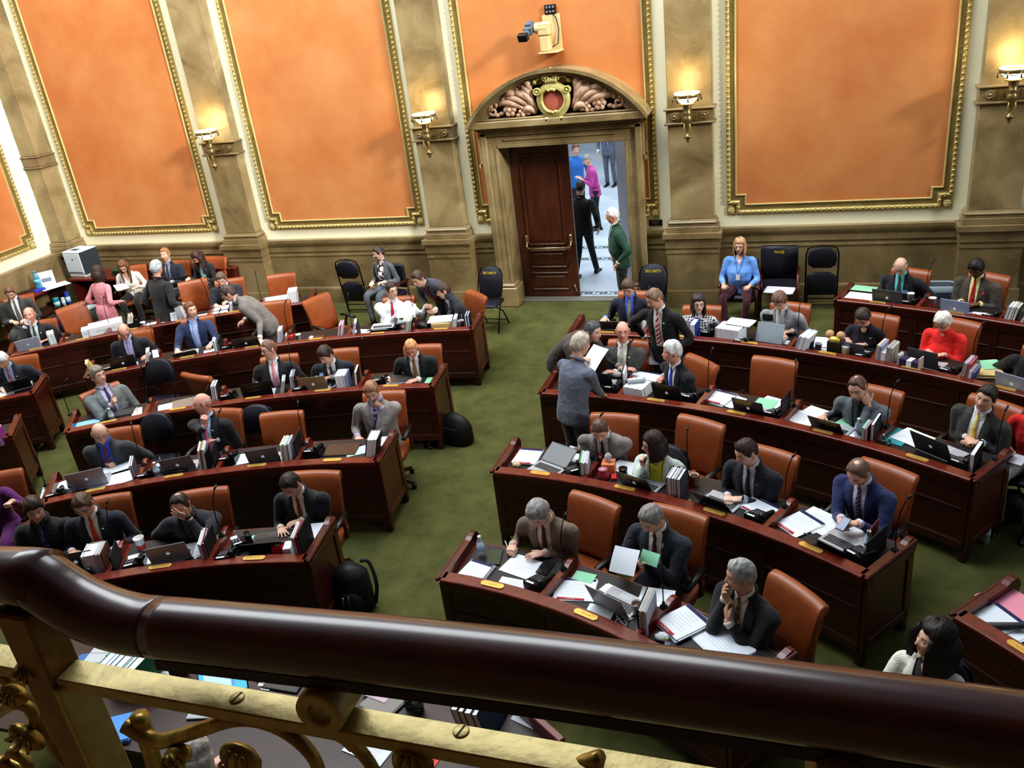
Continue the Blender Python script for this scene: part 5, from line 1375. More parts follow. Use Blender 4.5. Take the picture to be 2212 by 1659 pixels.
# doorway and hall
person('grey haired man in a green blazer standing in the doorway looking left', (1323, 466), fa=-72, stand=True, lean=7, hpitch=8, eyes='open', fat=1.25, jacket=(26, 66, 50), V=(.02, .22), shirt=(190, 180, 170), noshirt=False, trou=(44, 48, 46), hair=('short', (166, 170, 172)), glasses=(90, 70, 60), skin='r', rh=('B', (.26, .14, .92), 'relax'), lh=('B', (-.26, .16, .92), 'relax'))
_f = at(1275, 596, 0); _h = _f+V3((-.05, 0, 1.62))
def px_of(q):
    v = RM.inverted() @ (V3(q)-CAM); return (W_/2+v.x*F_/-v.z, H_/2-v.y*F_/-v.z)
person('person in a long black coat walking away through the hall beyond the door', px_of(_h), fa=170, stand=True, lean=2, jacket=(20, 21, 26), trou=(22, 24, 32), V=(.04, 0), noshirt=True, hair=('short', (34, 28, 26)), legs=[((.1, .1, .5), (.12, .22, .08)), ((-.1, .0, .5), (-.1, -.22, .1))])
person('woman in a pink sweater and grey knit hat in the hall beyond the door', (1268, 346), fa=-64, stand=True, fem=True, lean=8, hpitch=22, jacket=(180, 62, 146), over='sweater', noshirt=True, V=(0, 0), trou=(20, 20, 24), hair=('hat', (112, 116, 116)), rh=('B', (.1, .35, 1.12), 'relax'), lh=('B', (-.1, .35, 1.12), 'relax'))
person('man in a bright blue jacket facing the woman with the grey knit hat', (1243, 322), fa=40, stand=True, lean=3, hpitch=20, jacket=(44, 104, 178), over='jacket', noshirt=True, V=(0, 0), trou=(30, 32, 40), hair=('short', (88, 62, 50)))
_f = at(1306, 410, 0); _h = _f+V3((.15, 0, 1.66))
person('man in a grey suit far back in the hall beyond the door', px_of(_h), fa=-14, stand=True, lean=2, jacket=(84, 90, 104), shirt=W, tie=(50, 60, 110), trou=(80, 86, 98), hair=('short', (80, 64, 52)))
_f = at(1226, 470, 0); _h = _f+V3((0, 0, 1.6))
person('person in a black coat half hidden behind the wooden door leaf', px_of(_h), fa=150, stand=True, lean=2, jacket=(24, 26, 30), trou=(24, 26, 32), V=(.04, 0), noshirt=True, hair=('short', (40, 32, 28)))
# below the railing
sit('the person below the railing', 'grey haired person in a beige knit seen from above below the gilded railing', (420, 1632), chair='f', fa=172, lean=14, hpitch=20, fem=True, jacket=(176, 168, 150), over='sweater', noshirt=True, V=(0, 0), hair=('bob', (150, 146, 138)))
finish_people()
# ------------------------------------------------------------------ papers, books, laptops and other things on the desks
def pm(rgb, rough=.7): return mat('plain_%s' % (rgb,), rgb, rough=rough)
WHT, PALE, NAVYC, REDC, GRN, BLU, MAN, BLKC, GRY, PINKC, YEL, TEAL = (232, 238, 246), (206, 214, 228), (30, 36, 84), (170, 26, 44), (150, 214, 178), (70, 120, 200), (222, 196, 140), (24, 24, 28), (150, 152, 156), (232, 150, 170), (236, 206, 80), (60, 160, 170)
M_ink = mat('grey_print', (198, 203, 212), rough=.8)
CUR = dict(key='R1', i=0, who='')
USEDL = set()
def lab(desc):
    l = desc if not CUR['who'] else desc+' '+CUR['who']
    if l in USEDL: print('DUP LABEL', l)
    USEDL.add(l)
    if not 4 <= len(l.split()) <= 16: print('LEN', len(l.split()), l)
    return l
def place(who, key, i): CUR.update(who=who, key=key, i=i)
def th0():
    s = SEATS[CUR['key']][CUR['i']]; return -s['th']
TZ = TOPZ+.004
def spot(px, py, h=0.0):
    p = at(px, py, TZ+h); return (p.x, p.y, TZ)
def sheet(desc, px, py, a=0, w=.216, d=.279, col=WHT, n=1, lines=True, band=None, tagc=None, dz=.001, z=None, name=None):
    """a sheet or a low stack of sheets, n sheets fanned a little"""
    h = .0015*n
    loc = spot(px, py, h) if z is None else tuple(at(px, py, z))
    r = thing(name or ('paper_sheet' if n < 4 else 'paper_stack'), lab(desc), 'paper' if n < 4 else 'stack of papers', (loc[0], loc[1], loc[2]+dz), th0()+rad(a))
    rnd = random.Random(int(px*7+py)); b = MB(); k = max(1, min(5, n))
    for j in range(k):
        hh = h/k; q = (rnd.uniform(-.012, .012), rnd.uniform(-.012, .012)) if j < k-1 else (0, 0)
        b.box((q[0], q[1], hh*(j+.5)), (w, d, hh*.96), 0, 0, None, rnd.uniform(-.06, .06) if j < k-1 else 0)
    b.build('sheets' if n > 1 else 'sheet', pm(col, .8), r)
    z1 = h+.0006
    if lines and not (col in (GRN, PINKC, YEL, TEAL)):
        b = MB()
        for j in range(7):
            b.box((rnd.uniform(-.01, .01)-.01, d*.30-j*d*.09, z1), (w*rnd.uniform(.4, .72), d*.012, .0006))
        b.build('printed_lines', M_ink, r)
    if band: b = MB(); b.box((0, d*.44, z1+.0004), (w*.98, d*.11, .001)); b.build('header_band', pm(band), r)
    if tagc:
        b = MB(); b.box((-w*.05, -d*.47, z1+.0006), (w*.7, d*.09, .001)); o = b.build('red_strip', pm(tagc), r)
        b = MB(); text_mesh('PRIORITY', d*.07, Matrix.Translation((-w*.05, -d*.47, z1+.0016)) @ Matrix.Rotation(PI, 4, 'Z'), b, 0, .0002); b.build('lettering', pm((226, 190, 190)), o)
    return r
def book_thing(label, cat, loc, rz, t, h, d, col, page=WHT, lean=0, name='book', group=None, spine=True):
    """an upright bound volume: cover boards, spine at the back and a page block"""
    r = thing(name, label, cat, loc, 0, group); r.rotation_euler = (0, lean, rz)
    if name == 'book' or name == 'binder':
        b = MB(); c = .003
        b.box((-t/2+c/2, 0, h/2), (c, d, h)); b.box((t/2-c/2, 0, h/2), (c, d, h)); b.box((0, d/2-c/2, h/2), (t, c, h)); b.build('cover', pm(col), r)
        b = MB(); b.box((0, -.004, h/2-.002), (t-2*c, d-.014, h-.008)); b.build('page_block', pm(page, .85), r)
    else:
        b = MB(); k = 3 if t > .012 else 1
        for j in range(k):
            x = -t/2+t*(j+.5)/k; b.box((x, .004*j, h/2-.004*j), (t/k*.8, d, h-.008*j), j % 2)
        b.build('leaves', [pm(col), pm(page, .85)], r)
    return r
ORD = ['first', 'second', 'third', 'fourth', 'fifth', 'sixth', 'seventh', 'eighth']
def upright(px, py, specs, h=.24, d=.2, a=0, lean=0, gap=.002):
    """a row of upright volumes side by side; specs: (thickness, colour, kind, desc[, height])"""
    p = at(px, py, TZ+h*.5); tot = sum(s[0]+gap for s in specs); x = -tot/2; rz = th0()+rad(a)
    names = {}
    for s in specs: names[s[3]] = names.get(s[3], 0)+1
    cnt = {}
    for s in specs:
        t, col, kind, desc = s[:4]; hh = s[4] if len(s) > 4 else h
        cnt[desc] = cnt.get(desc, 0)+1
        dd = desc if names[desc] == 1 else '%s %s from left' % (ORD[cnt[desc]-1], desc)
        xx = x+t/2; x += t+gap
        loc = (p.x+math.cos(rz)*xx, p.y+math.sin(rz)*xx, TZ)
        book_thing(lab(dd), {'book': 'book', 'binder': 'binder', 'folder': 'folder', 'papers': 'papers', 'box': 'box'}[kind], loc, rz, t, hh, d, col, WHT, lean, {'folder': 'document_folder', 'papers': 'paper_bundle'}.get(kind, kind), 'upright volumes on the desks')
def rack(desc, px, py, h=.24, d=.26, col=BLKC, a=0):
    """a black upright desk divider with base"""
    p = at(px, py, TZ+h*.5); r = thing('book_rack', lab(desc), 'book rack', (p.x, p.y, TZ), th0()+rad(a))
    b = MB(); b.box((0, 0, h/2), (.012, d, h), 0, .003); b.build('upright', pm(col, .4), r)
    b = MB(); b.box((-.05, 0, .004), (.1, d, .008), 0, .002); b.build('base', pm(col, .4), r)
def apple(b, M, s, mi=0):
    pts = []
    for k in range(26):
        a = 2*PI*k/26; x, y = math.sin(a), math.cos(a)
        r = 1-.16*math.exp(-(a/.35)**2)-.16*math.exp(-((a-2*PI)/.35)**2)-.08*math.exp(-((a-PI)/.3)**2)
        x *= r*.92; y *= r
        d = math.hypot(x-1.12, y-.12)
        if d < .42: x, y = 1.12+(x-1.12)/d*.42, .12+(y-.12)/d*.42
        pts.append((x*s, y*s))
    b.prism(pts, 0, .0006, mi, M)
    b.prism([(-.05*s, 1.05*s), (.05*s, 1.4*s), (.4*s, 1.6*s), (.32*s, 1.25*s)], 0, .0006, mi, M)
M_logo = mat('logo_white', (214, 224, 232), rough=.4, emit=(200, 220, 235), estr=.25)
M_keys = mat('keyboard_black', (26, 26, 30), rough=.5)
def laptop(desc, px, py, lid=(150, 154, 164), a=0, ang_=100, logo='apple', deck=(176, 178, 184), w=.325, d=.225, face=False, screen=(16, 18, 24), closed=False, lift=.1, z=None):
    """open laptop, its lid towards the camera (user side is +y); face=True turns the screen to the camera"""
    hz = TZ if z is None else z
    p = at(px, py, hz+(lift if not closed else .01)); rz = th0()+rad(a)+(PI if face else 0)
    r = thing('laptop', lab(desc), 'laptop', (p.x, p.y, hz), rz)
    md = pm(deck, .35)
    b = MB(); y0 = 0.0
    b.box((0, y0+d/2, .008), (w, d, .014), 0, .004); base = b.build('base', md, r)
    if not closed:
        b = MB()
        for q in range(5):
            for k in range(12): b.box((-w*.42+w*.84*(k+.5)/12, y0+.045+.019*q, .0158), (w*.84/12*.86, .015, .0016))
        b.build('keyboard', M_keys, base)
        b = MB(); b.box((0, y0+d*.80, .0155), (w*.32, d*.28, .0012)); b.build('touchpad', pm(tuple(min(255, q+14) for q in deck), .4), base)
    th = rad(ang_-90) if not closed else rad(-88.5)
    M = Matrix.Translation((0, y0+.004, .016)) @ Matrix.Rotation(th, 4, 'X')      # lid plane: x across, z up, tilted away from the user
    b = MB(); b.box((0, 0, d/2), (w, .007, d), 0, .003, M); lidm = pm(tuple(min(235, int(q*(1.28 if sum(lid) > 200 else 1.05))) for q in lid), .35)
    l = b.build('lid', lidm, r)
    b = MB(); b.box((0, .0042, d/2), (w*.95, .001, d*.9), 0, 0, M); s = b.build('screen', mat('screen_%s' % (screen,), screen, rough=.15, emit=screen, estr=1.1 if sum(screen) > 200 else 0), l)
    if face and sum(screen) > 200:
        b = MB(); b.box((w*.1, .0052, d*.5), (w*.55, .001, d*.7), 0, 0, M); b.box((-w*.2, .0052, d*.5), (w*.08, .001, d*.7), 1, 0, M); b.build('window', [mat('screen_pale', (190, 224, 244), rough=.3, emit=(190, 224, 244), estr=.9), mat('screen_mid', (120, 160, 220), rough=.3, emit=(120, 160, 220), estr=.8)], s)
    F = M @ Matrix.Translation((0, -.0038, d*.5)) @ Matrix.Rotation(PI/2, 4, 'X')
    b = MB()
    if logo == 'apple': apple(b, F, .019); b.build('logo', M_logo, l)
    elif logo == 'text': b.box((0, 0, 0), (.09, .008, .001), 0, 0, F); b.box((-.065, 0, 0), (.014, .014, .001), 0, 0, F); b.build('logo', pm((120, 120, 124)), l)
    return r
def telephone(desc, px, py, a=0):
    p = at(px, py, TZ+.04); r = thing('desk_telephone', lab(desc), 'telephone', (p.x, p.y, TZ), th0()+rad(a)+PI)
    mb_ = pm((26, 27, 30), .35)
    b = MB(); b.loft([[(-.09, -.1, 0), (.09, -.1, 0), (.09, -.1, .03), (-.09, -.1, .03)], [(-.09, .1, 0), (.09, .1, 0), (.09, .1, .09), (-.09, .1, .09)]], 0, False); body = b.build('body', mb_, r)
    b = MB(); b.tube([(-.06, -.09, .055), (-.06, -.05, .075), (-.06, .05, .105), (-.06, .09, .115)], [.026, .018, .018, .028], 8); b.build('handset', mb_, r)
    b = MB()
    for q in range(4):
        for k in range(3): b.box((.015+.025*k, -.06+.025*q, .045+.0075*q), (.016, .014, .006), 0, .002)
    b.build('keypad', pm((96, 98, 104)), body)
    b = MB(); b.box((.035, .085, .088), (.07, .02, .004)); b.box((-.0, -.102, .015), (.05, .002, .012)); b.build('label_strip', pm((214, 220, 226)), body)
def cup(desc, px, py, h=.11, r0=.030, r1=.042, col=(230, 230, 228), band=None, z=None, tilt=None, loc=None, lid=False, straw=False, cat='cup', coffee=False):
    p = at(px, py, TZ+h*.6) if loc is None else V3(loc)
    r = thing('paper_cup', lab(desc), cat, (p.x, p.y, TZ if loc is None else p.z))
    if tilt: r.rotation_euler = tilt
    b = MB(); b.lathe([(r0, 0), (r1, h), (r1+.002, h), (r1+.002, h+.003), (r1-.002, h), (r0-.001, .01)], 18); c = b.build('wall', pm(col, .5), r)
    b = MB()
    if lid or coffee: b.lathe([(.001, h*.86), (r1*.95, h*.86), (r1*.95, h*.87), (.001, h*.87)], 18); b.build('drink', pm((70, 44, 30), .2), r)
    if band:
        b = MB(); N = 18; b.loft([[((r0+(r1-r0)*t+.0012)*math.cos(2*PI*k/N), (r0+(r1-r0)*t+.0012)*math.sin(2*PI*k/N), h*t) for k in range(N)] for t in (.12, .5)], 0, True, False); b.build('printed_band', pm(band, .5), c)
    if straw: b = MB(); b.tube([(.01, 0, h*.5), (.02, .01, h+.09)], .003, 6); b.build('straw', pm((180, 200, 220)), r)
    return r
M_clear = mat('clear_plastic', (196, 214, 224), rough=.1, alpha=.45)
M_water = mat('bottle_water', (150, 180, 200), rough=.05, alpha=.55)
def bottle(desc, px, py, col=None, h=.2, z=None, cap=(225, 230, 235), lbl=(170, 190, 215)):
    zz = TZ if z is None else z
    p = at(px, py, zz+h*.5); r = thing('water_bottle', lab(desc), 'bottle', (p.x, p.y, zz)); k = h/.2
    b = MB(); b.lathe([(.028*k, 0), (.032*k, .008*k), (.032*k, .05*k), (.029*k, .06*k), (.032*k, .07*k), (.032*k, .12*k), (.03*k, .14*k), (.014*k, .172*k), (.013*k, .185*k)], 14); b.build('bottle_body', M_clear if col is None else mat('bottle_%s' % (col,), col, rough=.1, alpha=.7), r)
    b = MB(); b.lathe([(.015*k, .184*k), (.015*k, .2*k), (.001, .2*k)], 12); b.build('cap', pm(cap, .4), r)
    b = MB(); b.lathe([(.0326*k, .075*k), (.0326*k, .115*k)], 14); b.build('label', pm(lbl, .5), r)
def pen(desc, px, py, a=30, z=None, col=(200, 200, 205)):
    p = at(px, py, (TZ+.02) if z is None else z); r = thing('pen', lab(desc), 'pen', p, rad(a))
    b = MB(); b.tube([(0, 0, 0), (0, .1, .075)], .0045, 6); b.build('barrel', pm(col, .4), r)
    b = MB(); b.tube([(0, 0, 0), (0, -.012, -.009)], [.004, .001], 6); b.build('tip', pm(BLKC), r)
def gadget(desc, px, py, z=None, w=.07, d=.135, col=(40, 42, 50), scr=(90, 110, 150), a=0, tilt=0, name='mobile_phone', cat='mobile phone'):
    p = at(px, py, TZ+.008 if z is None else z); r = thing(name, lab(desc), cat, p); r.rotation_euler = (rad(tilt), 0, th0()+rad(a))
    b = MB(); b.box((0, 0, 0), (w, d, .009), 0, .003); b.build('case', pm(col, .3), r)
    b = MB(); b.box((0, 0, .005), (w*.9, d*.86, .001)); b.build('screen', pm(scr, .15), r)
def held(desc, px, py, z, w=.216, d=.279, col=WHT, rx=35, a=0, ry=0, name='paper_sheet', n=2):
    p = at(px, py, z); r = thing(name, lab(desc), 'paper', p); r.rotation_euler = (rad(rx), rad(ry), th0()+rad(a))
    b = MB(); N = 6
    for j in range(n):
        b.add([(w*(i/N-.5), d*(k/N-.5), .02*((i/N-.5)**2)*2+.008*math.sin(3*k/N)+.002*j) for k in range(N+1) for i in range(N+1)], [(k*(N+1)+i, k*(N+1)+i+1, (k+1)*(N+1)+i+1, (k+1)*(N+1)+i) for k in range(N) for i in range(N)], 0, True)
    b.build('sheet', pm(col, .8), r)
def plainbox(desc, px, py, dims, col, a=0, name='box', cat='box', parts=None, z=None, mark=None):
    w, d, h = dims; zz = TZ if z is None else z
    p = at(px, py, zz+h*.5); r = thing(name, lab(desc), cat, (p.x, p.y, zz), th0()+rad(a))
    b = MB(); b.box((0, 0, h/2), dims, 0, .004); b.build('carton', pm(col, .6), r)
    b = MB(); b.box((0, 0, h), (w*.94, d*.05, .002)); b.box((0, -d/2, h*.5), (w*.6, .002, h*.3), 1); b.build('flap_and_label', [pm(tuple(int(q*.85) for q in col)), pm(mark or tuple(int(q*.9) for q in col))], r)
    return r

# ---- right block, first row
place('beside the man in the brown jacket', 'R1', 0)
bottle('clear water bottle at the desk end', 1038, 1180)
sheet('white papers with navy header', 1025, 1236, -6, n=10, band=NAVYC, w=.23)
upright(1056, 1240, [(.02, GRY, 'folder', 'grey edged folder lying', .03)], .03, .2)
sheet('large white page being signed', 1128, 1224, -8, .3, .24, n=2)
gadget('dark green glossy folder', 1068, 1204, w=.12, d=.2, col=(40, 56, 46), scr=(50, 68, 56), name='document_folder', cat='folder', a=20)
sheet('folded white sheets near the rail', 1109, 1262, 4, .24, .12, n=6)
telephone('black desk telephone', 1168, 1258, -10)
sheet('small white card', 1144, 1272, 10, .09, .06, lines=False)
pen('white pen in the hand', 1103, 1198, 40, .80)
gadget('black notepad edge', 1178, 1226, w=.1, d=.16, col=(30, 30, 34), scr=(40, 40, 44), name='notepad', cat='notepad')
place('by the man holding a green card', 'R1', 1)
sheet('spread white sheets with navy header', 1242, 1272, 24, .3, .25, n=5, band=NAVYC, tagc=REDC)
sheet('green card lying on papers', 1262, 1248, 10, .17, .11, col=GRN, dz=.009)
laptop('grey laptop with dark lid', 1318, 1300, (128, 132, 142), -6, 112, None, lift=.09)
sheet('white keyboard sheet behind the laptop', 1338, 1284, -6, .3, .09, n=5, lines=False)
sheet('crumpled white page under the laptop', 1296, 1322, 12, .2, .14, n=2)
cup('white paper cup with lid', 1376, 1312, .1, .032, .044, lid=True)
upright(1398, 1322, [(.012, BLKC, 'folder', 'black folder leaning'), (.02, WHT, 'papers', 'white folder of papers'), (.006, MAN, 'folder', 'cream folder'), (.02, PALE, 'papers', 'pale folder of papers')], .23, .26, 14)
sheet('white sheet by the divider', 1418, 1290, 18, .25, .2)
r = thing('cable', lab('tangled white cable'), 'cable', at(1344, 1342, TZ+.006))
b = MB(); b.tube(catmull([V3((.09*math.sin(2.3*k)*(.5+.06*k), .05*math.cos(3.1*k), .004*k % .012)) for k in range(9)], 5), .003, 5); b.build('cord', pm((226, 228, 224), .5), r)
held('white sheet in the hands', 1350, 1212, .98, .2, .2, rx=40, a=10); held('green card in the hand', 1405, 1206, 1.0, .15, .1, GRN, 50, 0)
place('by the man with fingers at his mouth', 'R1', 2)
sheet('thick paper stack with red strip', 1475, 1342, -14, .25, .3, n=24, band=NAVYC, tagc=REDC)
sheet('large open white booklet', 1556, 1382, -16, .42, .27, n=5)
r = thing('crumpled_tissue', lab('crumpled white tissue'), 'tissue', at(1430, 1376, TZ+.02)); b = MB(); b.sphere((0, 0, 0), .04, 10, 0, (1.3, .9, .7)); b.v = [tuple(V3(v)*(1+.35*noise.noise(V3(v)*40))) for v in b.v]; b.build('paper', M_white, r)
bottle('small bottle with green cap', 1442, 1394, h=.12, cap=(150, 190, 60))
# ---- right block, second row
place('by the man in grey bent over his papers', 'R2', 0)
sheet('paper stack with navy header', 1140, 985, 4, .24, .28, n=14, band=NAVYC, tagc=REDC)
laptop('open silver laptop keyboard towards us', 1195, 1000, (40, 40, 46), 160, 150, None, lift=.03)
sheet('wide white sheet under the hands', 1225, 986, -4, .34, .16)
telephone('black desk telephone', 1243, 1014, 40)
upright(1263, 1006, [(.008, BLKC, 'folder', 'black folder'), (.012, (90, 170, 110), 'folder', 'green folder'), (.03, WHT, 'papers', 'white file bundle'), (.03, PALE, 'papers', 'grey white file bundle')], .2, .22, 14)
p_ = plainbox('orange tissue box with white tissue', 1315, 1008, (.12, .12, .11), (236, 150, 104), 10, 'tissue_box', 'tissue box')
b = MB(); b.sphere((0, 0, .15), .04, 10, 0, (.8, .5, 1.4)); b.v = [tuple(V3(v)+V3((.012*noise.noise(V3(v)*50), .02*noise.noise(V3(v)*45+V3((5, 0, 0))), 0))) for v in b.v]; b.build('tissue', M_white, p_)
r = thing('glass_jar', lab('pink glass jar'), 'jar', spot(1303, 1024, .05)); b = MB(); b.lathe([(.04, 0), (.055, .02), (.055, .06), (.04, .09), (.042, .1), (.036, .1), (.036, .02)], 16); b.build('jar_body', mat('pink_glass', (196, 70, 96), rough=.1, alpha=.75), r); b = MB(); b.lathe([(.041, .1), (.044, .104), (.001, .112)], 14); b.build('lid', pm((214, 150, 160), .3), r)
plainbox('small red box', 1326, 1031, (.05, .08, .03), (206, 40, 44), 20)
r = thing('ornament', lab('small round beige ornament'), 'ornament', spot(1116, 1004, .03)); b = MB(); b.sphere((0, 0, .03), .035, 12, 0, (1.2, 1, .85)); b.build('ball', pm((206, 186, 150)), r)
place('by the woman in the mint jacket', 'R2', 1)
sheet('open white notebook', 1357, 1012, -4, .3, .22, n=8); sheet('white sheet with blue folder', 1410, 1022, 4, .26, .22, col=(110, 160, 226), n=6, lines=False)
upright(1412, 1032, [(.2, BLU, 'folder', 'blue plastic folder lying', .012)], .012, .06)
laptop('black laptop with bright logo', 1377, 1044, (52, 58, 56), -8, 118, 'apple', lift=.08)
cup('black coffee mug', 1346, 1018, .08, .036, .04, (30, 30, 32), coffee=True)
upright(1462, 1046, [(.018, BLKC, 'binder', 'black binder'), (.026, WHT, 'binder', 'white binder'), (.026, (50, 36, 70), 'binder', 'purple binder'), (.022, WHT, 'papers', 'white paper bundle'), (.03, (70, 74, 88), 'binder', 'slate grey binder')], .24, .2, 4)
cup('beige paper cup', 1500, 1035, .11, .03, .04, (206, 180, 156), coffee=True)
r = thing('ornament', lab('gold and red trinket'), 'ornament', spot(1490, 1082, .02)); b = MB(); b.lathe([(.02, 0), (.024, .01), (.012, .03), (.001, .04)], 10); b.build('knob', M_brass, r)
place('by the man in navy with clasped hands', 'R2', 2)
laptop('open laptop with dark lid', 1545, 1092, (40, 42, 48), -4, 128, None, lift=.03)
sheet('papers with red and blue edges', 1643, 1096, -14, .3, .2, n=6, band=NAVYC, tagc=REDC)
sheet('small green note', 1617, 1110, 0, .07, .05, col=GRN); telephone('black desk telephone', 1642, 1116, -6)
gadget('grey tablet', 1530, 1078, w=.12, d=.16, col=(88, 96, 100), scr=(100, 108, 112), name='tablet', cat='tablet')
place('by the man in royal blue with a phone', 'R2', 3)
sheet('papers with navy header and red strip', 1728, 1130, -14, .25, .3, n=10, band=NAVYC, tagc=REDC); sheet('white sheets under the stack', 1757, 1122, -8, .24, .3, n=4)
sheet('green sheet under white pages', 1790, 1134, -8, .2, .25, col=GRN); sheet('large white pages', 1815, 1150, -6, .34, .25, n=3, dz=.004); sheet('second green sheet', 1842, 1158, -6, .2, .2, col=GRN)
laptop('black laptop leaning far back', 1803, 1178, (34, 36, 42), -6, 140, 'apple', lift=.04)
bottle('clear water bottle', 1876, 1170); telephone('black desk telephone', 1862, 1198, -8); rack('black book rack', 1893, 1176, .2, .3)
sheet('crumpled white paper', 1846, 1208, 20, .09, .06, lines=False); gadget('mobile phone held in both hands', 1822, 1132, .92, tilt=20)
upright(1885, 1158, [(.01, (120, 40, 50), 'folder', 'dark red folder')], .2, .2, 6)
# ---- right block, third row
place('by the bald man with folded arms', 'R3', 0)
laptop('black laptop', 1293, 826, (38, 42, 50), 4, 112, None, lift=.08)
for k, (x, y) in enumerate(((1312, 808), (1332, 808))):
    r = thing('crumpled_paper', lab(('left' if k == 0 else 'right')+' crumpled grey paper ball'), 'paper', at(x, y, TZ+.04)); b = MB(); b.sphere((0, 0, 0), .05, 10, 0, (1.2, 1, .8)); b.v = [tuple(V3(v)*(1+.4*noise.noise(V3(v)*38+V3((k, 0, 0))))) for v in b.v]; b.build('paper', pm((196, 190, 186)), r)
telephone('black desk telephone', 1326, 838, -6); upright(1349, 816, [(.012, BLKC, 'folder', 'black folder'), (.018, WHT, 'papers', 'white paper bundle')], .22, .22, 8)
sheet('small white card', 1318, 826, 0, .09, .06, lines=False)
place('by the silver haired man in profile', 'R3', 1)
upright(1378, 840, [(.055, WHT, 'book', 'thick white bound book'), (.055, (226, 230, 236), 'book', 'thick white bound book'), (.055, WHT, 'book', 'thick white bound book'), (.055, (226, 230, 236), 'book', 'thick white bound book')], .13, .24, -6)
r = thing('tissue_dispenser', lab('clear plastic box on white books'), 'box', (lambda q: (q.x, q.y, TZ+.132))(at(1374, 822, TZ+.15)), th0()+.5); b = MB(); b.box((0, 0, .02), (.2, .07, .04), 0, .008); b.build('case', mat('frosted_plastic', (170, 180, 184), rough=.2, alpha=.8), r); b = MB(); b.box((0, 0, .041), (.16, .04, .004)); b.build('lid', pm((206, 214, 218), .3), r)
sheet('clipboard of papers behind books', 1396, 812, -8, .34, .2, n=3, band=NAVYC); laptop('black laptop with bright logo', 1443, 850, (36, 40, 46), -4, 108, 'apple', lift=.1); telephone('black desk telephone', 1497, 858, -6)
sheet('silver card by the phone', 1486, 850, 0, .1, .12, col=GRY)
place('at the empty place in the third row', 'R3', 2)
sheet('paper stack with navy header and red strip', 1556, 858, -8, .25, .28, n=12, band=NAVYC, tagc=REDC); sheet('loose white pages', 1578, 866, -16, .2, .26, n=3)
laptop('black laptop with bright logo', 1620, 882, (44, 48, 54), -4, 112, 'apple', lift=.1); sheet('green sheets by the laptop', 1652, 872, 0, .2, .2, col=GRN, n=3, dz=.004); sheet('white printed pages', 1668, 868, -10, .22, .2, n=2); telephone('black desk telephone', 1674, 894, -6); rack('black book rack', 1697, 878, .26, .26)
place('by the man resting his cheek on his hand', 'R3', 3)
sheet('white printed pages', 1734, 902, -8, .3, .24, n=5); sheet('printed page with photo', 1760, 890, -10, .22, .2); laptop('black laptop low and open', 1790, 926, (38, 40, 46), -4, 122, None, lift=.06); sheet('bright green note', 1827, 913, -10, .15, .12, col=GRN, n=2)
bottle('clear water bottle', 1854, 924); upright(1873, 936, [(.01, GRN, 'folder', 'green folder'), (.02, WHT, 'papers', 'white paper bundle'), (.012, (180, 150, 160), 'folder', 'mauve folder')], .2, .18, 4); upright(1892, 928, [(.03, BLKC, 'binder', 'black binder with white tabs')], .24, .26, 6); sheet('white page under the bottle', 1848, 936, 0, .16, .18)
place('by the man with the yellow tie', 'R3', 4)
bottle('left small green bottle', 1908, 951, (60, 130, 80), .12); bottle('right small green bottle', 1921, 957, (60, 130, 80), .1)
sheet('teal folder under papers', 1938, 942, -4, .24, .28, col=TEAL, n=4, lines=False); sheet('large white page with sketch', 1970, 946, -10, .28, .26, n=3, dz=.008); laptop('black laptop with bright logo', 2018, 966, (40, 44, 50), -10, 116, 'apple', lift=.1, w=.36, d=.25); telephone('dark desk telephone', 2082, 1000, -6); upright(2108, 988, [(.04, BLKC, 'binder', 'black binder with white tabs')], .2, .28, 8); gadget('black notepad', 2058, 986, w=.14, d=.2, col=BLKC, scr=(34, 30, 34), name='notepad', cat='notepad')
# ---- right block, fourth and fifth rows
place('by the man in the blue shirt', 'R4', 0)
sheet('white sheet with blue mark', 1298, 702, 4, .2, .24, n=2); laptop('grey laptop tilted far back', 1322, 706, (84, 88, 96), 2, 132, None, lift=.05); telephone('black desk telephone', 1375, 704, -4); upright(1392, 700, [(.02, WHT, 'papers', 'white paper bundle')], .18, .2)
place('by the woman in the patterned top', 'R4', 1)
upright(1501, 712, [(.07, (40, 70, 170), 'binder', 'blue binder')], .22, .22, 0); telephone('black desk telephone', 1533, 720, -4); plainbox('small yellow pad', 1546, 708, (.09, .06, .02), (230, 170, 60))
gadget('pink case mobile phone', 1545, 702, w=.08, col=(220, 60, 130), scr=(60, 60, 80))
place('by the man in light grey', 'R4', 2)
upright(1578, 720, [(.02, BLKC, 'binder', 'black binder')]+[(.055, WHT, 'book', 'thick white book')]*5, .2, .24, -4)
sheet('white papers on top of the books', 1600, 696, -4, .3, .2, n=6, z=TZ+.205, dz=0)
r = thing('desk_sign', lab('black framed notice on a white stand'), 'sign', (lambda q: (q.x, q.y, TZ))(at(1659, 705, TZ+.12)), th0()); b = MB(); b.box((0, 0, .006), (.14, .1, .012), 0, .003); b.tube([(0, 0, .01), (0, 0, .2)], .008, 8); b.build('stand', M_white, r); b = MB(); b.box((0, -.01, .24), (.13, .02, .09), 0, .01); b.build('frame', pm(BLKC, .4), r)
laptop('grey laptop nearly shut', 1660, 733, (120, 128, 134), -4, 66, None, lift=.05); telephone('dark desk telephone', 1606, 738, -4)
sheet('small white pages near the hands', 1690, 738, 0, .16, .1, n=2)
place('by the dark haired woman writing', 'R4', 3)
upright(1733, 738, [(.02, TEAL, 'binder', 'teal binder leaning'), (.05, WHT, 'binder', 'wide white binder leaning'), (.05, (222, 228, 238), 'binder', 'wide white binder leaning')], .25, .24, -4, .28); sheet('loose white pages', 1770, 738, 10, .22, .28, n=6)
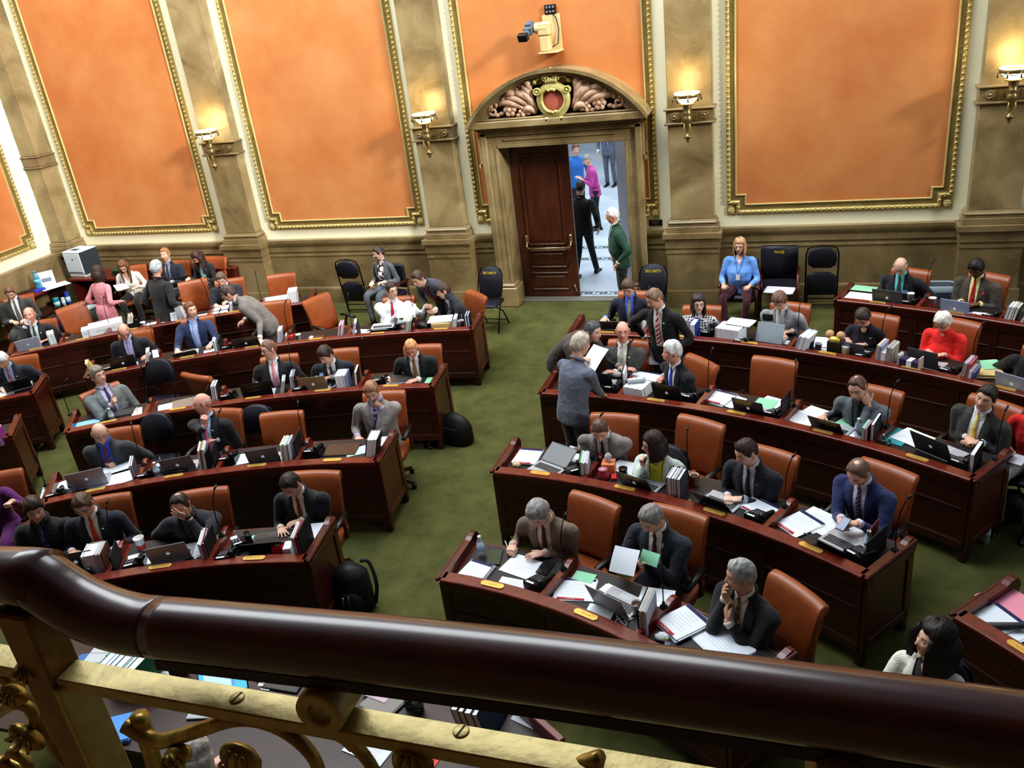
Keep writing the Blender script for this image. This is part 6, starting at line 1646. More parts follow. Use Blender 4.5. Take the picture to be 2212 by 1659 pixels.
cup('blue plastic tumbler with straw', 1750, 746, .13, .034, .045, (40, 110, 170), straw=True); cup('white paper cup', 1768, 749, .1, .03, .04, (216, 224, 236)); sheet('scattered white cards', 1782, 756, 10, .12, .1, n=2)
p_ = plainbox('dark gift bag with gold tissue', 1802, 751, (.14, .09, .17), (40, 40, 26), 0, 'gift_bag', 'gift bag'); b = MB(); b.sphere((0, 0, .18), .05, 10, 0, (1.3, .8, .8)); b.v = [tuple(V3(v)*1.0+V3((0, 0, .03*noise.noise(V3(v)*60)))) for v in b.v]; b.build('tissue', mat('gold_tissue', (220, 196, 90), rough=.3, metal=.4), p_); b = MB(); b.sphere((-.07, .05, .22), .05, 10); b.sphere((.05, .05, .22), .05, 10); b.build('soft_toy_ears', pm((196, 160, 120)), p_)
r = thing('snack_jar', lab('clear jar of nuts'), 'jar', spot(1827, 757, .06)); b = MB(); b.lathe([(.05, 0), (.055, .01), (.055, .1), (.05, .11)], 16); b.build('jar_body', mat('jar_plastic', (222, 206, 176), rough=.1, alpha=.6), r); b = MB(); b.lathe([(.001, .005), (.05, .005), (.05, .06), (.001, .07)], 14); b.build('nuts', pm((206, 160, 100)), r); b = MB(); b.lathe([(.053, .11), (.053, .118), (.044, .118)], 14); b.build('rim', pm((226, 220, 210)), r)
laptop('small grey laptop', 1845, 760, (90, 96, 110), -6, 110, None, w=.25, d=.17, lift=.05); telephone('black desk telephone', 1868, 770, -4); pen('white pen in the hand', 1830, 742, 20, .84)
upright(1914, 762, [(.012, MAN, 'folder', 'manila folder'), (.02, WHT, 'papers', 'white paper bundle'), (.015, (170, 170, 210), 'folder', 'lavender folder'), (.05, WHT, 'book', 'thick white book', .17), (.03, (190, 186, 178), 'papers', 'folded newspaper'), (.03, (176, 172, 164), 'papers', 'folded newspaper')], .24, .22, -4, .08)
place('by the woman in the red cardigan', 'R4', 4)
upright(1966, 786, [(.02, (226, 226, 232), 'papers', 'white paper bundle'), (.2, (60, 44, 84), 'folder', 'wide purple file holder', .16), (.012, (206, 186, 176), 'folder', 'beige folder')], .2, .1, -6); laptop('dark grey laptop', 1995, 778, (70, 72, 78), -6, 104, None, lift=.1); telephone('black desk telephone', 2054, 802, -6); sheet('brown envelope', 2034, 790, 10, .1, .18, col=MAN)
upright(2094, 798, [(.02, PALE, 'papers', 'pale paper bundle'), (.02, WHT, 'papers', 'white paper bundle'), (.02, (200, 60, 70), 'folder', 'red folder'), (.03, WHT, 'book', 'white book', .16), (.02, (60, 80, 140), 'folder', 'navy folder', .15)], .24, .22, 0, .15)
sheet('fan of manila and green folders', 2130, 800, 24, .3, .24, col=MAN, n=30, lines=False); sheet('bright green folder on the pile', 2140, 796, 40, .2, .22, col=GRN, n=2, dz=.048)
place('by the person typing at the right edge', 'R4', 5)
laptop('silver laptop with pale logo', 2188, 832, (150, 164, 186), -8, 106, 'apple', lift=.1)
place('by the man with the teal shirt', 'R5', 0)
sheet('thick white paper pile with green edge', 1860, 640, 0, .36, .26, n=36, lines=False); sheet('green sheet on the white pile', 1866, 632, 0, .3, .2, col=GRN, dz=.058); laptop('dark laptop with lit logo', 1917, 646, (76, 88, 86), 0, 104, 'apple', lift=.1, w=.36); cup('white paper cup', 1967, 640, .1, .034, .044, coffee=False); telephone('black desk telephone', 1966, 655, -4); gadget('mobile phone in the hands', 1955, 630, .88)
place('by the bearded man with a red tie', 'R5', 1)
cup('tall white paper cup with red print', 2014, 652, .13, .03, .045, band=(170, 60, 50)); laptop('blue grey laptop', 2063, 670, (136, 150, 180), -4, 102, 'apple', lift=.1); sheet('small printed card', 2117, 678, 6, .16, .1, n=2); telephone('black desk telephone', 2144, 684, -4)
upright(2183, 676, [(.03, (120, 130, 140), 'book', 'grey book'), (.03, (206, 206, 196), 'book', 'pale book'), (.02, (200, 180, 60), 'book', 'yellow spined book'), (.03, (60, 70, 60), 'book', 'dark green book')], .24, .2, 0, .2); upright(2212, 680, [(.07, (220, 222, 236), 'papers', 'slanted white bundle')], .24, .24, 0, .4)
place('on the desk at the lower right edge', 'FR', 0)
sheet('large pink sheet on white papers', 2186, 1302, -4, .34, .26, col=PINKC, n=10); sheet('white booklet with navy header', 2150, 1338, -8, .24, .28, n=14, band=NAVYC); sheet('white folder beyond the grey rod', 2205, 1352, -8, .2, .28, n=4)
r = thing('document_tube', lab('dark grey tube'), 'tube', (lambda q: (q.x, q.y, TZ+.045))(at(2178, 1350, TZ+.05)), th0()-.6); b = MB(); b.tube([(0, -.17, 0), (0, .17, 0)], .022, 10); b.build('tube_wall', pm((70, 72, 76)), r); b = MB(); b.lathe([(.024, -.006), (.024, .006), (.001, .006)], 10, 0, True, Matrix.Translation((0, -.17, 0)) @ Matrix.Rotation(PI/2, 4, 'X')); b.build('cap', pm((150, 150, 150)), r)
# ---- left block, first row
place('by the man with the orange tie', 'L1', 0)
laptop('dark green laptop lid', 168, 1215, (66, 80, 78), -4, 104, 'apple', lift=.1)
upright(212, 1208, [(.02, WHT, 'papers', 'white paper folder standing'), (.09, (206, 204, 196), 'book', 'thick cream book'), (.02, PALE, 'papers', 'pale paper bundle'), (.025, (190, 186, 176), 'papers', 'grey paper bundle'), (.01, (110, 70, 60), 'folder', 'brown folder')], .23, .2, -4); rack('black book rack', 250, 1204, .2, .26); sheet('small white card on the divider', 263, 1178, 0, .07, .05, lines=False)
telephone('black desk telephone', 184, 1240, 4)
place('by the man covering his face', 'L1', 1)
cup('white paper cup with red print', 302, 1172, .125, .032, .046, band=(206, 50, 60)); laptop('silver laptop with pale logo', 366, 1194, (150, 154, 160), 8, 112, 'apple', lift=.1, w=.34, d=.23); sheet('printed calendar sheets', 314, 1205, 16, .28, .22, n=3); sheet('white sheet before the laptop', 366, 1216, 6, .26, .1, col=PALE); telephone('black desk telephone', 291, 1216, 14)
upright(446, 1180, [(.03, WHT, 'papers', 'white paper bundle'), (.008, (190, 60, 60), 'folder', 'thin red folder'), (.014, BLKC, 'binder', 'black binder')], .23, .26, 6); rack('black book rack', 456, 1174, .24, .26); sheet('white sheets beside the laptop', 424, 1186, 10, .2, .22, n=5); sheet('papers with red print', 432, 1196, 30, .12, .1, tagc=REDC)
gadget('blue and white clip box', 468, 1162, w=.05, d=.1, col=BLU, scr=WHT, name='clip_box', cat='box')
place('by the man in a red striped tie', 'L1', 2)
telephone('rear black desk telephone', 522, 1170, 30); telephone('front black desk telephone', 492, 1200, 10); sheet('white strip of paper', 507, 1168, 30, .06, .16, lines=False); sheet('mint green note', 553, 1166, 0, .12, .13, col=(140, 226, 196), n=2); laptop('black laptop low and open', 580, 1178, (40, 40, 44), 4, 140, None, lift=.02, deck=(52, 52, 56), w=.36)
p_ = plainbox('red cube box with white dot', 602, 1187, (.095, .095, .1), (214, 30, 40), 6, 'gift_box', 'box'); b = MB(); b.lathe([(.026, .101), (.026, .103), (.001, .103)], 14); b.build('white_dot', M_white, p_); plainbox('small white box', 624, 1187, (.07, .12, .1), (226, 230, 234), 6)
upright(648, 1168, [(.03, WHT, 'papers', 'white paper bundle'), (.01, (170, 40, 60), 'folder', 'red folder'), (.012, (130, 50, 80), 'folder', 'maroon folder')], .24, .24, 4); rack('tall black book rack', 660, 1158, .26, .3); sheet('white page at the desk end', 682, 1146, 4, .14, .24)
# ---- left block, second row
place('by the bald man with the blue shirt', 'L2', 0)
laptop('silver laptop with pale logo', 190, 1036, (156, 160, 168), 4, 110, 'apple', lift=.1, w=.36, d=.24); bottle('clear water bottle', 152, 1046); sheet('loose white papers', 132, 1050, 20, .26, .2, n=8); plainbox('low white paper tray', 104, 1066, (.12, .28, .05), (206, 210, 216), 8, 'paper_tray', 'tray'); telephone('black desk telephone', 120, 1068, 10)
sheet('large white page in front', 253, 1034, 10, .28, .24, n=4); sheet('printed page being turned', 254, 1012, 14, .26, .2, n=2, dz=.012); upright(290, 1014, [(.016, WHT, 'papers', 'white paper bundle'), (.02, (90, 90, 96), 'binder', 'grey binder')], .22, .24, 6); sheet('white page by the nameplate', 214, 1052, 10, .22, .14, n=3); pen('pen in the raised hand', 222, 1000, -60, .86, (40, 40, 44))
place('by the bald man with a hand at his ear', 'L2', 1)
laptop('grey laptop with pale logo', 386, 1004, (98, 100, 106), 4, 112, 'apple', lift=.1); bottle('clear water bottle', 338, 1017); cup('white cup with straw', 347, 1010, .09, .03, .04, straw=True); telephone('black desk telephone', 317, 1026, 6); r = thing('soft_pouch', lab('soft black pouch'), 'pouch', spot(380, 1020, .03), th0()); b = MB(); b.sphere((0, 0, .035), .04, 12, 0, (3.4, 1.5, .9)); b.build('pouch_body', pm((26, 26, 30), .6), r); b = MB(); b.tube([(-.1, -.03, .06), (0, -.045, .066), (.1, -.03, .06)], .003, 5); b.build('zip', M_chrome, r)
upright(436, 985, [(.02, WHT, 'papers', 'white paper bundle'), (.01, (150, 60, 60), 'folder', 'brick red folder'), (.012, (160, 180, 100), 'folder', 'olive green folder'), (.02, PALE, 'papers', 'pale paper bundle')], .25, .22, 6, .12); rack('near black book rack', 452, 988, .2, .2); rack('far black book rack', 466, 984, .24, .24); sheet('white sheet by the rack', 466, 1006, 6, .14, .1, n=2)
place('at the empty place in the second row', 'L2', 2)
telephone('black desk telephone', 494, 990, 4); sheet('white paper sheets', 530, 990, 8, .2, .22, n=3); laptop('dark grey laptop with pale logo', 570, 986, (84, 86, 90), 6, 110, 'apple', lift=.1); upright(620, 972, [(.02, WHT, 'papers', 'white paper bundle'), (.012, (176, 200, 140), 'folder', 'light green folder'), (.03, WHT, 'papers', 'white file bundle'), (.012, (150, 150, 160), 'folder', 'grey folder'), (.012, WHT, 'folder', 'thin white folder')], .24, .2, 0, .08); rack('black book rack', 645, 962, .25, .28)
place('by the man with his fist at his chin', 'L2', 3)
telephone('black desk telephone', 678, 974, 2); gadget('large dark brown desk pad', 738, 971, w=.36, d=.25, col=(62, 52, 46), scr=(70, 60, 54), name='desk_pad', cat='desk pad'); sheet('papers with pale green sheet', 772, 974, 20, .22, .16, col=(190, 226, 206), n=4); upright(800, 962, [(.012, (90, 70, 80), 'folder', 'plum folder'), (.03, WHT, 'binder', 'white binder'), (.03, (222, 222, 226), 'binder', 'white binder'), (.03, (206, 206, 210), 'binder', 'white binder'), (.012, BLKC, 'folder', 'black folder')], .25, .2, 2, .25); sheet('white paper at the desk end', 828, 953, 0, .08, .2)
# ---- left block, third row
place('by the reclining man in grey', 'L3', 0)
sheet('light blue sheet', 184, 915, 4, .34, .16, col=(140, 190, 236), lines=False); sheet('white sheet on the rail side', 296, 889, 8, .12, .22); bottle('clear water bottle', 240, 898); gadget('grey glossy pad', 262, 892, w=.3, d=.18, col=(70, 66, 64), scr=(80, 76, 74), name='desk_pad', cat='desk pad')
place('at the empty third row place with folding chair', 'L3', 1)
sheet('crossed white papers', 372, 876, 10, .32, .2, n=4); laptop('closed brown grey laptop', 402, 878, (110, 100, 94), 10, 100, None, closed=True); upright(464, 848, [(.02, BLKC, 'binder', 'left black binder'), (.016, WHT, 'papers', 'white paper bundle'), (.03, BLKC, 'binder', 'right black binder')], .26, .2, 0, .1); rack('angled black book rack', 452, 852, .2, .2)
place('by the man with the pink tie', 'L3', 2)
telephone('black desk telephone', 494, 856, 4); laptop('black laptop with lettering on lid', 556, 845, (26, 26, 30), 4, 104, 'text', lift=.1, w=.36); upright(606, 832, [(.014, WHT, 'papers', 'white paper bundle'), (.01, (180, 210, 150), 'folder', 'green tabbed folder'), (.014, PALE, 'papers', 'pale paper bundle')], .2, .2, 8, .3); upright(632, 824, [(.02, BLKC, 'binder', 'black binder'), (.014, (180, 180, 220), 'folder', 'lilac folder'), (.016, BLKC, 'folder', 'black folder with clip')], .24, .22, 4, .1)
place('by the dark haired man holding a phone', 'L3', 3)
laptop('brown tinted laptop', 680, 838, (116, 104, 84), 2, 106, 'apple', lift=.06); gadget('white rimmed tablet', 715, 832, w=.1, d=.14, col=(226, 230, 236), scr=(40, 42, 50), name='tablet', cat='tablet', a=20); upright(742, 820, [(.045, WHT, 'book', 'thick white book'), (.045, (224, 228, 236), 'book', 'thick white book'), (.03, PALE, 'papers', 'pale paper bundle'), (.012, (150, 160, 200), 'folder', 'blue grey folder')], .2, .2, 0); upright(770, 814, [(.03, BLKC, 'binder', 'black binder full of papers')], .24, .24, 4, .1); gadget('mobile phone held in both hands', 694, 812, .9, w=.06, d=.11, tilt=20); telephone('black desk telephone', 652, 840, 6); sheet('yellow note by the laptop', 706, 838, 0, .12, .05, col=(226, 216, 120))
place('by the ginger haired man with white cuffs', 'L3', 4)
telephone('black desk telephone', 822, 822, 4); laptop('closed dark laptop', 860, 828, (70, 66, 64), 2, 100, None, closed=True); sheet('white sheet by his hand', 882, 824, 6, .22, .1); sheet('green folder at the desk end', 926, 822, 0, .06, .18, col=GRN, n=5); plainbox('pale grey box', 830, 831, (.1, .06, .03), (190, 194, 204))
# ---- left block, fourth row
place('by the older man in a lavender tie', 'L4', 0)
laptop('black laptop with pale logo', 268, 789, (40, 40, 44), 6, 108, 'apple', lift=.08); telephone('black desk telephone', 240, 796, 8); upright(313, 772, [(.014, WHT, 'papers', 'white paper bundle'), (.008, (190, 220, 180), 'folder', 'green tinted folder'), (.012, PALE, 'papers', 'pale paper bundle'), (.012, (200, 170, 180), 'folder', 'rose tinted folder')], .22, .2, 6, .3)
gadget('white keyed remote panel', 336, 764, z=TZ+.16, w=.09, d=.13, col=(40, 40, 44), scr=(222, 226, 230), name='remote_control', cat='remote control', tilt=60); upright(203, 792, [(.014, (226, 200, 120), 'folder', 'yellow folder'), (.014, (230, 220, 180), 'folder', 'cream folder'), (.012, (210, 180, 90), 'folder', 'ochre folder')], .22, .18, 10, -.3)
place('by the man in the navy suit and blue tie', 'L4', 1)
laptop('dark laptop leaning far back', 402, 768, (90, 82, 80), 6, 146, None, lift=.02); sheet('white page', 452, 758, 6, .14, .1, n=2); upright(466, 748, [(.012, WHT, 'papers', 'white paper bundle'), (.008, (120, 190, 210), 'folder', 'turquoise folder'), (.014, WHT, 'papers', 'second white bundle')], .22, .18, 4); rack('dark book rack', 478, 744, .24, .24)
place('where the grey suited man stoops', 'L4', 2)
laptop('black laptop', 534, 745, (48, 46, 48), 4, 118, 'apple', lift=.07, w=.36); sheet('white page', 566, 738, 4, .16, .12, n=2); upright(602, 726, [(.02, WHT, 'papers', 'white paper bundle'), (.02, PALE, 'papers', 'pale paper bundle'), (.012, (180, 190, 220), 'folder', 'pale blue folder')], .24, .2, 2, .2); telephone('dark desk telephone', 492, 752, 4)
place('at the place with the turned chair', 'L4', 3)
sheet('white tissue papers', 624, 722, 10, .1, .16, n=2); plainbox('small red box', 630, 728, (.06, .06, .06), (226, 60, 66), 10); cup('white mug', 645, 727, .08, .034, .038, (222, 226, 230), cat='mug'); gadget('dark tablet', 682, 729, w=.25, d=.13, col=(60, 50, 46), scr=(74, 62, 56), name='tablet', cat='tablet'); r = thing('computer_mouse', lab('white computer mouse'), 'computer mouse', spot(672, 728, .02), th0()); b = MB(); b.sphere((0, 0, .015), .03, 12, 0, (1, 1.6, .6)); b.build('shell', M_white, r); b = MB(); b.box((0, -.03, .03), (.004, .02, .008)); b.build('wheel', pm(GRY), r)
upright(732, 714, [(.02, WHT, 'papers', 'white paper bundle'), (.01, (226, 60, 130), 'folder', 'bright pink folder'), (.012, PALE, 'papers', 'pale paper bundle')], .24, .2, 0, .25); upright(760, 710, [(.012, (190, 200, 230), 'folder', 'pale blue folder'), (.02, (214, 226, 240), 'papers', 'blue white bundle')], .24, .2, 6, .3); rack('dark book rack', 774, 710, .2, .2)
place('by the large man in white shirt sleeves', 'L4', 4)
sheet('white page on the rail', 784, 716, -16, .26, .16, n=2); laptop('open black binder case', 824, 712, (40, 40, 44), 0, 165, None, lift=.0, deck=(226, 230, 236)); telephone('black desk telephone', 852, 709, 4); upright(880, 704, [(.02, MAN, 'folder', 'cream folder'), (.02, WHT, 'papers', 'white paper bundle'), (.012, (190, 186, 150), 'folder', 'khaki folder'), (.016, BLKC, 'binder', 'black binder')], .24, .22, 2, .25); held('white sheet in his hands', 878, 672, 1.02, .28, .2, (206, 216, 232), 50, -6); sheet('pink note by the phone', 866, 706, 0, .1, .08, col=PINKC)
place('by the man in dark navy on the aisle', 'L4', 5)
r = thing('black_bag', lab('small black bag'), 'bag', spot(915, 704, .06), th0()); b = MB(); b.sphere((0, 0, .06), .07, 12, 0, (1.5, 1.1, .9)); b.v = [tuple(V3(v)*(1+.15*noise.noise(V3(v)*20))) for v in b.v]; b.build('bag_body', pm((22, 22, 25), .5), r); b = MB(); b.tube([(-.06, 0, .11), (-.03, 0, .16), (.03, 0, .16), (.06, 0, .11)], .006, 6); b.build('handle', pm(BLKC), r)
p_ = plainbox('manila document box', 955, 702, (.26, .2, .12), (206, 184, 130), 2, 'document_box'); sheet('white papers on the manila box', 952, 690, 4, .32, .24, n=10, z=TZ+.122, dz=0); upright(980, 697, [(.02, WHT, 'papers', 'white paper bundle'), (.02, PALE, 'papers', 'pale paper bundle')], .2, .2, 4, .2); cup('white paper cup with straw', 996, 699, .11, .032, .044, straw=True, coffee=True); upright(1012, 692, [(.02, BLKC, 'binder', 'left black binder'), (.012, (90, 110, 190), 'folder', 'blue folder'), (.02, BLKC, 'binder', 'right black binder')], .22, .2, 4)
# ---- left block, fifth row
place('by the man drinking from a cup', 'L5', 0)
laptop('silver laptop', 62, 747, (150, 162, 182), 8, 116, 'apple', lift=.08); upright(112, 730, [(.016, (190, 214, 196), 'papers', 'pale green bundle'), (.03, (206, 220, 206), 'book', 'pale green book'), (.02, WHT, 'papers', 'white paper bundle'), (.03, (196, 214, 200), 'book', 'grey green book')], .2, .2, 8); rack('dark book rack', 124, 728, .2, .2); sheet('small white card', 138, 731, 10, .1, .06, n=1, lines=False)
_h = PEOPLE[1]; _q = _h['M'] @ (_h['HM'] @ V3((.012, .145, -.075)))
cup('white paper cup tipped at his mouth', 0, 0, .11, .03, .042, loc=_q, tilt=(rad(-70), 0, _h['rz']+.3))
place('on the back left row of desks', 'L5', 1)
plainbox('left small white box', 186, 717, (.12, .2, .12), (220, 228, 240), 6); plainbox('right small white box', 199, 714, (.1, .2, .12), (220, 228, 240), 6); plainbox('long white paper carton', 229, 705, (.5, .3, .13), (226, 228, 230), 6, 'paper_carton'); telephone('black desk telephone', 288, 700, 8)
upright(276, 693, [(.02, (226, 196, 206), 'papers', 'pink tinted bundle'), (.014, (226, 206, 160), 'folder', 'cream folder'), (.012, (150, 200, 180), 'folder', 'sea green folder'), (.02, (222, 206, 150), 'folder', 'buff folder')], .2, .2, 8, .35); cup('white mug lying by the phone', 309, 700, .08, .036, .04, (226, 228, 230), cat='mug')
place('near the tall black suited visitor', 'L5', 3)
sheet('long white and green papers', 350, 696, 6, .45, .2, n=10); upright(376, 682, [(.05, WHT, 'book', 'white book'), (.05, (224, 230, 240), 'book', 'white book')], .15, .2, 4, .1); upright(391, 672, [(.02, WHT, 'papers', 'leaning white bundle'), (.05, (216, 226, 240), 'book', 'large white book'), (.02, WHT, 'papers', 'end white bundle')], .24, .22, 4, -.12)
place('by the man reading white papers', 'L5', 4)
sheet('long row of white papers', 452, 679, 6, .55, .16, n=12); sheet('white page under his hands', 474, 668, 8, .3, .2, n=3, dz=.02); upright(497, 665, [(.016, WHT, 'papers', 'white paper bundle'), (.01, PALE, 'papers', 'pale paper bundle')], .2, .18, 4, .2)
place('at the empty back row place', 'L5', 5)
laptop('closed pale blue laptop', 594, 652, (150, 168, 188), 4, 100, None, closed=True, w=.4, d=.26); sheet('white page by the closed laptop', 569, 657, 4, .16, .1, n=2); upright(630, 641, [(.02, PALE, 'papers', 'pale paper bundle', .14), (.03, WHT, 'book', 'white book'), (.03, (224, 230, 240), 'book', 'white book'), (.04, WHT, 'book', 'white book'), (.03, (226, 228, 232), 'book', 'white book')], .24, .22, 2, .1)
place('by the white haired man at the left edge', 'FL1', 1)
laptop('black laptop half open', 40, 836, (34, 34, 38), 16, 128, None, lift=.05); sheet('yellow notepad', 30, 828, 10, .12, .2, col=YEL, n=4); sheet('white page he writes on', 10, 850, 16, .24, .2)
place('on the lower left edge desk', 'FL2', 1)
upright(0, 940, [(.03, (150, 170, 226), 'folder', 'pale blue folder'), (.03, (140, 60, 150), 'folder', 'violet folder')], .2, .2, 0)

# ---- gooseneck microphones on the dividers
def make_mic():
    r = thing('gooseneck_microphone', 'x', 'microphone'); parts = []
    b = MB(); b.lathe([(.03, 0), (.03, .01), (.014, .02), (.01, .05), (.001, .05)], 12); parts.append((b.build('base', M_black, r), []))
    b = MB(); P = catmull([V3((0, 0, .04)), V3((0, .0, .2)), V3((0, .02, .34)), V3((0, .07, .44))], 5); b.tube(P, .0045, 6); parts.append((b.build('stem', M_blackm, r), []))
    b = MB(); b.tube([P[-1], P[-1]+V3((0, .02, .012)), P[-1]+V3((0, .05, .028))], [.007, .011, .009], 8); parts.append((b.build('capsule', M_black, r), []))
    return remember(r, parts)
MIC = make_mic(); _m = [0]
WHO = dict(L1=['the man with the orange tie', 'the man covering his face', 'the man in a red striped tie'], L2=['the bald man in the blue shirt', 'the bald man touching his ear', 'the empty second row place', 'the man with fist at chin'],
 L3=['the reclining man in grey', 'the empty third row place', 'the man with the pink tie', 'the man holding a phone', 'the ginger haired man'], L4=['the older man in lavender tie', 'the man in navy suit and blue tie', 'the stooping grey suited man', 'the turned orange chair', 'the white shirt man', 'the man in dark navy'],
 L5=['the man drinking from a cup', 'the white paper carton', 'the pink suited woman', 'the black suited visitor', 'the man reading white papers', 'the empty end chair'],
 R1=['the brown jacket man', 'the man with a green card', 'the man with fingers at mouth'], R2=['the man in grey bent low', 'the mint jacket woman', 'the man in navy', 'the royal blue suit man'],
 R3=['the bald man with folded arms', 'the silver haired man', 'the empty orange chair', 'the man resting his cheek', 'the yellow tie man'], R4=['the blue shirt man', 'the lattice top woman', 'the light grey suit man', 'the woman writing', 'the red cardigan woman', 'the person typing'],
 R5=['the teal shirt man', 'the bearded man'])
for key, ws in WHO.items():
    S = SEATS[key]
    for i in range(len(ws)):
        c, R, t = S[i]['c'], S[i]['R'], S[i]['t1']
        if i == len(ws)-1 and key in ('L1', 'L5', 'R1', 'R5', 'R4', 'L2', 'L3', 'L4'): continue
        p = pol(c, R+.4, t); rz = -t+random.uniform(-.5, .5)
        l = 'black gooseneck microphone between %s and %s' % (ws[i], ws[i+1]) if i < len(ws)-1 else 'black gooseneck microphone at the desk end beside '+ws[i]
        if len(l.split()) > 16: l = l.replace('black gooseneck microphone', 'microphone')
        if len(l.split()) > 16: l = l.replace('the ', '', 1)
        if _m[0] == 0: MIC.location = (p.x, p.y, RAILZ); MIC.rotation_euler = (0, 0, rz); MIC['label'] = l; MIC['group'] = 'gooseneck microphones'; _m[0] = 1
        else: copy_thing(MIC, (p.x, p.y, RAILZ), rz, l, 'gooseneck microphones')
for px, py, l in ((152, 897, 'black gooseneck microphone curving up at the left end of the third row'), (100, 1050, 'black gooseneck microphone at the left end of the second row, over the carpet')):
    p = at(px, py, RAILZ); copy_thing(MIC, (p.x, p.y, RAILZ), rad(-60), l, 'gooseneck microphones')

# ---- empty chairs
def ch(px, py, z, fa, label): q = at(px, py, z); d = Matrix.Rotation(PI+rad(fa), 3, 'Z') @ V3((0, .28, 0)); office_chair((q.x+d.x, q.y+d.y), PI+rad(fa), label)
ch(610, 615, .85, fs('L5', 5)-6, 'empty orange leather chair at the right end of the back left row')
ch(690, 665, .85, fs('L4', 3)+50, 'empty orange leather chair turned aside beside the white shirt man')
ch(420, 628, .85, fs('L5', 3)+4, 'large empty orange leather chair between the visitor and the man reading papers')
ch(432, 815, .95, 168, 'empty orange leather chair turned away beside the black folding chair')
ch(612, 925, .85, fs('L2', 2)-2, 'empty orange leather chair at the second row on the left')
ch(1670, 810, .85, fs('R3', 2), 'empty orange leather chair with a wide seat in the third row right')
ch(1510, 945, .85, fs('R2', 1)-10, 'empty orange leather chair behind the woman in the mint jacket')
ch(160, 682, .85, 70, 'empty orange leather chair seen side on at the far left desk')
ch(596, 676, .85, fs('L4', 2)-6, 'orange leather chair behind the stooping man in grey')
def fo(px, py, z, fa, label, cover=None): q = at(px, py, z); d = Matrix.Rotation(PI+rad(fa), 3, 'Z') @ V3((0, .2, 0)); folding((q.x+d.x, q.y+d.y), PI+rad(fa), label, cover)
fo(345, 795, .85, 10, 'empty dark blue folding chair in the third row left of the turned chair')
fo(338, 915, .85, 14, 'empty dark blue folding chair between the two bald men')
fo(556, 898, .85, 10, 'empty dark blue folding chair behind the second row orange chair')
fo(1060, 592, .85, -6, 'dark blue folding chair lettered SECURITY left of the doorway', 'SECURITY')
fo(1412, 588, .85, -4, 'dark blue folding chair lettered SECURITY right of the doorway', 'SECURITY')
def page_chair():
    r = thing('page_chair', 'dark armchair lettered PAGE with papers on its seat by the wall', 'chair', (lambda q: (q.x, 12.78, 0))(at(1683, 640, .1)), PI)
    b = MB(); b.box((0, 0, .43), (.5, .46, .08), 0, .02); b.build('seat', M_navy, r)
    b = MB(); b.loft([[(x*k, y-.08*(z-.4), z) for x, y in ((-.27, -.2), (.27, -.2), (.27, -.26), (-.27, -.26))] for z, k in ((.42, .96), (.7, 1), (.92, 1), (.97, .94))]); bk = b.build('backrest', M_navy, r)
    b = MB(); text_mesh('PAGE', .06, frame(V3((0, -.2-.08*.47+.004, .88)), (-1, 0, 0), (0, -.08, 1)), b); b.build('lettering', mat('yellow_lettering', (232, 200, 40)), bk)
    for s in (-1, 1):
        b = MB(); b.tube([(s*.28, .2, .62), (s*.28, -.2, .64)], .025, 8); b.build('armrest', M_wood, r)
        for y in (.2, -.2): b = MB(); b.tube([(s*.28, y, .63), (s*.27, y, .01)], .02, 8); b.build('leg', M_wood, r)
page_chair(); CUR['who'] = ''
place('', 'R4', 2); q = at(1682, 614, .49)
sheet('messy white papers lying on the PAGE chair seat', 1684, 628, 4, .4, .24, n=12, z=.475)
def folded(px, py, label, rz):
    """folding chair folded flat and leaning on the dado"""
    q = at(px, py, 0.02); r = thing('folded_chair', label, 'chair', (q.x, q.y, 0), rz, 'folded chairs leaning on the wall'); r.rotation_euler = (rad(9), 0, rz)
    b = MB()
    for s in (-1, 1): b.tube([(s*.225, 0, .01), (s*.225, 0, .9), (s*.2, 0, .99), (s*.12, 0, 1.03), (0, 0, 1.04)], .012, 8); b.tube([(s*.2, -.02, .02), (s*.2, -.02, .55)], .011, 8)
    b.tube([(-.22, 0, .16), (.22, 0, .16)], .01, 6); b.tube([(-.2, -.02, .06), (.2, -.02, .06)], .01, 6); b.build('frame', M_blackm, r)
    def pad(z0, z1, pts, nm):
        b = MB(); rings = []
        for y, k in ((.012, .95), (0, 1), (-.03, 1), (-.042, .93)): rings.append([(x*k, y, (z0+z1)/2+(z-(z0+z1)/2)*k) for x, z in pts])
        b.loft(rings); b.build(nm, M_navy, r)
    pad(.68, 1.02, [(-.19, .74), (-.12, .69), (.12, .69), (.19, .74), (.205, .84), (.19, .94), (.12, 1.0), (0, 1.02), (-.12, 1.0), (-.19, .94), (-.205, .84)], 'backrest')
    pad(.22, .62, [(-.19, .24), (.19, .24), (.2, .4), (.19, .56), (.1, .61), (-.1, .61), (-.19, .56), (-.2, .4)], 'seat')
folded(778, 672, 'folded dark blue chair leaning on the wall left of the grey cardigan woman', 0.0)
folded(1772, 662, 'folded dark blue chair leaning on the wall beside the PAGE chair', 0.0)
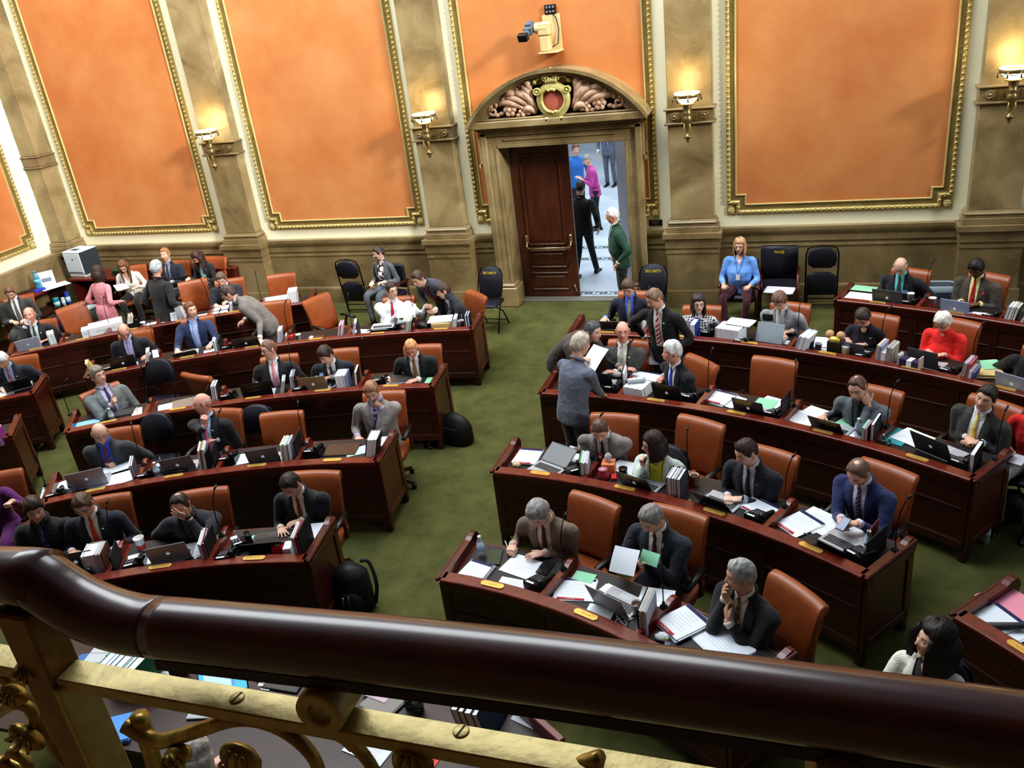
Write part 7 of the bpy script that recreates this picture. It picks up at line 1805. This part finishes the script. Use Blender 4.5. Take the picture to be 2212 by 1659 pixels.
# wooden armchairs of the two women by the wall
def armchair(p, rz, label):
    r = thing('armchair', label, 'chair', (p.x, p.y, 0), rz)
    b = MB(); b.box((0, 0, .42), (.48, .46, .1), 0, .03); b.build('seat', M_navy, r)
    b = MB(); b.box((0, -.24, .7), (.46, .07, .42), 0, .03); b.build('backrest', M_navy, r)
    for s in (-1, 1):
        b = MB(); b.tube([(s*.27, .22, .6), (s*.27, 0, .64), (s*.27, -.24, .64)], .024, 8); b.build('armrest', M_wood, r)
        for y in (.2, -.22): b = MB(); b.tube([(s*.265, y, .63), (s*.255, y, .01)], .02, 8); b.build('leg', M_wood, r)
for p in PEOPLE:
    if 'grey cardigan' in p['label']: armchair(p['loc'], p['rz'], 'wooden armchair with dark pads under the woman in the grey cardigan')
    if 'light blue blouse and' in p['label']: armchair(p['loc'], p['rz'], 'wooden armchair with dark pads under the woman in the light blue blouse')

# ---- left corner: shelf, printer desk, bench
r = thing('low_bookcase', 'low mahogany bookcase along the left wall with cleaning supplies inside', 'bookcase', (-13.78, 11.2, 0))
b = MB(); b.box((0, 0, .78), (.62, 2.1, .04), 0, .006); b.build('top', M_woodtop, r)
b = MB(); b.box((0, 0, .06), (.56, 2.06, .12)); b.box((-.26, 0, .4), (.03, 2.06, .76)); b.box((0, -1.03, .4), (.58, .03, .76)); b.box((0, 1.03, .4), (.58, .03, .76)); b.box((0, .1, .4), (.56, .03, .7)); b.build('carcass', M_panel, r)
b = MB(); b.box((0, .55, .36), (.54, .9, .025)); b.build('shelf', M_wood, r)
r = thing('printer_desk', 'mahogany side desk in the left corner carrying the printer', 'desk', (-12.95, 12.78, 0), .0)
b = MB(); b.box((0, 0, .75), (1.35, .62, .05), 0, .008); b.build('top', M_woodtop, r)
for s in (-1, 1): b = MB(); b.box((s*.62, 0, .365), (.05, .56, .72), 0, .006); b.build('side_panel', M_wood, r)
b = MB(); b.box((0, .26, .4), (1.2, .03, .6)); b.build('back_panel', M_panel, r)
_p = at(186, 590, .78)
r = thing('laser_printer', 'large white office printer with dark grey side in the left corner', 'printer', (_p.x+.03, 12.80, .775), rad(-6))
b = MB(); b.box((0, .0, .27), (.46, .44, .42), 0, .02); b.box((0, -.0, .03), (.42, .42, .06), 0, .01); b.box((0, 0, .49), (.46, .44, .03), 0, .012); b.build('housing', pm((206, 220, 228), .4), r)
b = MB(); b.box((.228, .0, .27), (.02, .42, .44), 0, .008); b.build('side_panel', pm((52, 60, 68), .4), r)
b = MB(); b.box((0, -.222, .1), (.4, .01, .012)); b.box((.02, -.225, .36), (.02, .008, .03)); b.box((-.03, -.06, .506), (.16, .1, .008)); b.build('tray_slot', pm((70, 78, 86), .4), r)
r = thing('document_tray', 'dark green document tray on the desk behind the printer', 'tray', (-12.55, 12.8, .775), .2)
b = MB(); b.box((0, 0, .015), (.34, .26, .02), 0, .005); b.box((0, .12, .05), (.34, .02, .09)); b.box((0, 0, .09), (.34, .26, .012), 0, .004); b.build('tray_body', pm((24, 84, 60), .4), r); b = MB(); b.box((0, -.12, .05), (.3, .02, .05)); b.build('front_lip', pm((30, 34, 34), .4), r)
CUR['who'] = 'on the low bookcase by the left wall'; CUR['key'] = 'L5'
bottle('large blue water bottle', 80, 606, (80, 160, 190), .36, .80, (70, 150, 180), (120, 200, 214)); plainbox('white carton with printed side', 100, 602, (.28, .22, .24), (226, 236, 246), 14, 'carton', 'box', None, .80, (120, 130, 150)); sheet('large white printed poster', 118, 618, 30, .5, .34, n=2, z=.803)
gadget('black keyboard and cables', 45, 632, .81, .5, .14, (24, 24, 28), (40, 40, 44), 24, 0, 'keyboard', 'keyboard'); plainbox('blue plastic wrap', 86, 626, (.2, .1, .04), (40, 60, 180), 20, 'plastic_wrap', 'plastic wrap', None, .8)
CUR['who'] = 'on the shelf of the low bookcase'
def tub(desc, px, py, rr, h, col, lid, nm, cat):
    p = at(px, py, .375+h/2); r = thing(nm, lab(desc), cat, (max(p.x, -13.6)+0, p.y, .375)); b = MB(); b.lathe([(rr, 0), (rr, h*.85), (rr*.96, h*.88)], 16); b.build('container', pm(col, .4), r); b = MB(); b.lathe([(rr*1.02, h*.86), (rr*1.02, h*.95), (rr*.5, h), (.001, h)], 16); b.build('lid', pm(lid, .4), r); b = MB(); b.lathe([(rr*1.01, h*.2), (rr*1.01, h*.6)], 16); b.build('label', pm((190, 226, 236), .5), r)
tub('teal tub of wipes', 122, 653, .06, .2, (20, 140, 160), (90, 190, 206), 'wipes_tub', 'tub'); tub('small white spray bottle', 137, 651, .035, .17, (222, 230, 234), (240, 240, 240), 'spray_bottle', 'bottle'); tub('tall blue canister', 146, 643, .045, .26, (50, 90, 206), (60, 80, 190), 'canister', 'canister')
def bin_(label, px, py, z, col, bag, s=1.0):
    p = at(px, py, z); r = thing('waste_bin', label, 'waste bin', (p.x, p.y, 0)); b = MB(); N = 20
    def rr(w, d, z): return [(w*max(-1, min(1, 1.25*math.cos(2*PI*k/N))), d*max(-1, min(1, 1.25*math.sin(2*PI*k/N))), z) for k in range(N)]
    b.loft([rr(.14*s, .1*s, 0), rr(.19*s, .13*s, .4*s), rr(.18*s, .12*s, .4*s), rr(.13*s, .09*s, .03)]); b.build('bucket', pm(col, .5), r)
    b = MB(); b.loft([rr(.2*s, .14*s, .33*s), rr(.205*s, .145*s, .41*s), rr(.185*s, .125*s, .42*s), rr(.17*s, .115*s, .3*s)], 0, True, False); b.build('liner', mat('bin_liner_%s' % (bag,), bag, rough=.25, alpha=.75), r)
bin_('dark grey waste bin with clear liner behind the far left chairs', 185, 668, .3, (60, 66, 70), (190, 200, 206)); bin_('blue grey waste bin with a liner beside the bearded man', 2030, 618, .38, (44, 54, 66), (170, 186, 200)); bin_('blue recycling box under the low bookcase', 146, 700, .2, (30, 60, 150), (50, 80, 180), .9)
r = thing('radiator_cover', 'long wooden radiator cover with a dark grille along the back wall', 'radiator cover', (-11.35, 13.02, 0))
b = MB(); b.box((0, 0, .40), (2.6, .34, .8), 0, .01); b.build('box', M_wood, r)
b = MB(); b.box((0, 0, .815), (2.66, .38, .03), 0, .006)
b.build('top', M_woodtop, r); b = MB()
for k in range(4): b.box((0, -.19+.0, .62+.03*k), (2.4, .012, .014)); 
for k in range(4): b.box((0, -.12+.07*k, .833), (2.5, .02, .006))
b.build('grille', pm((38, 28, 22)), r)
# black laptop held by the people at the wall, clipboard, file boxes
place('on the lap of the woman in black cardigan', 'L5', 3); laptop('dark laptop', 392, 610, (40, 44, 46), 4, 110, None, lift=.1, z=.62)
place('on the lap of the woman in white blouse', 'L5', 2); held('white clipboard page', 262, 620, .80, .22, .28, WHT, 10, 20)
place('behind the grey haired visitor in black', 'L5', 2); plainbox('open carton of papers and cords', 312, 628, (.34, .26, .16), (200, 196, 184), 10, 'carton', 'box', None, .5)
place('held by the man standing in black', 'R4', 1); held('white sheet', 1408, 762, .86, .21, .28, (196, 206, 226), 70, 10)
place('held by the man in blue grey jacket', 'R3', 0); held('large white sheet', 1284, 776, 1.14, .24, .32, WHT, 40, -30)
place('held by the woman in red at the edge', 'R3', 4); gadget('grey tablet', 2200, 994, .78, .12, .2, (60, 62, 70), (190, 196, 206), name='tablet', cat='tablet')

# ---- things on the carpet
def soft(b, seed, amp, sc): b.v = [tuple(V3(v)*(1+amp*noise.noise(V3(v)*sc+V3((seed, 0, 0))))) for v in b.v]
q = at(985, 935, .12); r = thing('shoulder_bag', 'black shoulder bag leaning on the desk end beside the aisle', 'bag', (q.x+.02, q.y, 0), -.25)
b = MB(); rings = []
for z, w, d in ((0, .2, .12), (.04, .235, .14), (.2, .23, .12), (.3, .19, .08), (.35, .1, .04)): rings.append([((w*math.cos(t))*(abs(math.cos(t))**-.25 if abs(math.cos(t)) > .2 else 1)*.9-.12*z, d*math.sin(t)+.12*z, z) for t in [2*PI*k/20 for k in range(20)]])
b.loft(rings); soft(b, 3, .05, 9); b.build('bag_body', mat('bag_nylon', (20, 20, 24), rough=.6, rgb2=(30, 30, 35), bump=.4), r)
b = MB(); b.box((-.04, -.125, .17), (.26, .02, .14), 0, .02); b.build('front_pocket', pm((26, 26, 30), .6), r)
b = MB(); b.tube(catmull([V3((-.2, -.02, .24)), V3((-.27, -.08, .16)), V3((-.26, -.14, .05)), V3((-.16, -.2, .01))], 5), .012, 6); b.build('strap', pm((16, 16, 18)), r)
b = MB(); b.box((-.2, -.1, .14), (.03, .012, .02), 0, .003); b.box((-.06, -.14, .16), (.02, .008, .015)); b.build('buckle', M_chrome, r)
q = at(765, 1285, .15); r = thing('backpack', 'black backpack standing on the carpet against the near left desk end', 'backpack', (q.x, q.y, 0), .3)
b = MB(); rings = []
for z, w, d in ((0, .15, .1), (.03, .18, .13), (.2, .185, .15), (.38, .16, .13), (.46, .11, .08), (.48, .04, .03)): rings.append([(w*math.cos(t), d*math.sin(t), z) for t in [2*PI*k/20 for k in range(20)]])
b.loft(rings); soft(b, 8, .08, 10); b.build('bag_body', mat('bag_nylon', (20, 20, 24), rough=.6), r)
b = MB(); b.sphere((0, -.14, .16), .1, 12, 0, (1.2, .5, 1.2)); b.build('front_pocket', pm((24, 24, 28), .5), r)
b = MB(); b.tube([(-.05, -.17, .26), (-.05, -.2, .2)], .006, 5); b.tube([(.0, -.17, .27), (0, -.2, .2)], .006, 5); b.build('zip_pull', M_chrome, r)
b = MB(); b.tube(catmull([V3((.1, .08, .46)), V3((.17, .1, .42)), V3((.22, .02, .25)), V3((.19, -.02, .06))], 5), .018, 6); b.build('strap', pm((22, 30, 34)), r)
CUR['who'] = ''; bottle('clear water bottle standing on the carpet by the dark bag', 2131, 1150, None, .22, 0)
q = at(2175, 1098, .15); r = thing('tote_bag', 'dark patterned bag on the carpet at the right edge', 'bag', (q.x, q.y, 0)); b = MB(); b.sphere((0, 0, .16), .2, 16, 0, (1.1, .7, .8)); soft(b, 5, .2, 8); b.build('bag_body', mat('tote_fabric', (22, 22, 26), rough=.6, rgb2=(90, 92, 98), scale=30, contrast=(.6, .7)), r); b = MB(); b.tube([(-.1, 0, .28), (-.06, 0, .4), (.06, 0, .4), (.1, 0, .28)], .012, 6); b.build('handle', pm(BLKC), r)
# floor plates
b = MB(); q = at(1240, 1420, 0)

# ---- clerks' desk below the railing
r = thing('clerk_desk', 'mahogany clerk desk below the gallery railing, covered with binders', 'desk', (-3.4, 3.4, 0))
b = MB(); b.prism([(-2.2, .60), (-1.0, .66), (.6, .58), (1.64, .40), (2.06, .12), (1.7, -.2), (.7, -.42), (-1.0, -.46), (-2.2, -.5)], .735, .77); b.build('desktop', mat('clerk_desktop', (44, 22, 18), rough=.4, rgb2=(58, 30, 24), scale=6), r)
b = MB()
P = [(-2.2, .62), (-1.0, .68), (.6, .60), (1.66, .42), (2.09, .12)]
for (x0, y0), (x1, y1) in zip(P, P[1:]):
    L = math.hypot(x1-x0, y1-y0); a = math.atan2(y1-y0, x1-x0); T = Matrix.Translation(((x0+x1)/2, (y0+y1)/2, .82)) @ Matrix.Rotation(a, 4, 'Z'); b.box((0, 0, 0), (L+.03, .05, .12), 0, .006, T)
b.build('back_rail', M_woodtop, r)
b = MB()
for (x0, y0), (x1, y1) in zip(P, P[1:]):
    L = math.hypot(x1-x0, y1-y0); a = math.atan2(y1-y0, x1-x0); T = Matrix.Translation(((x0+x1)/2, (y0+y1)/2, .37)) @ Matrix.Rotation(a, 4, 'Z'); b.box((0, 0, 0), (L, .04, .74), 0, 0, T)
b.build('modesty_panel', M_panel, r)
SEATS['CD'] = [dict(th=0.0)]
place('on the clerk desk below the railing', 'CD', 0); TZ = .772
plainbox('grey white cardboard carton', 228, 1424, (.22, .2, .12), (196, 202, 206), 10, 'carton'); bottle('small teal capped bottle', 236, 1430, h=.12, cap=(70, 170, 180)); sheet('blue document wallet', 176, 1434, 20, .12, .2, col=(80, 120, 180), lines=False, n=3)
upright(283, 1438, [(.05, (50, 150, 116), 'binder', 'teal green binder'), (.035, (170, 206, 240), 'binder', 'pale blue binder'), (.045, (84, 110, 170), 'binder', 'blue binder'), (.05, (60, 58, 60), 'binder', 'charcoal binder'), (.02, (222, 222, 226), 'folder', 'white folder'), (.03, (120, 190, 160), 'binder', 'mint binder'), (.06, (24, 112, 66), 'binder', 'dark green binder')], .26, .28, 0, .15)
sheet('red tabbed page', 318, 1452, 30, .1, .12, col=(206, 60, 90), lines=False); sheet('long white printed page', 360, 1446, 4, .16, .3, n=6); plainbox('black upright speaker', 382, 1440, (.06, .12, .2), (20, 20, 22), 0, 'speaker', 'speaker'); laptop('laptop with bright blue screen', 478, 1470, (40, 42, 46), 14, 108, None, face=True, screen=(90, 180, 232), lift=.1, w=.36, d=.25)
sheet('white page on spiral notebook', 606, 1462, -8, .3, .16, n=6); gadget('black spiral notebook', 612, 1478, w=.28, d=.12, col=(24, 24, 26), scr=(40, 40, 42), name='notebook', cat='notebook'); sheet('left white sticky tab', 568, 1476, 20, .06, .05, lines=False); sheet('right white sticky tab', 576, 1485, 0, .07, .05, lines=False)
sheet('pile of grey folders with yellow edge', 838, 1506, -20, .24, .3, col=(150, 146, 140), n=14, lines=False); sheet('pink topped paper on the folders', 824, 1494, -16, .2, .16, col=(210, 190, 200), n=4, dz=.022); bottle('left dark green glass bottle', 880, 1500, (20, 60, 50), .22); bottle('right dark green glass bottle', 900, 1508, (20, 60, 50), .22)
upright(1044, 1538, [(.05, (60, 34, 34), 'binder', 'maroon ring binder'), (.04, (70, 44, 44), 'binder', 'brown ring binder'), (.05, (50, 60, 84), 'binder', 'navy ring binder'), (.04, (44, 60, 80), 'binder', 'blue grey ring binder')], .26, .28, -6, -.2); sheet('white sheet at the rail end', 1150, 1565, -20, .3, .05, n=2)
sheet('printed pages with green band', 800, 1612, -12, .3, .2, n=3); sheet('orange red slip', 938, 1642, -10, .06, .1, col=(236, 96, 76), lines=False)
sheet('bright blue box file', 256, 1572, 30, .16, .24, col=(96, 160, 236), lines=False, n=24)
TZ = TOPZ+.004
# ------------------------------------------------------------------ gallery railing
YR = .72
def pr(px, py, Y=YR): return aty(px, py, Y)
M_rail = wood('rail_mahogany', (50, 15, 10), (72, 24, 15), rough=.34, coat=.7, stretch=(4, 20, 20))
r = thing('handrail', 'thick polished mahogany handrail crossing the foreground with a sloping knee at left', 'handrail', (0, YR, 4.23))
O = V3((0, YR, 4.23))
cp = [pr(x, y)-O for x, y in ((-420, 1262), (-150, 1250), (0, 1244), (60, 1247), (104, 1252))]
prof = []
for k in range(28):
    a = 2*PI*k/28; y = .044*math.cos(a); z = .043*math.sin(a)
    if z < 0: z *= 1.02
    prof.append((y*(1 if z > -.02 else .86), z))
def sweep(path, mi=0, caps=True, soft=1.0):
    b = MB(); rings = []
    for i, p in enumerate(path):
        t = (path[min(i+1, len(path)-1)]-path[max(0, i-1)]); t.y = 0; t.normalize(); t.z *= soft; t.normalize(); n = V3((-t.z, 0, t.x))
        rings.append([p+V3((0, y, 0))+n*z for y, z in prof])
    b.loft(rings, mi, True, caps); return b
b = sweep(cp); b.build('upper_rail', M_rail, r)
low = [pr(x, y)-O for x, y in ((88, 1254), (112, 1269), (145, 1291), (185, 1314), (240, 1336), (295, 1350), (345, 1356))]
b = sweep(catmull(low, 5), 0, True, .45); b.build('easing', M_rail, r)
main = [pr(x, y)-O for x, y in ((346, 1356), (450, 1366), (600, 1381), (800, 1401), (1000, 1424), (1200, 1448), (1400, 1475), (1700, 1516), (2000, 1558), (2212, 1589), (2700, 1664))]
b = sweep(catmull(main, 4)); b.build('main_rail', M_rail, r)
# lower fillet of the rail
b = MB(); rings = []
for p in catmull(main, 3): rings.append([p+V3((y, y2, z)) for y, y2, z in ((0, -.028, -.034), (0, -.030, -.049), (0, .030, -.049), (0, .028, -.034))])
b.loft(rings, 0, False); b.build('fillet', mat('rail_dark', (40, 16, 10), rough=.3), r)

g = thing('gilded_balustrade', 'gilded iron balustrade with flat bar, ring and leaf scrolls under the handrail', 'balustrade', (0, YR, 4.1)); O = V3((0, YR, 4.1))
M_gp = mat('gold_paint', (172, 154, 98), rough=.42, metal=.3, rgb2=(190, 172, 112), scale=30, bump=.15, bscale=50)
M_gd = mat('gold_paint_shade', (120, 88, 40), rough=.4, metal=.4, rgb2=(146, 112, 54), scale=25)  # darker copy: shade on the post put into its colour
M_gl = mat('gold_leaf', (132, 108, 52), rough=.34, metal=.6, rgb2=(190, 164, 88), scale=22, bump=.5, bscale=26)
zb = 4.122
A0, A1 = at(150, 1436, zb), at(137, 1481, zb); B0, B1 = at(2600, 1772, zb), at(2600, 1828, zb)
A0.x = A1.x = min(A0.x, A1.x)
B0, B1 = V3((.75, A0.y+.0, zb)), V3((.75, A1.y, zb))
F0, F1 = at(1400, 1611, zb), at(683, 1559, zb)
yf = (F0.y+A0.y)/2; yn = (F1.y+A1.y)/2
b = MB(); b.box((-.0, (yf+yn)/2-O.y, zb-.011-O.z), (2.0, yf-yn, .022), 0, .002, Matrix.Translation((A1.x+1.0, 0, 0))); b.build('flat_bar', M_gp, g)
zl = zb+.006; q = at(20, 1395, zl); b = MB(); b.box((A1.x-.52, (yf+yn)/2-O.y, zl-.011-O.z), (.9, yf-yn, .022), 0, .002); b.build('flat_bar', M_gp, g)
ym = (yf+yn)/2
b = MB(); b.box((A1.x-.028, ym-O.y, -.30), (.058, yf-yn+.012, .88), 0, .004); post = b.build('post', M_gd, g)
b = MB()
b.box((A1.x+.004, ym-O.y, -.14), (.012, yf-yn+.02, .3), 0, .003)
b.build('post_lit_face', M_gp, post)  # paler strip: light on the post's right face put in as colour
def screw(px, py):
    p = at(px, py, zb); b = MB(); T = Matrix.Translation(p-O)
    b.lathe([(.011, -.002), (.011, .0012), (.0095, .002), (.001, .002)], 18, 0, True, T); s = b.build('screw', M_gp, g)
    b = MB(); b.box((0, 0, .0022), (.0022, .02, .0012), 0, 0, T @ Matrix.Rotation(-.25, 4, 'Z')); b.build('slot', mat('slot_dark', (44, 36, 20), rough=.7), s)
screw(512, 1508); screw(996, 1580)
def ring(px, py, rr=.033):
    p = aty(px, py, ym); b = MB(); T = Matrix.Translation(p-O) @ Matrix.Rotation(PI/2, 4, 'X')
    h = .030; b.lathe([(rr*.55, -h), (rr, -h), (rr*1.04, -h*.8), (rr*1.04, h*.8), (rr, h), (rr*.55, h), (rr*.52, h*.8), (rr*.52, -h*.8), (rr*.55, -h)], 28, 0, True, T); b.f = [f for f in b.f if len(f) == 4]; b.mi = b.mi[:len(b.f)]; b.sm = b.sm[:len(b.f)]; b.build('ring', M_gp, g)
ring(712, 1508); ring(1812, 1664)
# scrolls and leaves below the bar
def stem(pts, w0, w1, Y=ym):
    P = catmull([aty(x, y, Y+dy)-O for x, y, dy in pts], 5); n = len(P); b = MB(); b.tube(P, [w0+(w1-w0)*i/(n-1) for i in range(n)], 8); b.build('scroll', M_gl, g)
def bud(px, py, w, h, a, dy=0):
    p = aty(px, py, ym-.02+dy)-O; b = MB(); T = Matrix.Translation(p) @ Matrix.Rotation(a, 4, 'Y'); b.sphere((0, 0, 0), 1, 14, 0, (w, .016, h), T)
    for k in (-1, 0, 1): b.tube([T @ V3((w*.5*k, -.012, -h*.8)), T @ V3((w*.62*k, -.02, 0)), T @ V3((w*.3*k, -.012, h*.85))], .003, 5)
    b.build('leaf', M_gl, g)
stem([(270, 1565, 0), (340, 1600, 0), (420, 1580, -.01), (520, 1552, -.01), (610, 1575, 0), (680, 1640, 0), (700, 1730, 0)], .013, .009)
stem([(300, 1545, .01), (330, 1640, .01), (350, 1760, .01)], .014, .012); stem([(560, 1555, 0), (650, 1560, -.01), (740, 1590, -.01), (800, 1650, 0), (840, 1740, 0)], .011, .008)
stem([(640, 1562, .01), (720, 1580, 0), (760, 1620, 0)], .012, .004); stem([(1300, 1640, 0), (1230, 1655, 0), (1120, 1660, 0), (1040, 1700, 0)], .012, .008)
stem([(-40, 1560, 0), (30, 1520, -.01), (70, 1540, -.01), (60, 1590, 0), (10, 1640, 0)], .012, .006); stem([(-60, 1640, 0), (20, 1650, 0), (80, 1690, 0)], .012, .01); stem([(-30, 1450, 0), (20, 1470, 0), (60, 1520, .01), (110, 1600, .01), (190, 1700, .01)], .011, .012)
stem([(20, 1620, 0), (60, 1650, 0), (70, 1720, 0)], .01, .01)
bud(520, 1640, .034, .030, .3); bud(892, 1648, .030, .026, .1); bud(58, 1592, .034, .016, .55); bud(30, 1500, .026, .014, .3); bud(384, 1632, .03, .016, -.5); bud(60, 1448, .02, .012, .5)
b = MB(); b.box((-.6, .1, 3.3), (6, 1.45, .12)); struct(b.build('trim_30', M_marble2))
# ------------------------------------------------------------------ light
def area(name, loc, tgt, sx, sy, power, col=(1, 1, 1)):
    l = bpy.data.lights.new(name, 'AREA'); l.shape = 'RECTANGLE'; l.size = sx; l.size_y = sy; l.energy = power; l.color = col
    o = bpy.data.objects.new(name, l); C.objects.link(o); o.location = loc
    o.rotation_euler = (V3(tgt)-V3(loc)).to_track_quat('-Z', 'Y').to_euler()
    return o
area('skylight', (-6.5, 8.6, 12.5), (-6.6, 9.0, 0), 12, 7, 1750, (.90, .96, 1.0))
area('hall_fill_light', (-3.4, DW+5, 6.5), (-3.4, DW+5, 0), 5, 9, 560, (.80, .90, 1.0))  # unseen area light, added to light the hall floor
area('wall_wash_fill', (-4.2, DW-2.4, 8.8), (-4.2, DW, 3.6), 20, .8, 300, (1.0, .95, .84))  # no such fitting: added wash that brightens the upper wall
l = bpy.data.lights.new('high_window', 'SPOT'); l.energy = 300000; l.color = (1.0, .97, .90); l.spot_size = rad(8.0); l.spot_blend = .35; l.shadow_soft_size = 6.0
o = bpy.data.objects.new('high_window', l); C.objects.link(o); o.location = (40, -8, 24); o.rotation_euler = (V3((-6.2, DW, 5.0))-V3(o.location)).to_track_quat('-Z', 'Y').to_euler()
for x in PX[:4]:
    l = bpy.data.lights.new('sconce_bulb', 'POINT'); l.energy = 11; l.color = (1, .72, .34); l.shadow_soft_size = .15
    o = bpy.data.objects.new('sconce_bulb', l); C.objects.link(o); o.location = (x, DW-.36, 3.44)
w = bpy.data.worlds.new('world'); bpy.context.scene.world = w; w.use_nodes = True
bg = w.node_tree.nodes['Background']; bg.inputs['Color'].default_value = (.72, .85, 1.0, 1); bg.inputs['Strength'].default_value = .22
vs = bpy.context.scene.view_settings; vs.view_transform = 'Standard'; vs.look = 'Medium High Contrast'; vs.exposure = 0.15
bpy.context.scene.cycles.max_bounces = 6; bpy.context.scene.cycles.diffuse_bounces = 3; bpy.context.scene.cycles.glossy_bounces = 2
bpy.context.scene.cycles.caustics_reflective = False; bpy.context.scene.cycles.caustics_refractive = False
